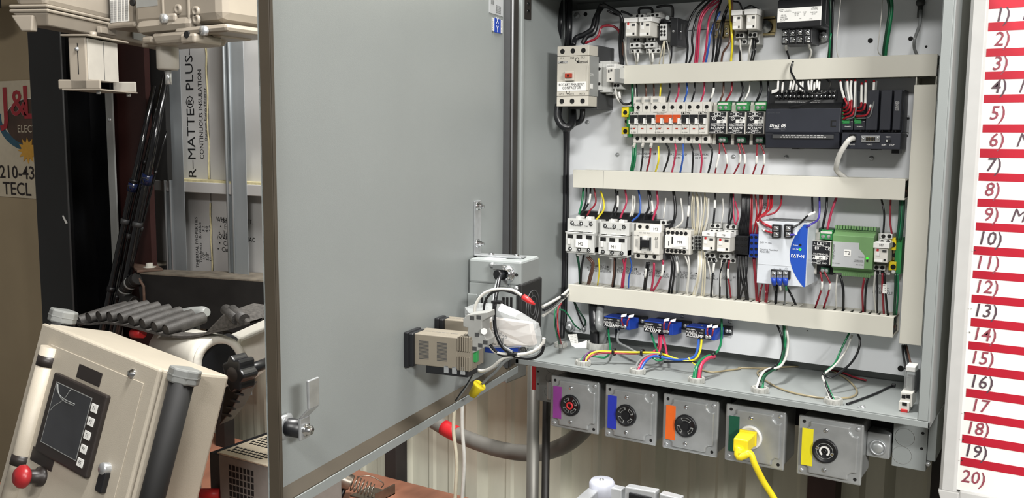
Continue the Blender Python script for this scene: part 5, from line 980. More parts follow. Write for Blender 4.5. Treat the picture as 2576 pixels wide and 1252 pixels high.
d, zt2, zb3, s2 = timer(275, 440, 778, 880, 'timer module behind the beige vented one', DP(290, 800, 0).x-.004, dep*.80, False)
# black terminal foot under the near timer
p0 = DP(320, 1085, Xp, 0); p1 = DP(470, 1110, Xp, 0)
t = T('terminal_block', 'black terminal block under the beige timer', 'terminal block', (Xp, p0.y, p1.z-.006), DOOR); t.part('body', MB().box(Xp+.002, Xp+.04, p1.y, p0.y+.03, p1.z-.006, p0.z+.012), 'black', bevel=.001)
for k in range(3): t.part('clamp', MB().box(Xp, Xp+.004, p1.y+.004+k*.014, p1.y+.012+k*.014, p1.z-.002, p1.z+.010), 'zinc', bevel=.0006)
# grey relay sockets at the timer ends
def rsock(pts, Xs, th, label):
    P_ = [DP(x, y, Xs, 0) for x, y in pts]; d = T('relay_socket', label, 'socket', P_[0], DOOR, 'grey relay sockets')
    d.part('plate', MB().prism([(p.y, p.z) for p in P_], 0, Xs, Xs+th), mat('socket_grey', '8f908d', .45) and 'socket_grey', bevel=.0010); return d, P_
Xs = Xp+.006
d, P_ = rsock([(445, 775), (470, 750), (590, 735), (592, 770), (560, 790), (560, 850), (590, 905), (590, 940), (500, 985), (495, 900), (470, 870), (475, 830), (445, 820)], Xs, .03, 'light grey relay socket plugged on the beige timer')
sq = MB().box(-.0005, .0008, -.0035, .0035, -.003, .003).mesh('terminal_slot')
for x, y in ((500, 770), (540, 765), (515, 955), (550, 935), (580, 918), (530, 870)): d.inst('terminal_slot', sq, 'darkgrey', DP(x, y, Xs, 0))
d.part('latch', MB().cyl(DP(572, 850, Xs-.004, 0), DP(572, 850, Xs+.004, 0), .005, 10), 'ltgrey'); q = DP(510, 1010, Xs, 0); d.part('lower_tag', MB().box(Xs+.004, Xs+.012, q.y-.003, q.y+.005, q.z-.008, q.z+.012), 'tgreen', 'green tag', .0005)
# carton inside a clear plastic bag
mat('film', 'e8ecec', .14, var=.02, alpha=.26, spec=.8)
Xg = Xf-.050
q = [DP(x, y, Xg, 0) for x, y in ((440, 720), (690, 690), (880, 790), (895, 920), (820, 945), (600, 930), (445, 850))]
t = T('bagged_part', 'white carton in a clear plastic bag hanging below the fan box', 'bag', q[5], DOOR)
c4 = [DP(x, y, Xg+.012, 0) for x, y in ((585, 765), (850, 800), (880, 935), (560, 940))]
t.part('carton', MB().prism([(p.y, p.z) for p in c4], 0, Xg+.010, Xg+.026), mat('carton', 'bdb5af', .6) and 'carton', 'white printed carton', .001)
t.text('24VDC', DP(640, 912, Xg+.0095, 0), .011, 'ink', rot=0, face='X', bold=.03) if 0 else None
def xtext(t, st, p, size, m='ink', bold=0):
    me = text_mesh(st, size, 'CENTER', bold).copy(); me.materials.clear(); me.materials.append(MATS[m]); o = bpy.data.objects.new('lettering', me); COL.objects.link(o); o.parent = t.o
    o.matrix_local = Matrix.Translation(Vector(p)-t.loc) @ Matrix.Rotation(-math.pi/2, 4, 'Z') @ Matrix.Rotation(math.pi/2, 4, 'X'); return o
for st, x, y, s in (('XLVL', 640, 912, .018), ('ENDIVAJT 20', 632, 880, .0085), ('Component N', 625, 858, .0055), ('No. 200 AS', 620, 845, .0050), ('V.G.2.7.4.Y.E', 620, 832, .0050)): xtext(t, st, DP(x, y, Xg+.0092, 0), s, 'ink', .02)
bg = [DP(x, y, Xg+.008, 0) for x, y in ((395, 700), (530, 678), (680, 682), (800, 735), (905, 800), (922, 880), (905, 960), (815, 945), (700, 950), (570, 945), (470, 850), (400, 740))]
n = len(bg); cen = sum(bg, Vector())/n; V = []; random.seed(3)
for p in bg: p.y = min(p.y, -.016)
for p in bg: V.append(p)
for f_, dx in ((.80, -.010), (.45, -.016)):
    for i, p in enumerate(bg): V.append(cen+(p-cen)*f_+Vector((dx+random.uniform(-.004, .004), random.uniform(-.003, .003), random.uniform(-.003, .003))))
for f_, dx in ((.80, .020), (.45, .022)):
    for i, p in enumerate(bg): V.append(cen+(p-cen)*f_+Vector((dx+random.uniform(-.004, .004), 0, 0)))
V += [cen+Vector((-.018, 0, 0)), cen+Vector((.024, 0, 0))]; F = []
for a, b in ((0, 1), (1, 2), (0, 3), (3, 4)):
    for i in range(n): j = (i+1) % n; F += [(a*n+i, a*n+j, b*n+j), (a*n+i, b*n+j, b*n+i)]
for i in range(n): j = (i+1) % n; F += [(2*n+i, 2*n+j, 5*n), (4*n+i, 4*n+j, 5*n+1)]
t.part('plastic_film', MB().add(V, F), 'film', 'crinkled clear plastic film')
# blue strap plate and bolt under the bag
q0 = DP(590, 955, Xg+.03, 0); q1 = DP(790, 950, Xg+.03, 0); t = T('mounting_strip', 'dark blue strip with a bolt under the plastic bag', 'strip', q0, DOOR); t.part('strip', MB().box(Xg+.02, Xg+.05, q1.y, q0.y, q1.z-.012, q1.z+.002), 'blue', bevel=.001); q2 = DP(815, 962, Xg+.02, 0); t.part('bolt', MB().cyl((Xg+.016, q2.y, q2.z), (Xg+.04, q2.y, q2.z), .0035, 8).lathe([(.007, -.004), (.007, .004), (0, .004)], (Xg+.02, q2.y, q2.z), 0, 6), 'chrome')
# door wiring
XW = Xf-.075
def dw(col, pts, r, label, X=None, cat='cable', **k): return wire(col, [DP(p[0], p[1], p[2] if len(p) > 2 else (XW if X is None else X), 0) for p in pts], r*.82, label, cat, 'cables of the fan box', fr=DOOR, **k)
dw('black', [(690, 505, Xf-.014), (668, 525, Xf-.03), (655, 590, Xf-.05), (640, 670, XW), (635, 760, XW), (645, 860, XW), (690, 950, XW), (750, 985, XW)], .0042, 'thick black cable from the fan box clamp')
dw('grey', [(680, 510, Xf-.016), (655, 540, Xf-.03), (632, 620, Xf-.055), (628, 720, XW), (640, 830, XW), (680, 930, XW), (745, 975, XW)], .0026, 'thin grey cable beside the thick black one')
wcab = dw('white', [(515, 742), (522, 690), (560, 630), (620, 600), (690, 594), (750, 603), (800, 632)], .0032, 'white cable arching over the plastic bag')
dw('black', [(620, 940), (590, 870), (575, 790), (570, 720), (585, 655), (625, 615), (690, 602), (770, 625)], .0026, 'thin dark cable looping over the plastic bag')
dw('white', [(585, 905), (640, 975), (740, 990), (830, 985), (900, 955), (930, 920), (935, 890)], .0036, 'white cable gathered below the plastic bag')
dw('black', [(590, 915), (660, 985), (750, 1000), (850, 1015), (915, 985), (935, 930)], .0036, 'black cable gathered below the plastic bag')
dw('grey', [(760, 992), (830, 1008), (900, 990), (932, 940)], .003, 'grey cable gathered below the plastic bag')
dw('white', [(488, 1040), (510, 1072), (560, 1090), (620, 1068), (670, 1025), (720, 1004), (790, 1000)], .0034, 'white cable sagging below the beige timer')
dw('grey', [(760, 1000), (700, 1030), (640, 1095), (600, 1130), (560, 1170)], .0030, 'grey cable ending in a yellow wire nut')
dw('black', [(545, 985), (543, 1020), (520, 1080), (470, 1170), (430, 1225), (400, 1270)], .0018, 'thin dark wire running down to the door edge')
dw('grey', [(520, 1080), (505, 1120), (470, 1180), (410, 1262)], .0016, 'thin grey wire running down to the door edge')
a = DP(548, 1172, XW, 0); b = DP(500, 1238, XW, 0)
t = T('wire_nut', 'yellow twist-on wire nut hanging under the fan box', 'wire nut', a, DOOR); m_ = a+(b-a)*.35; t.part('shell', MB().tube([a, a+(b-a)*.12, m_, b], [.0115, .0120, .0090, .0072], 10), 'yellow'); t.part('wing', MB().tube([a+(b-a)*.30, b], [.009, .0035], 4), 'yellow')
a = DP(808, 640, XW, 0); b = DP(880, 688, XW, 0); cap_ = MB().tube([DOOR @ a, DOOR @ (a+(b-a)*.5), DOOR @ b], [.0052, .0050, .0016], 10)
bpy.context.view_layer.update(); o = bpy.data.objects.new('wire_cap', cap_.mesh('wire_cap', wcab.matrix_world.translation)); COL.objects.link(o); o.parent = wcab; o.data.materials.append(MATS['red']); o['label'] = 'red pointed cap'
for p in ((652, 672), (750, 985)):
    c = DP(p[0], p[1], XW, 0); solo('cable_tie', MB().ring((c.x-.001, c.y, c.z-.002), (c.x+.001, c.y, c.z+.002), .0085, .0070, 14) if 0 else MB().box(c.x-.007, c.x+.007, c.y-.008, c.y+.008, c.z-.002, c.z+.002), 'black', ('black cable tie around the cables beside the bag', 'black cable tie gathering the cables under the bag')[p[0] > 700], 'cable tie', fr=DOOR, group='cable ties on the door wiring')
bpy.context.view_layer.update()
fa = DOOR @ Vector((Xb-.01, Yo-.004, Zl+.05))
for k, (col, pa, lab) in enumerate((('white', [(928, 700), (990, 668), (1050, 630), (1092, 588)], 'upper white cable from fan box to lower duct'), ('black', [(932, 722), (990, 690), (1048, 640), (1090, 598)], 'black cable from fan box to lower duct'), ('grey', [(930, 735), (990, 700), (1050, 648), (1092, 606)], 'grey cable from fan box to lower duct'), ('white', [(930, 755), (985, 715), (1050, 655), (1094, 610)], 'lower white cable from fan box to lower duct'))):
    Ys = (-.19, -.14, -.09, -.05); wire(col, [PL('D5', x, y, Ys[i]) for i, (x, y) in enumerate(pa)], .0030, lab, 'cable', 'cables from the fan box into the cabinet')
c = PL('D5', 1048, 640, -.10); solo('cable_tie', MB().box(c.x-.006, c.x+.006, c.y-.006, c.y+.006, c.z-.003, c.z+.003), 'black', 'black cable tie holding the fan box cables in the cabinet', 'cable tie', group='cable ties on the door wiring')
# ================================================================ left side: column, sheets, sign
Q = lambda x, y, Y: PL('F', x, y, Y)
t = T('steel_column', 'black painted steel column at the left', 'column', (Q(160, 400, .06).x, .06, -.15))
xa, xb, xc, xd = Q(74, 200, .0).x, Q(158, 200, .0).x, Q(150, 200, .10).x, Q(276, 200, .10).x
t.part('front_flange', MB().box(xa, xb, 0, .016, -.15, 3.3), 'column_black', bevel=.003)
t.part('web', MB().box((xa+xb)/2-.006, (xa+xb)/2+.006, .016, .20, -.15, 3.3), 'column_black')
t.part('rear_plate', MB().box(xb-.02, xd, .10, .112, -.15, 3.3), 'column_black', bevel=.003)
t.part('flange_edge_line', MB().cyl((xb, -.001, -.15), (xb, -.001, 3.3), .0035, 8), 'darkgrey')  # paler grey line for the bright edge of the front flange
p = Q(163, 551, -.001); t.part('tape_scrap', MB().hexa([Q(156, 543, -.001), Q(159, 541, -.001), Q(170, 561, -.001), Q(165, 562, -.001)], [v+Vector((0, .0006, 0)) for v in (Q(156, 543, -.001), Q(159, 541, -.001), Q(170, 561, -.001), Q(165, 562, -.001))]), 'paper', 'scrap of white tape')
x0, x1 = Q(272, 400, .095).x, Q(289, 400, .095).x
t = T('angle_strip', 'grey metal strip with screws beside the black column', 'strip', (x0, .095, -.15)); t.part('strip', MB().box(x0, x1, .093, .099, -.15, Q(275, 225, .095).z), 'midgrey', bevel=.001); t.inst('strip_screw', SCREWS(1.6), 'zinc', Q(276, 301, .0925))
x0, x1 = Q(287, 400, .13).x, Q(372, 400, .13).x
struct('trim_6', MB().box(x0, x1, .13, .15, -.15, 3.3), 'maroon', 'dark maroon steel post behind the rods')
struct('trim_7', MB().box(Q(330, 300, .145).x, Q(412, 300, .145).x, .152, .17, Q(350, 450, .15).z, 3.3), 'black_matte', 'black sheet in place of the dark gap above the leaning rods')  # black slab drawn where the gap above the rods looks dark
# sign on the tan wall
YG = YW-.014
sx0, sx1, sz0, sz1 = Q(-60, 350, YG).x, Q(135, 350, YG).x, Q(40, 496, YG).z, Q(40, 203, YG).z
mat('sign_white', 'cfc3ab', .5, var=.03); mat('sign_red', 'a5242f', .5, var=.05); mat('sign_blue', '2a566b', .5, var=.06); mat('sign_brown', '4a3426', .5, var=.3, scale=9); mat('sign_sun', 'd9a23a', .5, var=.05); mat('ink_brown', '231815', .6, var=.05)
t = T('company_sign', 'pale wall sign with red letters over an oval and black phone lettering', 'sign', ((sx0+sx1)/2, YG, sz0))
t.part('panel', MB().box(sx0, sx1, YG-.004, YG+.001, sz0, sz1), 'sign_white')
def sg(z, x, y, dy=.0046): return PL(z, x, y, YG-dy)
def arcpoly(cx, cz, rx, rz, a0, a1, th0, th1, n=24): return [(cx+rx*math.cos(a0+(a1-a0)*i/n), cz+rz*math.sin(a0+(a1-a0)*i/n)) for i in range(n+1)]+[(cx+(rx-(th0+(th1-th0)*(1-i/n)))*math.cos(a1-(a1-a0)*i/n), cz+(rz-(th0+(th1-th0)*(1-i/n)))*math.sin(a1-(a1-a0)*i/n)) for i in range(n+1)]
oc = sg('A', 225, 915); ow = oc.x-sg('A', 42, 915).x; oh = sg('A', 225, 740).z-sg('A', 225, 915).z
t.part('oval', MB().prism([(oc.x+ow*1.03*math.cos(w), oc.z+oh*1.03*math.sin(w)) for w in [2*math.pi*i/32 for i in range(32)]], 1, YG-.0050, YG-.004), 'paper'); t.part('oval', MB().prism([(oc.x+ow*math.cos(w), oc.z+oh*math.sin(w)) for w in [2*math.pi*i/32 for i in range(32)]], 1, YG-.0056, YG-.005), 'sign_brown', 'brown oval')
t.part('swoosh', MB().prism(arcpoly(oc.x, oc.z+.01, ow*1.32, oh*1.38, math.pi*.93, math.pi*1.62, .02, .055), 1, YG-.0052, YG-.004), 'sign_blue', 'blue swoosh')
sc_ = sg('A', 210, 1128); t.part('sun', MB().prism([(sc_.x+(.040 if i % 2 else .066)*math.cos(2*math.pi*i/24), sc_.z+(.030 if i % 2 else .050)*math.sin(2*math.pi*i/24)) for i in range(24)], 1, YG-.0064, YG-.005), 'sign_sun', 'yellow sun')
hJ = sg('A', 50, 668).z-sg('A', 50, 922).z
for st, x, y, k, bz in (('J', 40, 793, 1.0, .018), ('&', 133, 780, .78, .010), ('L', 222, 780, .98, .018)):
    t.text(st, sg('A', x, y, .0066), hJ*k*1.38, 'paper', bold=bz+.016, name='letter_outline', sx=1.22); t.text(st, sg('A', x, y, .0072), hJ*k*1.38, 'sign_red', bold=bz, name='letter', sx=1.22)
t.text('ELECTRIC', sg('A', 130, 968, .0062), (sg('A', 180, 940).z-sg('A', 180, 998).z)*1.38, 'sign_white', 'LEFT', sx=1.1)
t.text('210-439', sg('B', -5, 103, .0050), (sg('B', 130, 48).z-sg('B', 130, 152).z)*1.38, 'ink_brown', 'LEFT', bold=.012, sx=1.22); t.text('TECL', sg('B', 22, 232, .0050), (sg('B', 130, 180).z-sg('B', 130, 284).z)*1.36, 'ink_brown', 'LEFT', bold=.012, sx=1.2)
struct('trim_8', MB().box(-3.55, -2.5, .05, .12, Q(20, 12, .08).z, Q(20, 12, .08).z+.10), 'grime', 'dark beam at the top left corner')
# ================================================================ leaning fishing rods
mat('rod', '0c0d10', .16, var=.1, coat=.5); mat('rod_blue', '18244a', .2, var=.1)
def rod(pts, rs, label, ferr=None, guides=()):
    P_ = [Q(x, y, Y) for x, y, Y in pts]; t = T('fishing_rod', label, 'rod', P_[0], group='leaning fishing rods')
    n = len(P_); t.part('blank', MB().tube(P_, rs, 12), 'rod')
    def at(f):
        k = f*(n-1); i = min(int(k), n-2); return P_[i].lerp(P_[i+1], k-i)
    if ferr: t.part('ferrule', MB().tube([at(ferr-.02), at(ferr+.03)], max(rs)*1.08, 12), 'rod_blue', 'dark blue ferrule')
    for f in guides:
        c = at(f); t.part('line_guide', MB().tube(crv([c+Vector((0, -.008, -.012)), c+Vector((.02, -.03, .006)), c+Vector((.035, -.034, .010)), c+Vector((.05, -.03, .004))], 4), .0022, 6), 'darkgrey')
    for f in (.30, .46, .66): t.part('winding', MB().tube([at(f), at(f+.012)], max(rs)*1.05, 12), 'darkgrey' if f == .46 else 'black')
rod(((215, 1020, .00), (268, 785, .04), (322, 520, .08), (345, 420, .09), (388, 215, .12)), (.0135, .0125, .0105, .0095, .0075), 'black fishing rod leaning furthest left', .62, (.62,))
rod(((262, 1000, .00), (305, 780, .04), (352, 530, .08), (378, 410, .09), (421, 185, .12)), (.0150, .0140, .0120, .0110, .0090), 'black fishing rod with a thick glossy shaft, in the middle', .66, (.66,))
rod(((240, 1010, .03), (284, 800, .05), (330, 560, .09), (382, 330, .12), (410, 190, .13)), (.0070, .0065, .0055, .0045, .004), 'thin black rod between the two thick ones', None, ())
rod(((255, 1020, .05), (300, 800, .07), (365, 540, .10), (405, 380, .13), (420, 330, .14)), (.0050, .0045, .004, .0035, .003), 'thinnest rod, behind on the right', None, ())
rod(((330, 760, .08), (340, 700, .09), (350, 640, .10), (352, 620, .10)), (.004, .004, .004, .004), 'short pink shaft beside the rods', None, ()) if 0 else None
# ================================================================ black bolted beams
mat('dusty_black', '1a1918', .55, var=.25, scale=14); mat('dusty_top', '7d7568', .8, var=.18, scale=30, bump=.3, bscale=200); mat('rust', '6b5548', .7, var=.25, scale=30)
ZBm = 1.125
Bz = lambda x, y, Z=ZBm: PL('B', x, y, Z, 2)
A0, A1, A2, A3 = Bz(1080, 905), Bz(2350, 985), Bz(2350, 915), Bz(1150, 880)
t = T('steel_beam', 'dusty black beam, front one of the bolted pair', 'beam', A0, group='bolted black beams')
t.part('web', MB().hexa([A0, A1, A1+Vector((0, 0, -.165)), A0+Vector((.02, 0, -.150))], [A0+Vector((0, .012, 0)), A1+Vector((0, .012, 0)), A1+Vector((0, .012, -.165)), A0+Vector((.02, .012, -.150))]), 'dusty_black')
t.part('top_flange', MB().hexa([A0, A1, A2, A3], [v+Vector((0, 0, .006)) for v in (A0, A1, A2, A3)]), 'dusty_top', 'dusty top flange', .001)
t.part('end_edge', MB().tube([A0+Vector((0, -.004, .0)), A0+Vector((.035, -.004, -.035)), A0+Vector((.035, -.004, -.10)), A0+Vector((0, -.004, -.15))], .0045, 6), 'rust', 'rusty cut end')
B0, B1, B2, B3 = Bz(1230, 842), Bz(2350, 775), Bz(2350, 720), Bz(1225, 815)
t2 = T('steel_beam', 'dusty black beam, rear one of the bolted pair', 'beam', B0, group='bolted black beams')
t2.part('web', MB().hexa([B0, B1, B1+Vector((0, 0, -.13)), B0+Vector((0, 0, -.13))], [B0+Vector((0, .012, 0)), B1+Vector((0, .012, 0)), B1+Vector((0, .012, -.13)), B0+Vector((0, .012, -.13))]), 'dusty_black'); t2.part('top_flange', MB().hexa([B0, B1, B2, B3], [v+Vector((0, 0, .006)) for v in (B0, B1, B2, B3)]), 'dusty_top', 'dusty top flange', .001)
ld = Bz(1600, 860); t2.part('leg', MB().box(ld.x-.02, ld.x+.02, ld.y+.02, ld.y+.06, zb, ZBm-.13), 'dusty_black')
ld = A0.lerp(A1, .5); t.part('leg', MB().box(ld.x-.02, ld.x+.02, ld.y+.0, ld.y+.04, zb, ZBm-.155), 'dusty_black')
t = T('bolted_plate', 'rusty corner plate with a hex bolt joining the black beams', 'plate', Bz(1140, 860)); zz = ZBm+.0065
t.part('plate', MB().hexa([Bz(1010, 835, zz), Bz(1080, 895, zz), Bz(1285, 880, zz), Bz(1180, 812, zz)], [v+Vector((0, 0, .008)) for v in (Bz(1010, 835, zz), Bz(1080, 895, zz), Bz(1285, 880, zz), Bz(1180, 812, zz))]), 'rust', None, .002)
p = Bz(1178, 852, zz+.008); t.part('bolt', MB().lathe([(.020, 0), (.020, .003), (.011, .003), (.011, .014), (0, .014)], (p.x, p.y, zz+.008), 2, 6), 'duct', 'pale hex bolt')
hs = [PL('B', x, y, A0.y-.01) for x, y in ((1085, 940), (1020, 985), (985, 1040), (1000, 1100), (1060, 1130))]
t = T('hose', 'ribbed dark hose end curling out of the beam', 'hose', hs[0]); t.part('hose', MB().tube(crv(hs, 6), .020, 12), 'dusty_black')
for k in range(4): c = crv(hs, 6); t.part('hose_ring', MB().tube([c[2+k*3], c[3+k*3]], .0212, 12), 'midgrey' if k % 2 else 'dusty_black')
# ================================================================ machine heads at the top left
mat('cast_white', '8d8579', .35, var=.05, scale=8); mat('cast_lit', 'a09c94', .35, var=.03)  # cast_lit: paler copy of cast_white with the light put into its colour
Yh = -.50; c0 = Q(122, 44, Yh); e1 = Vector((-.91, -.41, 0)); e2 = Vector((-.41, .91, 0))
MH = Matrix(((e2.x, -e1.x, 0, c0.x), (e2.y, -e1.y, 0, c0.y), (0, 0, 1, 0), (0, 0, 0, 1)))
MH = Matrix(((-e1.x, e2.x, 0, c0.x), (-e1.y, e2.y, 0, c0.y), (0, 0, 1, 0), (0, 0, 0, 1)))   # x: to the near edge, y: away along the right face
t = T('machine_housing', 'off-white cast housing with a gasketed lid, upper left', 'housing', (-.08, .2, c0.z), MH); zc = c0.z; wl = .098
t.part('body', MB().box(-wl+.008, -.012, .012, .62, zc+.030, zc+.5), 'cast_white', None, .012)
t.part('lid_rim', MB().box(-wl, 0, 0, .64, zc+.012, zc+.020), 'cast_white', None, .004); t.part('lid_rim', MB().box(-wl, 0, 0, .64, zc+.022, zc+.030), 'cast_white', None, .004)
t.part('lid', MB().hexa([(-wl+.005, .004, zc+.012), (-.004, .004, zc+.012), (-.004, .636, zc+.012), (-wl+.005, .636, zc+.012)], [(-wl+.03, .02, zc-.016), (-.016, .02, zc-.016), (-.016, .62, zc-.016), (-wl+.03, .62, zc-.016)]), 'cast_white', None, .003)
t.part('lid_lug', MB().hexa([(-wl+.004, .0, zc+.006), (-wl+.06, .0, zc+.006), (-wl+.06, .02, zc+.006), (-wl+.004, .02, zc+.006)], [(-wl+.030, -.002, zc-.030), (-wl+.056, -.002, zc-.030), (-wl+.056, .02, zc-.030), (-wl+.030, .02, zc-.030)]), 'cast_white', None, .003)
t.part('side_lug', MB().box(-.006, .006, .20, .27, zc-.012, zc+.004), 'cast_white', None, .002); t.part('label_patch', MB().box(-.0118, -.0112, .30, .42, zc+.05, zc+.075), 'sign_sun' if 0 else 'rust', 'brown sticker'); t.part('grey_label', MB().box(-.003, .0006, .36, .42, zc-.010, zc+.010), 'midgrey')
t.part('hanger', MB().box(-.10, -.05, .28, .33, zc+.5, 3.3), 'cast_white')
# box bracket under it
c1 = Q(217, 95, -.46); MB2 = MH.copy(); MB2.translation = c1; h_ = c1.z-Q(217, 200, -.46).z; wL = .044; wR = .128
t = T('bracket_box', 'white sheet metal box on a T bracket below the cast housing', 'box', (-.03, .07, -h_), Matrix(((MB2[0][0], MB2[0][1], 0, c1.x), (MB2[1][0], MB2[1][1], 0, c1.y), (0, 0, 1, c1.z), (0, 0, 0, 1))))
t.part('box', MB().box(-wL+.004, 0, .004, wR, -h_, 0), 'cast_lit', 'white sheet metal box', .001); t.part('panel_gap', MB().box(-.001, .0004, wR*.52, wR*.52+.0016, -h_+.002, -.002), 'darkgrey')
t.part('bracket', MB().box(-wL, -.001, -.002, .004, -h_-.022, .002).box(-wL-.030, .030, -.002, .004, -h_-.022, -h_-.0), 'cast_white', 'T-shaped bracket', .003)
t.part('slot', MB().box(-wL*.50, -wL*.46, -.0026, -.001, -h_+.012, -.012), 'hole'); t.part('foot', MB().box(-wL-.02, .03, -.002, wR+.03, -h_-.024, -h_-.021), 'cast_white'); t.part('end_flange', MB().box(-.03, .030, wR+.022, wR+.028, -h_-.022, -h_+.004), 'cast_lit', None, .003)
t.part('top_plate', MB().box(-wL-.012, .012, -.012, wR+.03, .003, .007), 'cast_white', None, .001); t.part('spacer', MB().cyl((-.02, .06, .007), (-.02, .06, .020), .008, 10), 'cast_white'); t.part('foot_bolt', MB().cyl((.012, .02, -h_-.032), (.012, .02, -h_-.024), .005, 8), 'zinc'); t.part('foot_bolt', MB().cyl((.012, wR+.02, -h_-.032), (.012, wR+.02, -h_-.024), .005, 8), 'zinc')
t.part('set_screw', MB().lathe([(0, -.004), (.004, -.003), (.005, 0)], (-wL*.5, -.003, -.025), 1, 10), 'zinc')
# gear head with tube
Yg = -.30; G = lambda x, y, Y=Yg: PL('A', x, y, Y)
t = T('gear_head', 'glossy off-white cast machine head with a short tube below', 'machine head', G(1258, 340))
def gb(x0, y0, x1, y1, d0, d1, name, m='cast_white', b=.006, label=None):
    a, bb, c, e = rect('A', x0, y0, x1, y1, Yg+d0); return t.part(name, MB().box(a, bb, Yg+d0, Yg+d1, c, e), m, label, b)
zt_ = G(1300, -200).z
gb(985, -260, 1660, 190, .0, .22, 'housing', b=.022); gb(1000, 130, 1420, 245, -.012, .18, 'lower_shell', b=.02)
gb(820, -260, 990, 190, .03, .20, 'side_flange', b=.008); gb(798, 165, 1010, 212, .01, .20, 'side_lip', b=.006); gb(822, -150, 962, 165, .0295, .031, 'rating_sheet', 'paper', 0, 'printed rating sheet')
for k in range(9): 
    p = G(892, 12+k*17, Yg+.029); t.text('IIII III IIIII II IIII', p, .012, 'ink_grey', sx=1.05)
gb(1300, 190, 1700, 250, -.012, .16, 'ear', b=.012); gb(1340, 225, 1640, 285, .03, .14, 'ear', b=.01)
a, bb, c, e = rect('A', 1125, 240, 1390, 325, Yg-.016); t.part('nose', MB().hexa([(a, Yg-.016, e), (bb, Yg-.016, e), (bb, Yg+.12, e), (a, Yg+.12, e)], [(a+.01, Yg-.012, c), (bb-.01, Yg-.012, c), (bb-.01, Yg+.11, c), (a+.01, Yg+.11, c)]), 'cast_white', None, .008)
gb(1060, 270, 1135, 325, -.010, .08, 'nose_lug', b=.006); gb(1345, 250, 1455, 325, -.022, .06, 'nose_lug', b=.006); gb(1060, 285, 1400, 345, .02, .10, 'collar', b=.004)
for x, y, yy in ((1398, 258, -.0225), (990, 18, -.001)): p = G(x, y, Yg+yy); t.part('bore', MB().cyl((p.x, Yg+yy-.001, p.z), (p.x, Yg+yy+.004, p.z), .0085, 12), 'hole')
for x, y in ((1340, 70), (1474, 85), (1478, 147)): p = G(x, y, Yg); t.part('boss', MB().lathe([(.012, 0), (.011, -.006), (.005, -.006), (.004, -.003), (0, -.003)], p, 1, 14), 'cast_white')
for x, y in ((1240, 140), (1540, 232)): p = G(x, y, Yg-.012); t.part('hex_bolt', MB().lathe([(.012, 0), (.012, -.009), (0, -.009)], p, 1, 6), 'zinc')
gb(1195, 100, 1310, 170, -.012, .0, 'lug', b=.006); gb(1205, -260, 1215, 130, -.006, .0, 'rib', b=.002); gb(1395, -260, 1412, 190, -.006, .0, 'rib', b=.003); gb(1020, -15, 1180, 50, -.0005, .0, 'name_plate', 'midgrey', 0)
pa, pb = G(1180, 430, Yg+.05), G(1335, 430, Yg+.05); xc_ = (pa.x+pb.x)/2; r_ = (pb.x-pa.x)/2*.68; z1_, z0_ = G(1258, 320, Yg+.05).z, G(1258, 525, Yg+.05).z
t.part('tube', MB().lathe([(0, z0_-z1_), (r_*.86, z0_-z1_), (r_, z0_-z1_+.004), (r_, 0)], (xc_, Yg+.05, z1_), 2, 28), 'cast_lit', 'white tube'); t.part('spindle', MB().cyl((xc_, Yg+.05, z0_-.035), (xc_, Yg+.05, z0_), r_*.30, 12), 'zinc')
t.part('hanger', MB().box(xc_-.03, xc_+.03, Yg+.08, Yg+.14, G(1300, -240).z, 3.3), 'cast_white')
# ================================================================ operator box at the lower left
HA = [Vector((.9928, -.0965, -.0707)), Vector((.0738, .9593, -.2724)), Vector((.0941, .2653, .9596))]; HB = Vector((-.6652, -.6653, 1.1162))
HM = Matrix(((HA[0].x, HA[1].x, HA[2].x, HB.x), (HA[0].y, HA[1].y, HA[2].y, HB.y), (HA[0].z, HA[1].z, HA[2].z, HB.z), (0, 0, 0, 1)))
mat('box_cream', 'b3ab9c', .45, var=.02, scale=20, bump=.12, bscale=500); mat('handle_grey', '858785', .4, var=.03); mat('screen', '34363a', .12, var=.25, scale=7, coat=.6); mat('bezel', '2a2523', .4, var=.05); mat('estop', '9a2428', .35, var=.05)
HW, HD, HH = .4515, .164, .475
hp = lambda x, y, Y=0: PL('H', x, y, Y, 1, HM)
t = T('operator_box', 'cream operator box with a touch screen leaning at the lower left', 'control box', (-HW/2, HD/2, -HH), HM)
t.part('case', MB().box(-HW, 0, .012, HD, -HH, 0), 'box_cream', bevel=.006); t.part('front_door', MB().box(-HW, 0, 0, .011, -HH, 0), 'box_cream', bevel=.004); t.part('door_panel', MB().box(-HW+.06, -.035, -.002, 0, -HH, -.035), 'box_cream', bevel=.002)
a, b, c, d_ = hp(385, 445), hp(728, 605), hp(575, 1137), hp(262, 935)
bxl, bxr = (a.x+d_.x)/2, (b.x+c.x)/2; bzt, bzb = (a.z+b.z)/2, (c.z+d_.z)/2
t.part('screen_bezel', MB().box(bxl, bxr, -.014, -.0015, bzb, bzt), 'bezel', 'dark touch screen bezel', .004)
sw_, sh_ = bxr-bxl, bzt-bzb
t.part('screen', MB().box(bxl+.10*sw_, bxl+.78*sw_, -.0146, -.014, bzb+.14*sh_, bzt-.10*sh_), 'screen', 'dark reflective screen'); t.part('screen_edge', MB().frame(bxl+.095*sw_, bxl+.785*sw_, bzb+.137*sh_, bzt-.097*sh_, .0012, -.0148, -.014), 'midgrey')
fx = lambda u, v: (bxl+(.10+.68*u)*sw_, -.0149, bzb+(.14+.76*v)*sh_)
for k, pp in enumerate((((.02, .98), (.10, .86), (.30, .80), (.62, .80)), ((.05, .98), (.14, .84), (.32, .77), (.60, .775)), ((.03, .52), (.10, .62), (.30, .78), (.42, .98)))):
    t.part('film_reflection', MB().tube(crv([fx(*q) for q in pp], 5), .0009, 5), 'midgrey', 'reflection line painted along a crease in the screen film')  # grey lines painting the reflections along the peeled film
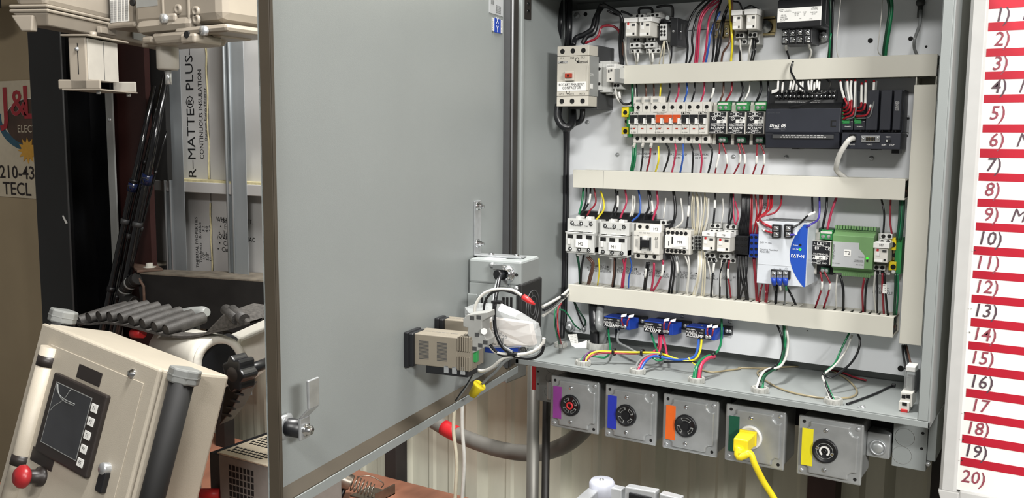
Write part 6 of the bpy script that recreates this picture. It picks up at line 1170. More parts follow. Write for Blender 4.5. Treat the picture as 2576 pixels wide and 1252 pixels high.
for k in range(5):
    zk = bzt-sh_*(.145+.165*k); t.part('function_key', MB().box(bxl+.81*sw_, bxl+.92*sw_, -.0152, -.014, zk-.10*sh_, zk), 'paper', bevel=.0006); t.text('F%d' % (k+1), (bxl+.865*sw_, -.0156, zk-.05*sh_), .010, 'ink')
ca, cb, cc_, cd_ = [hp(x, y, -.003) for x, y in ((512, 392), (658, 458), (630, 550), (490, 470))]; t.part('legend_plate', MB().box((ca.x+cd_.x)/2, (cb.x+cc_.x)/2, -.004, -.002, (cc_.z+cd_.z)/2, (ca.z+cb.z)/2), 'bezel', 'black legend plate', .0006)
ca, cb, cc_, cd_ = [hp(x, y, -.003) for x, y in ((215, 918), (350, 1000), (325, 1090), (195, 1000))]; t.part('legend_plate', MB().box((ca.x+cd_.x)/2, (cb.x+cc_.x)/2, -.004, -.002, (cc_.z+cd_.z)/2, (ca.z+cb.z)/2), 'bezel', 'black legend plate', .0006)
tp, bt = hp(300, 255, -.010), hp(90, 1180, -.010); xc_ = (tp.x+bt.x)/2-.002
t.part('rolled_edge', MB().cyl((xc_, -.002, -HH), (xc_, -.002, -.04), .021, 20), 'box_cream', 'rounded upright edge')
for y in (378, 1015): q = hp(265 if y < 500 else 95, y, -.022); t.part('edge_clip', MB().cyl((xc_, -.002, q.z-.011), (xc_, -.002, q.z+.011), .0218, 20), 'bezel', 'black clip')
q = hp(160, 1100, -.03); t.part('stop_button', MB().lathe([(0, -.058), (.016, -.056), (.023, -.048), (.024, -.040), (.019, -.034), (.014, -.032)], (q.x+.016, 0, q.z), 1, 24), 'estop', 'red emergency stop button'); t.part('stop_collar', MB().lathe([(.014, -.034), (.014, -.012), (.020, -.010), (.020, -.002)], (q.x+.016, 0, q.z), 1, 20), 'bezel')
q = hp(850, 458); t.part('front_nut', MB().lathe([(0, -.010), (.006, -.009), (.008, -.004), (.010, -.003), (.010, 0)], q, 1, 12), 'chrome')
q = hp(700, 1065); t.part('key_lock', MB().box(q.x-.011, q.x+.012, -.014, -.001, q.z-.045, q.z-.004), 'black', 'black lock tab', .003); t.part('lock_barrel', MB().lathe([(0, -.017), (.010, -.017), (.012, -.014), (.012, 0)], (q.x-.001, 0, q.z), 1, 16), 'zinc')
q = hp(800, 675); t.part('hinge_slot', MB().box(q.x-.002, q.x+.003, -.001, .001, q.z-.014, q.z+.014), 'hole')
# grab handles
def handle(X, Y0, label, ztop):
    mb = MB().prism([(X-.026, Y0-.020), (X+.002, Y0-.026), (X+.022, Y0-.010), (X+.026, Y0+.012), (X+.012, Y0+.03), (X-.030, Y0+.03)], 2, ztop-.030, ztop)
    t.part('handle_cap', mb, 'handle_grey', 'grey handle end', .004); t.part('handle_bar', MB().tube([(X-.002, Y0, -HH+.01), (X-.002, Y0, ztop-.028)], .0235, 18), 'black_matte', label)
    t.part('handle_cap_joint', MB().prism([(X-.0265, Y0-.0205), (X+.002, Y0-.0265), (X+.0225, Y0-.010), (X+.0265, Y0+.012), (X+.012, Y0+.0305), (X-.030, Y0+.0305)], 2, ztop-.016, ztop-.014), 'midgrey')
handle(.030, .035, 'black grab bar', .012); handle(-HW-.034, .06, 'black grab bar', .030)
# ================================================================ clutter behind the operator box
mat('webbing', '4a4744', .85, var=.25, scale=120, bump=.5, bscale=700); mat('leather', '3c3a38', .6, var=.2, scale=60, bump=.3, bscale=300); mat('machine_white', 'd9d6cc', .3, var=.03)
Yk = -.42; K = lambda x, y, Y=Yk: PL('H', x, y, Y)
st_ = [K(*p) for p in ((470, 122), (560, 140), (660, 132), (760, 140), (860, 162), (960, 190), (1060, 212), (1160, 222), (1260, 215), (1360, 190), (1470, 165), (1600, 128))]
t = T('tool_belt', 'dusty black webbing belt with cartridge loops draped behind the operator box', 'belt', st_[0])
c = crv(st_, 5); w_ = .035; V = []
for p in c: V += [p+Vector((0, 0, -.003)), p+Vector((0, w_, 0)), p+Vector((0, w_, .004)), p+Vector((0, 0, .002))]
F = [(4*i+k, 4*i+(k+1) % 4, 4*i+4+(k+1) % 4, 4*i+4+k) for i in range(len(c)-1) for k in range(4)]
t.part('strap', MB().add(V, F), 'webbing')
lp = [(500, 120), (565, 100), (632, 92), (700, 95), (770, 105), (840, 122), (910, 140), (985, 160), (1060, 180)]
for i, (x, y) in enumerate(lp):
    a = K(x, y); a2 = a+Vector((.010, .10, .015)); t.part('loop', MB().tube([a, a+(a2-a)*.5, a2], [.014, .0155, .014], 12, caps=False).tube([a+(a2-a)*.02, a2], [.0118, .0118], 10), 'leather', None)
a, b = K(1385, 100), K(1600, 100); t.part('pouch', MB().hexa([K(1300, 205), K(1590, 140), K(1560, 90), K(1430, 70)], [v+Vector((0, .09, .01)) for v in (K(1300, 205), K(1590, 140), K(1560, 90), K(1430, 70))]), 'webbing', 'webbing pouch', .004)
for x, y in ((1520, 108), (1565, 112)): a = K(x, y); t.part('loop', MB().tube([a, a+Vector((-.06, .02, .012))], [.013, .012], 12), 'leather')
# T knob
kb = K(1237, 120, -.30)
t = T('clamp_knob', 'pale T-shaped clamp knob behind the belt', 'knob', kb+Vector((0, 0, -.06))); t.part('post', MB().cyl(kb+Vector((0, 0, -.06)), kb, .016, 12), 'black')
t.part('wing', MB().tube([K(1145, 92, -.30), K(1170, 82, -.30), K(1237, 78, -.30), K(1300, 66, -.30), K(1326, 62, -.30)], [.010, .016, .019, .016, .010], 12), 'handle_grey', 'pale wing grip', 0); t.part('hub', MB().lathe([(.026, .012), (.026, .0), (.018, -.012)], K(1237, 110, -.30), 2, 16), 'handle_grey')
solo('red_lamp', MB().cyl(K(850, 200, -.40), K(915, 200, -.40), .011, 12), 'red', 'small red translucent piece under the belt', 'lamp')
# white machine with round drum
cc0 = K(1100, 300, -.33); cd = K(1400, 385, -.40)
t = T('machine_drum', 'white rounded machine drum behind the operator box', 'machine', cd+Vector((0, .05, -.09)))
t.part('drum', MB().tube([cc0, cd+(cc0-cd)*.10, cd], [.058, .062, .060], 28), 'machine_white'); ax_ = (cd-cc0).normalized(); t.part('drum_recess', MB().tube([cd-ax_*.002, cd+ax_*.003], [.042, .042], 24), 'black'); t.part('drum_rim', MB().ring(cd-ax_*.004, cd+ax_*.008, .060, .043, 28), 'machine_white')
t.part('stand', MB().box(cc0.x-.03, cc0.x+.03, cc0.y-.02, cc0.y+.05, zb, cc0.z-.03), 'machine_white')
t = T('white_machine', 'white machine arm with a black bracket beside the door', 'machine', K(1590, 530, -.33))
t.part('arm', MB().hexa([K(1540, 235, -.33), K(1850, 100, -.33), K(1850, 330, -.33), K(1560, 545, -.33)], [K(1460, 210, -.25), K(1800, 60, -.25), K(1800, 300, -.25), K(1500, 500, -.25)]), 'machine_white', None, .006)
t.part('black_bracket', MB().hexa([K(1375, 235, -.31), K(1515, 220, -.31), K(1540, 265, -.31), K(1520, 380, -.31)], [K(1345, 225, -.26), K(1470, 195, -.26), K(1530, 260, -.26), K(1540, 390, -.26)]), 'black', None, .003); t.part('support', MB().box(K(1860, 400, -.28).x-.025, K(1860, 400, -.28).x+.015, -.28, -.24, zb, K(1830, 300, -.28).z), 'machine_white')
kc = K(1515, 455, -.46); t = T('lobed_knob', 'black lobed hand knob beside the drum', 'knob', kc)
lob = [(kc.x+(.030+.0035*math.cos(7*w))*math.cos(w), kc.z+(.036+.004*math.cos(7*w))*math.sin(w)) for w in [2*math.pi*i/56 for i in range(56)]]
t.part('grip', MB().prism(lob, 1, kc.y-.012, kc.y+.03), 'black', None, .004); t.part('cap', MB().lathe([(0, -.0145), (.010, -.0145), (.014, -.0125), (.016, -.012)], kc, 1, 20), 'bezel'); t.part('shaft', MB().cyl((kc.x, kc.y+.03, kc.z), (kc.x-.02, kc.y+.12, kc.z), .012, 10), 'black')
rt = T('rubber_track', 'black ribbed rubber belt hanging below the knob', 'belt', K(1440, 760, -.44)); rt.part('belt', MB().hexa([K(1440, 540, -.45), K(1560, 540, -.45), K(1475, 700, -.45), K(1400, 790, -.45)], [v+Vector((-.01, .05, 0)) for v in (K(1440, 540, -.45), K(1560, 540, -.45), K(1475, 700, -.45), K(1400, 790, -.45))]), 'black', None, .003)
for k in range(4): a = K(1545-k*26, 590+k*45, -.452); rt.part('rib', MB().box(a.x-.02, a.x+.006, a.y-.002, a.y+.002, a.z-.002, a.z+.002), 'darkgrey')
# perforated power supply
mat('psu_grey', '7b7a76', .5, var=.05); mat('psu_top', 'b5ab98', .6, var=.08, scale=20)
Ys = -.30; zt_ = PL('H', 1500, 985, Ys).z
S = lambda x, y: PL('H', x, y, zt_, 2)
xl_ = PL('H', 1400, 1000, Ys).x; xr_ = PL('H', 1640, 960, Ys).x+.04
f0 = PL('H', 1400, 1000, Ys)
t = T('bench_supply', 'grey bench power supply with a perforated cover behind the operator box', 'power supply', (xl_+.1, Ys+.1, zb))
yb_ = S(1640, 735).y; t.part('case', MB().box(xl_, xr_, Ys, yb_, zb+.012, zt_-.004), 'psu_grey', bevel=.003); t.part('lid', MB().box(xl_-.002, xr_, Ys-.002, yb_, zt_-.004, zt_), 'psu_top', bevel=.001); t.part('black_front', MB().box(xl_-.045, xl_-.001, Ys+.01, yb_, zb+.012, zt_-.012), 'black', 'black side panel', .002)
for x, y in ((xl_+.02, Ys+.03), (xr_-.03, Ys+.03), (xl_+.02, yb_-.03), (xr_-.03, yb_-.03)): t.part('foot', MB().cyl((x, y, zb), (x, y, zb+.012), .01, 10), 'black')
hl = MB().box(-.0045, .0045, -.0035, .0035, 0, .0006).mesh('vent_hole'); hv = MB().box(-.0042, .0042, -.0005, .0005, -.0062, .0062).mesh('vent_hole')
ny = int((yb_-Ys-.03)/.013)
for i in range(9):
    for j in range(ny):
        if 3 <= j % 8 <= 4: continue
        t.inst('vent_hole', hl, 'hole', (xl_+.012+i*.0135+(j % 2)*.006, Ys+.022+j*.013, zt_))
for i in range(7):
    for j in range(9): t.inst('vent_hole', hv, 'hole', (xl_+.040+i*.0125, Ys-.0003, zt_-.030-j*.0165))
p = PL('H', 1320, 1235, Ys-.02); t.part('red_post', MB().cyl((p.x-.02, Ys-.02, p.z), (p.x+.02, Ys+.005, p.z), .013, 12), 'red', 'red binding post')
# ================================================================ panel wiring
def WG(z, place, Ys, Ym, Ye, r, spec, group):
    'spec: one wire per line: colour [*radius factor] [s=a,b] : x,y x,y ...'
    items = []
    for ln in spec.strip().splitlines():
        h, pts = ln.split(':'); h = h.split(); k = 1.0; sl = []
        for q in h[1:]:
            if q[0] == '*': k = float(q[1:])
            elif q[:2] == 's=': sl.append(tuple(float(v) for v in q[2:].split(',')))
        P_ = [tuple(float(v) for v in p.split(',')) for p in pts.split()]; items.append((h[0], k, sl, P_))
    items.sort(key=lambda i: sum(p[0] for p in i[3])/len(i[3])); tot = {}; cnt = {}
    for i in items: tot[i[0]] = tot.get(i[0], 0)+1
    cn = dict(dkgreen='dark green', dred='dark red', cream='cream', tan='tan')
    for c, k, sl, P_ in items:
        cnt[c] = cnt.get(c, 0)+1; n = len(P_)
        o_ = '' if tot[c] == 1 else (ORD[cnt[c]-1]+' ' if cnt[c] < tot[c] else 'rightmost '); col = cn.get(c, c)
        lab = ('only ' if tot[c] == 1 else o_)+col+' wire'+(' from left' if o_ and o_ != 'rightmost ' else '')+', '+place
        V = []
        for i, p in enumerate(P_):
            t = i/(n-1); Y = p[2] if len(p) > 2 else (Ys+(Ym-Ys)*t*2 if t < .5 else Ym+(Ye-Ym)*(t*2-1)); V.append(PL(z, p[0], p[1], Y))
        wire(c, V, r*k, lab, 'wire', group, sl)
R0 = .0016
WG('Z1', 'feeding the upper left contactor and relays', -.06, -.05, -.03, .0016, '''
black *3.4 : 270,592,-.07 310,500 420,450 520,380 560,250 620,130 690,50
black *3 : 390,575,-.06 450,480 540,430 580,300 600,150 640,60
dred *1.6 : 430,565 560,510 610,450 640,360 740,335 840,370 890,460 900,600 900,860
black *2 : 620,60 760,110 880,180 905,300 885,500 890,700 905,870
black *2 : 660,50 800,130 900,220 922,400 905,600 920,870
brown *1.6 : 640,70 780,120 890,200 895,400 915,600 912,870
black *1.5 : 720,140 800,180 880,200
black *1.5 : 900,150 970,170 1040,205
black *2.6 : 112,-40,-.03 108,270 95,420 85,600
black *2 : 180,-40,-.03 182,430 165,600
black *4 : 225,-40,-.02 220,350 212,620
''', 'cables at the upper left')
WG('Z1', 'dropping from the M9 relay pair to the upper duct', -.05, -.045, -.03, .0014, '''
white : 1070,648 1085,750 1100,870
white s=.1,.75 *1.3 : 1118,690 1118,760 1102,870
white : 965,480,-.05 960,700 982,870
white : 925,470,-.03 948,600 965,870
white : 1265,640 1280,750 1292,870
white s=.1,.75 *1.3 : 1310,690 1315,770 1302,870
cream : 1462,540 1430,680 1398,850
cream : 1475,540 1460,700 1450,850
white : 1498,535 1530,680 1552,850
black *1.2 : 1560,590 1562,720 1542,850
''', 'wires below the M9 relay')
WG('Z1', 'bridging the tops of the M9 relay terminals', -.03, -.04, -.03, .0026, '''
black : 1135,190 1140,118 1220,102 1300,115 1312,175
black : 1370,92 1480,74 1565,88 1578,160 1575,240
''', 'jumpers above the relays')
WG('Z1', 'sweeping from the cabinet top to the upper duct', -.03, -.05, -.03, .0021, '''
black : 2050,-40 1880,120 1800,270 1760,450 1775,620 1750,850
black : 2100,-30 1920,170 1860,340 1830,520 1840,680 1785,850
pink : 2170,-30 2030,90 1950,200 1910,380 1890,600 1868,850
pink : 2190,10 2050,110 1965,230 1925,420 1915,640 1892,850
pink : 2200,40 2070,210 2035,400 2012,640 1972,850
blue : 2200,150 2085,400 2050,600 2006,850
''', 'wires in the top fan')
WG('Z2', 'running from the cabinet top past the small relays', -.03, -.05, -.03, .0021, '''
black : 220,-20 170,130 140,300 140,450 122,620
black : 300,10 230,170 190,330 170,480 150,620
black : 285,40 240,200 215,350 190,500 162,620
brown : 322,-20,-.06 312,250 290,420 230,520 212,620
yellow *1.1 : 291,-20,-.075 303,150 315,330 320,450 306,620
black *.8 : 325,12 390,28 418,95
black *.9 : 438,85 500,60 568,88
black *.8 : 405,380 395,500 395,610
white *.8 : 392,378 402,480 412,610
white *.8 : 512,372 490,480 478,610
black *.8 : 526,372 520,500 500,608
black *.8 : 548,384 545,490 520,608
''', 'wires by the small relays')
WG('Z2', 'between the transformer and the right end of the panel', -.05, -.05, -.03, .0019, '''
black s=.1,.4 : 848,425,-.074 850,480 866,530 884,595
white s=.05,.3 : 1068,398,-.076 1080,470 1096,510 1072,590
dkgreen : 1278,-20 1286,150 1278,400 1262,580
black : 1312,-20 1304,250 1292,580
green *.9 : 1290,330 1280,420 1272,580
white *.45 : 1386,-20 1365,200 1345,450 1362,575
white *.45 : 1796,-20 1780,200 1754,430 1752,500 1772,536 1812,540
dkgreen *1.6 : 1850,-20 1868,100 1842,280 1815,450 1805,555
green *1.6 : 1882,-20 1886,100 1862,280 1834,450 1822,555
grey *1.4 : 2170,100,-.02 2160,240,-.03 2112,380 2108,470 2138,545
''', 'wires at the upper right')
p = PL('Z2', 2170, 25, -.006); solo('wire_lug', MB().lathe([(0, -.006), (.005, -.005), (.008, 0)], p, 1, 12).cyl((p.x, -.006, p.z-.004), (p.x, -.008, p.z-.026), .0045, 10), 'darkgrey', 'black crimp lug on the grey wire at the top right', 'lug', p)
lp = [PL('Z2', 918, 600, -.068), PL('Z2', 895, 680, -.072), PL('Z4', 395, 40, -.078), PL('Z4', 470, 155, -.085), PL('Z4', 600, 232, -.088), PL('Z4', 715, 225, -.085), PL('Z4', 782, 170, -.075), PL('Z4', 785, 115, -.06), PL('Z4', 750, 80, -.045)]
wire('black', lp, .0019, 'loose black wire looping over the upper duct and controller terminals', group='loose wires')
wire('black', [PL('Z4', x, y, Y) for x, y, Y in ((700, 235, -.085), (600, 300, -.085), (470, 355, -.082), (360, 374, -.078))], .0016, 'loose black wire crossing the controller marker strip', group='loose wires')
WG('Z3', 'from the upper duct down to the breakers', -.035, -.040, -.035, .0018, '''
green *1.4 : 243,30 245,150 240,340
white : 280,30 285,130 300,290
black : 292,30 298,130 305,290
brown : 395,30 412,130 405,290
brown : 500,30 506,130 505,290
yellow : 588,30 585,120 570,290
black : 695,30 698,140 665,275
pink : 806,30 804,150 768,275
blue : 902,30 908,140 870,275
black : 1000,30 996,150 960,275
pink : 1116,30 1112,150 1072,275
black s=.35,.9 : 1232,30 1225,140 1180,270
''', 'wires above the breakers')
WG('Z3', 'from the upper duct to the black-faced transducers', -.035, -.040, -.040, .0020, '''
brown : 1350,30 1345,160 1305,265
dred : 1452,30 1440,150 1372,265
black : 1560,20 1585,120 1570,190 1532,265
white *.7 s=.55,.98 : 1668,20 1655,140 1592,270
black *1.2 : 1800,20 1800,140 1748,265
black : 1888,20 1890,120 1885,200
''', 'wires above the transducers')
WG('Z3', 'looping from the auxiliary relay to the earth terminal', -.06, -.055, -.035, .0021, '''
white : 38,105 58,220 120,290 185,312 238,312
white s=.05,.45 : 82,150 98,235 115,270
black : 95,240 130,288 190,298 245,270
''', 'loops by the auxiliary relay')
WG('Z3', 'from the breakers down into the middle duct', -.040, -.045, -.030, .0019, '''
green *1.3 : 262,770 250,960 222,1120
green *1.3 : 280,770 278,960 245,1120
black : 372,820 366,960 344,1120
dred : 466,820 456,950 416,1120
yellow : 560,810 562,980 522,1125
black : 650,772 690,860 672,980 618,1130
pink : 760,775 772,850 755,980 722,1130
blue : 858,775 856,950 822,1135
black : 955,775 980,900 968,1135
pink : 1054,775 1076,880 1086,980 1070,1135
black : 1165,780 1212,860 1196,1000 1160,1140
''', 'wires below the breakers')
WG('Z3', 'from a black-faced transducer down to the middle duct', -.044, -.045, -.030, .0016, '''
dred s=.35,.75 : 1302,770 1296,900 1262,1050 1244,1145
dred s=.38,.70 : 1336,770 1378,900 1392,1020 1356,1150
dred s=.35,.7 : 1526,775 1552,900 1540,1010 1468,1155
dred s=.35,.7 : 1560,775 1602,900 1606,1020 1582,1155
dred s=.35,.7 : 1756,778 1750,920 1745,1020 1698,1160
dred s=.35,.7 : 1796,778 1840,900 1836,1030 1802,1165
''', 'red wires below the transducers')
spec = ''
for a, b, c, e in ((240, 112, 235, 215), (290, 130, 278, 240), (374, 116, 358, 200), (406, 110, 386, 200), (437, 130, 432, 212), (470, 128, 470, 200), (496, 122, 492, 220), (556, 115, 566, 205), (592, 104, 584, 210), (622, 128, 614, 205), (647, 104, 645, 180), (672, 122, 664, 200)):
    spec += 'black s=.25,.85 : %d,%d,-.040 %d,%d,-.058 %d,%d,-.062 %d,%d,-.058\n' % (a+8, a and b-40, a, b, (a+c)/2, (b+e)/2, c, e+30)
WG('Z4', 'with a white sleeve at the controller terminals', -.05, -.05, -.05, .0016, spec, 'sleeved wires of the controller')
a = PL('Z4', 172, 196, -.062); b = PL('Z4', 232, 178, -.064); solo('wire_flag', MB().hexa([a, b, b+Vector((0, 0, -.006)), a+Vector((0, 0, -.006))], [v+Vector((0, .0008, 0)) for v in (a, b, b+Vector((0, 0, -.006)), a+Vector((0, 0, -.006)))]), 'paper', 'bent white wire flag at the left of the controller terminals', 'tag')
WG('Z4', 'bending into the green card terminals', -.050, -.075, -.064, .0018, '''
red s=.05,.42 : 893,95 905,180 935,280 962,340 945,375 925,385
red s=.05,.42 : 965,85 972,200 992,310 988,370 960,405 925,415
red s=.05,.42 : 1010,85 1000,180 1010,300 1005,400 970,440 925,450
red s=.05,.42 : 1050,80 1046,240 1040,380 1020,450 960,480 925,500
grey *.7 : 1062,100 1060,240 1056,400 1030,480 950,500
red s=.05,.42 : 1118,120 1114,260 1112,350 1095,378 1055,382
red s=.05,.42 : 1160,95 1158,250 1148,370 1120,408 1055,412
red s=.05,.42 : 1248,95 1240,220 1205,380 1170,450 1120,466 1055,468
grey *.7 : 1275,100 1262,240 1225,400 1190,480 1060,490
grey *.7 : 945,105 950,220 975,330 950,400
''', 'wires of the option cards')
wire('white', [PL('Z4', x, y, Y) for x, y, Y in ((1030, 700, -.075), (985, 718, -.085), (925, 800, -.085), (882, 880, -.08), (856, 970, -.07), (852, 1030, -.055), (890, 1075, -.045), (955, 1120, -.035))], .0047, 'white data cable from the controller port to the middle duct', 'cable')
WG('Z5', 'from the middle duct to the contactor tops', -.035, -.045, -.045, .0019, '''
green *1.2 : 266,30 252,180 222,310
black : 295,35 290,180 243,310
black s=.25,.6 : 336,35 322,180 258,290
dred : 368,40 386,190 330,270 302,320
white : 445,120 438,200 424,260 410,310
yellow : 436,80 466,190 460,270 392,360
black *1.2 : 580,50 582,200 538,335
black s=.2,.6 : 602,80 602,220 574,325
pink *1.1 : 675,60 688,190 650,290 628,345
white : 752,120 745,260 724,328
white : 768,130 768,220 746,325
blue *1.1 : 806,65 826,200 812,310 742,375
black *1.3 : 902,65 912,230 866,330 850,400
black s=.2,.55 : 920,85 946,250 930,300 892,312
pink *1.2 : 985,70 996,200 970,290 944,375
white *.8 : 1075,150 1062,270 1052,350
''', 'wires above the first contactors')
WG('Z5', 'from the middle duct to contactor M4 and relays', -.035, -.045, -.045, .0019, '''
black *1.6 : 1150,75 1168,230 1160,350 1112,445
white : 1222,150 1240,300 1232,390 1162,445
black s=.3,.55 : 1306,80 1300,250 1285,400 1268,468
black s=.25,.55 : 1560,90 1556,250 1544,400
white *.6 : 1636,150 1640,280 1624,395
black : 1715,95 1706,250 1688,405
black : 1728,100 1734,280 1702,415
pink *.8 : 1742,105 1740,280 1756,405
pink *.8 : 1758,180 1788,320 1764,412
''', 'wires above the small relays of the contactor row')
WG('Z5', 'in the pale bundle left of relay M5', -.035, -.040, -.035, .0017, '''
cream : 1352,120 1350,340 1356,520
cream : 1372,90 1390,280 1366,520
cream : 1385,110 1400,300 1380,520
white : 1420,100 1425,300 1398,520
cream : 1460,95 1452,260 1416,520
cream : 1476,140 1482,330 1438,500
white : 1497,150 1490,330 1455,490
cream *.9 : 1340,95 1330,250 1340,500
''', 'pale bundle above')
WG('Z5', 'in the black bundle above the black terminal block', -.035, -.040, -.035, .0016, '\n'.join('black : %d,%d %d,%d %d,%d' % (1828+k*9, 95, 1822+k*9+(k % 3)*4, 300, 1778+k*13, 525) for k in range(9)), 'black bundle above')
WG('Z6', 'dropping to the blue terminal block', -.035, -.040, -.035, .0016, '''
red : 236,90 236,250 228,430
red : 262,90 276,250 245,430
red : 300,90 300,250 268,430
red : 312,90 308,220 280,300 278,430
dred : 322,90 318,200 296,300
dred : 224,90 222,250 218,430
''', 'red wires above the blue block')
WG('Z6', 'curling to the terminals of the silver power supply', -.035, -.080, -.102, .0018, '''
red : 374,90,-.035 360,220,-.05 318,268,-.085 300,300,-.10 335,335 395,362
red s=.55,.85 : 392,90,-.035 385,210,-.05 330,262,-.08 285,310,-.098 300,360 345,395 400,412
red *.9 : 404,95,-.035 398,200,-.05 345,255,-.08 296,290,-.095
dred : 482,95,-.035 474,180,-.05 425,245,-.08 345,270,-.09 302,292,-.10 330,340 398,372
black s=.42,.6 : 734,100,-.035 740,232,-.06 756,243,-.085 700,270,-.098 640,330 575,372
violet s=.55,.85 : 796,100,-.035 790,285,-.06 722,345,-.095 660,388 595,424 552,430
''', 'wires on the silver power supply')
WG('Z6', 'from the middle duct at the right', -.035, -.040, -.042, .0019, '''
black *1.2 : 858,110 850,220 820,378
pink *1.2 : 938,115 892,250 860,388
black *.9 : 1308,125 1332,260 1324,425
dred *.9 : 1386,125 1380,300 1396,425
dkgreen *1.4 : 1470,120 1458,320 1440,470
green *1.2 : 1482,130 1474,320 1452,470
dkgreen *1.3 : 1494,120 1486,320 1466,470
''', 'wires above the green power supply')
WG('Z5', 'from the first contactors down to the lower duct', -.050, -.045, -.028, .0020, '''
dkgreen *1.3 : 198,690 222,820 232,1005
black *1.2 : 268,710 245,850 236,1005
brown *1.2 : 298,725 352,800 330,900 305,1005
brown *1.2 : 318,725 364,790 348,900 318,1008
yellow *.8 : 414,740 420,860 404,1005
brown *1.2 : 572,740 566,870 548,1020
black : 582,745 580,870 562,1020
pink *1.1 : 652,745 668,830 648,940 640,1030
pink : 684,730 672,840 655,1030
blue *.8 : 722,730 738,820 712,930 708,1035
black s=.3,.6 *1.1 : 890,780 876,900 858,1050
black *1.1 : 912,780 892,900 872,1055
pink *1.2 : 960,785 956,900 932,1065
pink *1.1 s=.15,.45 : 1050,760 1040,880 1000,980 945,1068
''', 'wires below the first contactors')
WG('Z5', 'from contactor M4 and the relays to the lower duct', -.045, -.045, -.028, .0018, '''
black *1.3 : 1122,700 1138,830 1104,1095
black *1.2 : 1150,705 1162,850 1130,1095
grey : 1186,712 1212,830 1198,1095
grey s=.3,.6 : 1172,712 1190,850 1180,1095
white : 1294,708 1306,830 1286,1108
white : 1262,708 1300,850 1272,1100
white *.9 : 1492,772 1510,880 1538,1120
black s=.2,.55 *1.1 : 1556,745 1540,880 1518,1130
white *.9 : 1626,755 1616,900 1602,1130
black : 1640,770 1612,900 1606,1135
black : 1688,760 1670,900 1678,1140
dred s=.25,.55 : 1702,760 1684,880 1700,1000 1716,1130
''', 'wires below M4 and the small relays')
WG('Z5', 'in the pale bundle entering the lower duct', -.035, -.045, -.028, .0017, '''
cream : 1404,650 1402,880 1336,1120
cream : 1416,650 1412,880 1358,1120
white : 1428,650 1420,880 1368,1120
cream : 1440,650 1442,900 1424,1125
cream : 1458,680 1462,900 1450,1125
white : 1398,650 1390,880 1350,1120
''', 'pale bundle below')
WG('Z5', 'in the black bundle below the black terminal block', -.035, -.045, -.028, .0016, '\n'.join('black : %d,%d %d,%d %d,%d' % (1776+k*14, 690, 1782+k*14-(k % 2)*12, 900, (1782, 1788, 1796, 1872, 1880, 1866, 1888, 1802)[k], 1155) for k in range(8)), 'black bundle below')
WG('Z6', 'between the blue block and the lower duct', -.035, -.040, -.028, .0018, '''
dred : 244,600 262,800 274,995
dred : 258,600 270,800 288,990
dred : 322,840,-.02 305,900 296,990
dred : 372,840,-.02 364,920 356,995
dred : 350,840,-.02 352,920 344,995
black *1.6 : 440,840,-.02 432,1010
black *1.2 : 520,860,-.03 560,925 602,1015
grey : 508,850,-.06 512,930,-.04 505,1010
''', 'wires left below the silver power supply')
d = Dev('crimp_lugs', 'x y z w', 'lug', 'Z6', 0, 0, 1, 1, -.1) if 0 else None
for k, x in enumerate((417, 465, 513)):
    a = PL('Z6', x, 785, -.1015); b = PL('Z6', x+2, 845, -.098); c = PL('Z6', x+8, 885, -.085); t = T('crimp_lug', ('blue crimp lug under terminal L', 'blue crimp lug under terminal N', 'blue crimp lug under the earth terminal')[k]+' of the silver supply', 'lug', a, group='blue crimp lugs')
    t.part('sleeve', MB().tube([a, a+(b-a)*.6, b], [.0048, .0048, .0036], 10), 'blue'); t.part('tail', MB().tube(crv([b, c, PL('Z6', x+4, 860, -.05)], 4), .0022, 8), ('wire_black', 'wire_white', 'wire_green')[k])
WG('Z6', 'below transducer #4 and the green supply', -.046, -.045, -.028, .0017, '''
dred s=.35,.65 : 802,735 816,860 760,1035
dred s=.35,.62 : 836,735 882,830 872,900 828,1040
white *.8 : 942,760 932,900 934,1050
black *1.4 : 966,765 992,880 992,1060
dred *1.1 : 1168,785 1152,900 1158,1085
black *1.1 : 1196,785 1178,900 1172,1088
white : 1258,735 1248,900 1266,1085
black : 1272,740 1276,900 1272,1085
dred *1.1 : 1318,745 1318,900 1330,1095
black *1.1 : 1332,745 1342,900 1362,1095
dkgreen *1.3 : 1428,745 1424,900 1412,1110
green : 1446,745 1448,900 1432,1095
''', 'wires below the green power supply')
a, b, c, e = rect('Z6', 1320, 838, 1356, 915, -.05); t = T('wire_tag', 'white printed wire tag below relay M7', 'tag', (a, -.05, c)); t.part('tag', MB().box(a, b, -.0512, -.05, c, e), 'paper'); t.text(':: \n::\n::', ((a+b)/2, -.0516, (c+e)/2), .010, 'ink')
# ---------------------------------------------------------------- cables at the cabinet floor
Z7 = lambda x, y, Y: PL('Z7', x, y, Y)
wire('black', [Z7(508, 180, -.03), Z7(514, 300, -.045), Z7(522, 450, -.06), Vector((G1.x-.009, G1.y, ZF+.04)), Vector((G1.x-.008, G1.y, ZF-.0))], .0115, 'thick black cable rising from the large bushing', 'cable', 'thick feed cables')
wire('grey', [Z7(588, 190, -.03), Z7(574, 300, -.05), Z7(570, 450, -.07), Vector((G1.x+.010, G1.y-.004, ZF+.04)), Vector((G1.x+.010, G1.y-.002, ZF))], .0085, 'thick grey cable rising from the large bushing', 'cable', 'thick feed cables')
def ZW(z, rows, place, group, r=.0021):
    n_ = {}; tot = {}
    for row in rows: tot[row[0]] = tot.get(row[0], 0)+1
    for row in rows:
        c, pts = row[0], row[1]; k = row[2] if len(row) > 2 else 1; n_[c] = n_.get(c, 0)+1
        lab = (ORD[n_[c]-1] if tot[c] > 1 else 'only')+' '+dict(dkgreen='dark green', dred='dark red').get(c, c)+' wire '+place
        wire(c, [PL(z, *p) if not isinstance(p, Vector) else p for p in pts], r*k, lab, 'wire', group)
g = lambda G, dx=0, dy=0, dz=.004: G+Vector((dx, dy, dz))
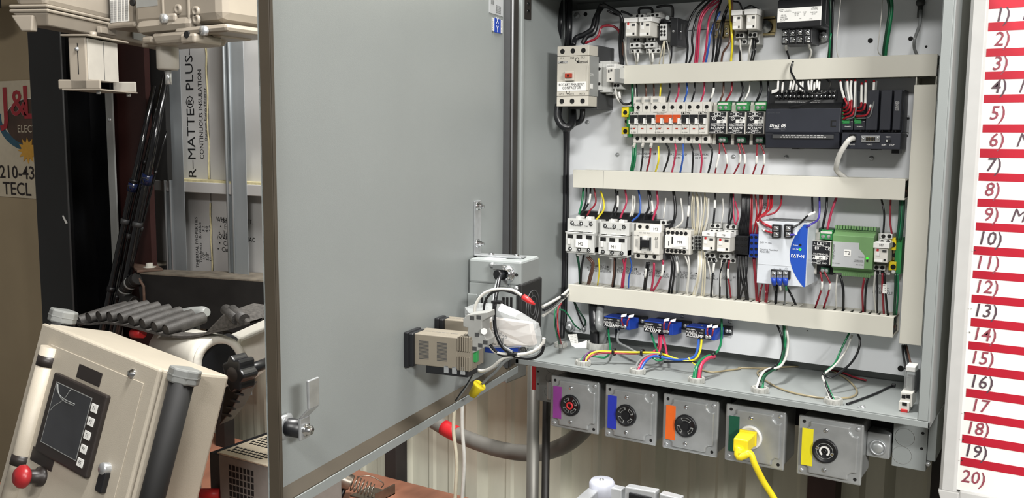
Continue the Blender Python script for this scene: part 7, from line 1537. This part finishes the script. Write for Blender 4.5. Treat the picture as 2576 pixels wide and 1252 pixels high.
ZW('Z7', (('green', [(92, 225, -.10), (70, 300, -.11), (72, 430, -.12), (98, 560, -.13), g(G0, -.003)], .8), ('red', [(148, 180, -.09), (108, 260, -.10), (102, 400, -.12), (115, 540, -.13), g(G0, .003)], .8), ('black', [(85, 240, -.10), (80, 400, -.12), (105, 560, -.13), g(G0, 0)], .7)), 'dropping into the small left bushing', 'wires at the small bushing')
ZW('Z7', (('green', [(112, 258, -.10), (180, 275, -.08), (240, 350, -.06), (290, 430, -.03), (355, 485, -.008)], .8), ('black', [(285, 170, -.03), (330, 300, -.025), (370, 400, -.02), (395, 450, -.008)], .9), ('dkgreen', [(288, 170, -.03), (345, 280, -.025), (410, 380, -.02), (410, 440, -.010)], .9)), 'ending at the ground screw low on the panel', 'ground wires')
ZW('Z7', (('yellow', [g(G2, .004), (460, 772, -.17), (560, 730, -.16), (740, 735, -.14), (1060, 742, -.12), (1250, 752, -.115), (1420, 810, -.12), (1560, 840, -.125), (1655, 815, -.11), (1705, 720, -.08), (1722, 590, -.045), (1725, 440, -.03)]), ('dred', [g(G2, .001), (480, 782, -.17), (600, 748, -.155), (760, 752, -.14), (1000, 756, -.12), (1180, 735, -.10), (1240, 680, -.07), (1252, 550, -.04)]), ('purple', [g(G2, -.003), (430, 762, -.17), (520, 730, -.155), (740, 742, -.135), (1060, 752, -.115)]), ('green', [g(G2, -.006), (420, 775, -.17), (540, 790, -.165), (640, 798, -.15), (690, 730, -.10), (682, 600, -.06), (668, 460, -.03)]), ('grey', [(795, 470, -.03), (775, 590, -.06), (800, 640, -.08), (880, 680, -.10), (960, 725, -.115), (1060, 772, -.12), (1250, 780, -.12)], 1.2), ('black', [(760, 480, -.03), (768, 600, -.05), (840, 660, -.08), (980, 740, -.11)], 1.1)), 'in the loom from the purple-tagged box bushing', 'loom of coloured wires on the cabinet floor')
ZW('Z7', (('grey', [g(G3, -.005), (1000, 868, -.165), (1090, 785, -.14), (1200, 762, -.12), (1285, 775, -.115)], 1.3), ('pink', [g(G3, 0), (1062, 840, -.165), (1150, 782, -.14), (1228, 755, -.11), (1262, 660, -.07), (1262, 530, -.035)], 1.2), ('blue', [g(G3, .004), (1090, 845, -.165), (1180, 785, -.14), (1300, 802, -.125), (1450, 826, -.125), (1600, 810, -.12), (1665, 745, -.09), (1690, 590, -.045)], 1.2), ('green', [(1170, 800, -.14), (1230, 832, -.14), (1285, 810, -.125), (1225, 730, -.10), (1190, 640, -.06), (1145, 500, -.03)]), ('pink', [(1332, 770, -.115), (1312, 660, -.07), (1284, 530, -.035)], 1.1), ('pink', [(1180, 735, -.105), (1235, 680, -.07), (1245, 530, -.035)])), 'in the loom from the blue-tagged box bushing', 'loom of coloured wires on the cabinet floor')
ZW('Z7', (('green', [g(G4, -.006), (1648, 930, -.17), (1700, 840, -.15), (1780, 785, -.13), (1862, 765, -.115), (1928, 680, -.08), (1946, 540, -.04), (1946, 360, -.03)], 1.1), ('green', [g(G4, -.003), (1672, 900, -.165), (1750, 815, -.14), (1850, 782, -.115)], 1.5), ('pink', [g(G4, .004), (1720, 885, -.165), (1795, 808, -.14), (1868, 788, -.12)], 1.7), ('black', [g(G4, -.001), (1690, 900, -.165), (1640, 850, -.14), (1300, 850, -.13)], .9)), 'rising from the orange-tagged box bushing', 'loom of coloured wires on the cabinet floor')
ZW('Z7', [('dred', [(x0, y0, -.054), (x1, y1, -.060), (x2, y2, -.05)], .8) for x0, y0, x1, y1, x2, y2 in ((838, 442, 822, 380, 842, 325), (880, 442, 890, 385, 932, 330), (1300, 492, 1298, 425, 1322, 370), (1346, 494, 1358, 425, 1392, 375), (1790, 550, 1784, 495, 1802, 440), (1840, 555, 1850, 500, 1872, 448))], 'from left on the blue current transducer screws', 'red leads of the blue transducers')
for k, (x, y) in enumerate(((848, 332), (932, 338), (1330, 380), (1402, 388), (1812, 452), (1878, 458))):
    a = PL('Z7', x-24, y-14, -.056); b = PL('Z7', x+26, y+16, -.056); t = T('lead_flag', ORD[k]+' white lead flag from the left, on the blue transducers', 'tag', (a.x, -.056, b.z), group='white lead flags'); t.part('flag', MB().hexa([(a.x, -.058, a.z), (b.x, -.054, a.z+.003), (b.x, -.058, b.z+.002), (a.x, -.060, b.z)], [(a.x, -.0572, a.z), (b.x, -.0532, a.z+.003), (b.x, -.0572, b.z+.002), (a.x, -.0592, b.z)]), 'paper')
ZW('Z8', (('green', [g(G5, .004), (252, 715, -.16), (310, 648, -.13), (400, 592, -.11), (458, 480, -.07), (482, 330, -.04), (474, 150, -.03)], 1.3), ('dkgreen', [g(G5, .001), (262, 705, -.16), (330, 640, -.13), (408, 585, -.105), (465, 470, -.07), (470, 330, -.04), (464, 150, -.03)], 1.1), ('black', [g(G5, -.004), (240, 680, -.15), (390, 578, -.11), (450, 450, -.06), (448, 290, -.035), (392, 140, -.03)]), ('white', [g(G5, -.007), (225, 690, -.16), (290, 622, -.13), (425, 590, -.11), (492, 480, -.065), (512, 330, -.04), (490, 160, -.03)], 1.1)), 'rising from the green-tagged box bushing', 'wires of the pale bushings')
ZW('Z8', (('green', [g(G6, .003), (922, 790, -.16), (888, 675, -.12), (1000, 560, -.07), (1060, 430, -.045), (1155, 235, -.03)], .9), ('white', [g(G6, -.003), (892, 750, -.16), (880, 680, -.125), (1000, 580, -.08), (1115, 430, -.04), (1185, 260, -.03)], .9), ('black', [g(G6, 0), (905, 770, -.165), (890, 690, -.125), (960, 705, -.12), (1060, 650, -.10), (1170, 555, -.07), (1242, 440, -.045), (1266, 320, -.035), (1240, 240, -.03)])), 'rising from the yellow-tagged box bushing', 'wires of the pale bushings')
ZW('Z8', (('black', [(1712, 370, -.03), (1722, 480, -.06), (1745, 610, -.135)]), ('black', [(1735, 370, -.03), (1760, 480, -.06), (1790, 600, -.135)]), ('brown', [(1752, 370, -.03), (1778, 480, -.06), (1808, 600, -.135)])), 'from the upright duct to the spare relay', 'wires of the spare relay')
ZW('Z6', (('dkgreen', [(470, 1215, -.03), (490, 1240, -.03), (500, 1260, -.03)], 1),), 'peeping out under the lower duct', 'wires under the lower duct') if 0 else None
def flo(pts, z='Z8', h=.0022): return [PL(z, x, y, ZF+h, 2) for x, y in pts]
tcp = flo(((1700, 930), (1760, 950), (1850, 965), (2000, 945), (2150, 925)), 'Z7') + flo(((0, 604), (200, 606), (420, 598), (620, 590), (820, 602), (960, 632), (1100, 700), (1200, 790), (1235, 860), (1190, 905), (1080, 925), (930, 925), (760, 905), (560, 865), (400, 810), (270, 735), (200, 680), (195, 645), (260, 615), (420, 612)))
wire('tan', tcp, .0018, 'tan braided thermocouple wire coiled on the cabinet floor', 'wire')
wire('dred', flo(((960, 625), (1100, 660), (1200, 700), (1330, 735)), h=.004), .0018, 'red frayed wire end on the cabinet floor', 'wire'); wire('yellow', [PL('Z7', 1575, 800, -.13), PL('Z7', 1600, 840, -.135), PL('Z7', 1680, 905, -.15), PL('Z7', 1722, 940, ZF+.002, 2)], .0011, 'thin yellow thermocouple lead twisted upward', 'wire')
for nm, z, x, y, Y, s in (('black cable tie on the loom near the purple-tagged bushing', 'Z7', 740, 738, -.14, .010), ('black cable tie in the middle of the yellow loom', 'Z7', 1058, 745, -.12, .010), ('black cable tie where the blue and pink wires part', 'Z7', 1275, 780, -.12, .013), ('black cable tie on the pink and green wires', 'Z7', 1860, 778, -.12, .010), ('black cable tie on the thick green wires', 'Z8', 390, 592, -.11, .010), ('black cable tie on the thin white and green wires', 'Z8', 885, 683, -.125, .008)):
    p = PL(z, x, y, Y); solo('cable_tie', MB().ring((p.x-.0016, p.y, p.z), (p.x+.0016, p.y, p.z), s*.75, s*.62, 12).box(p.x-.002, p.x+.002, p.y-s*.9, p.y-s*.5, p.z-.002, p.z+.004), 'black', nm, 'cable tie', group='black cable ties on the loom')
# black cable down the left gap and loops below the large contactor
wire('black', [PL('D6', x, y, Y) for x, y, Y in ((782, 1000, -.09), (770, 1110, -.10), (810, 1195, -.10), (870, 1215, -.095), (910, 1160, -.08), (912, 1060, -.05), (905, 1010, -.03))], .0085, 'thick black loop under the large contactor', 'cable', 'thick cables at the large contactor')
wire('black', [PL('D6', x, y, Y) for x, y, Y in ((1008, 1010, -.06), (1006, 1110, -.06), (985, 1155, -.06), (930, 1180, -.05), (880, 1195, -.04))], .006, 'second black loop under the large contactor', 'cable', 'thick cables at the large contactor')
wire('black', [PL('F', x, y, Y) for x, y, Y in ((1432, 316, -.03), (1424, 350, -.014), (1421, 520, -.012), (1417, 700, -.012), (1414, 800, -.014), (1412, 850, -.02))], .0075, 'black cable running down beside the left edge of the panel', 'cable', 'thick cables at the large contactor')
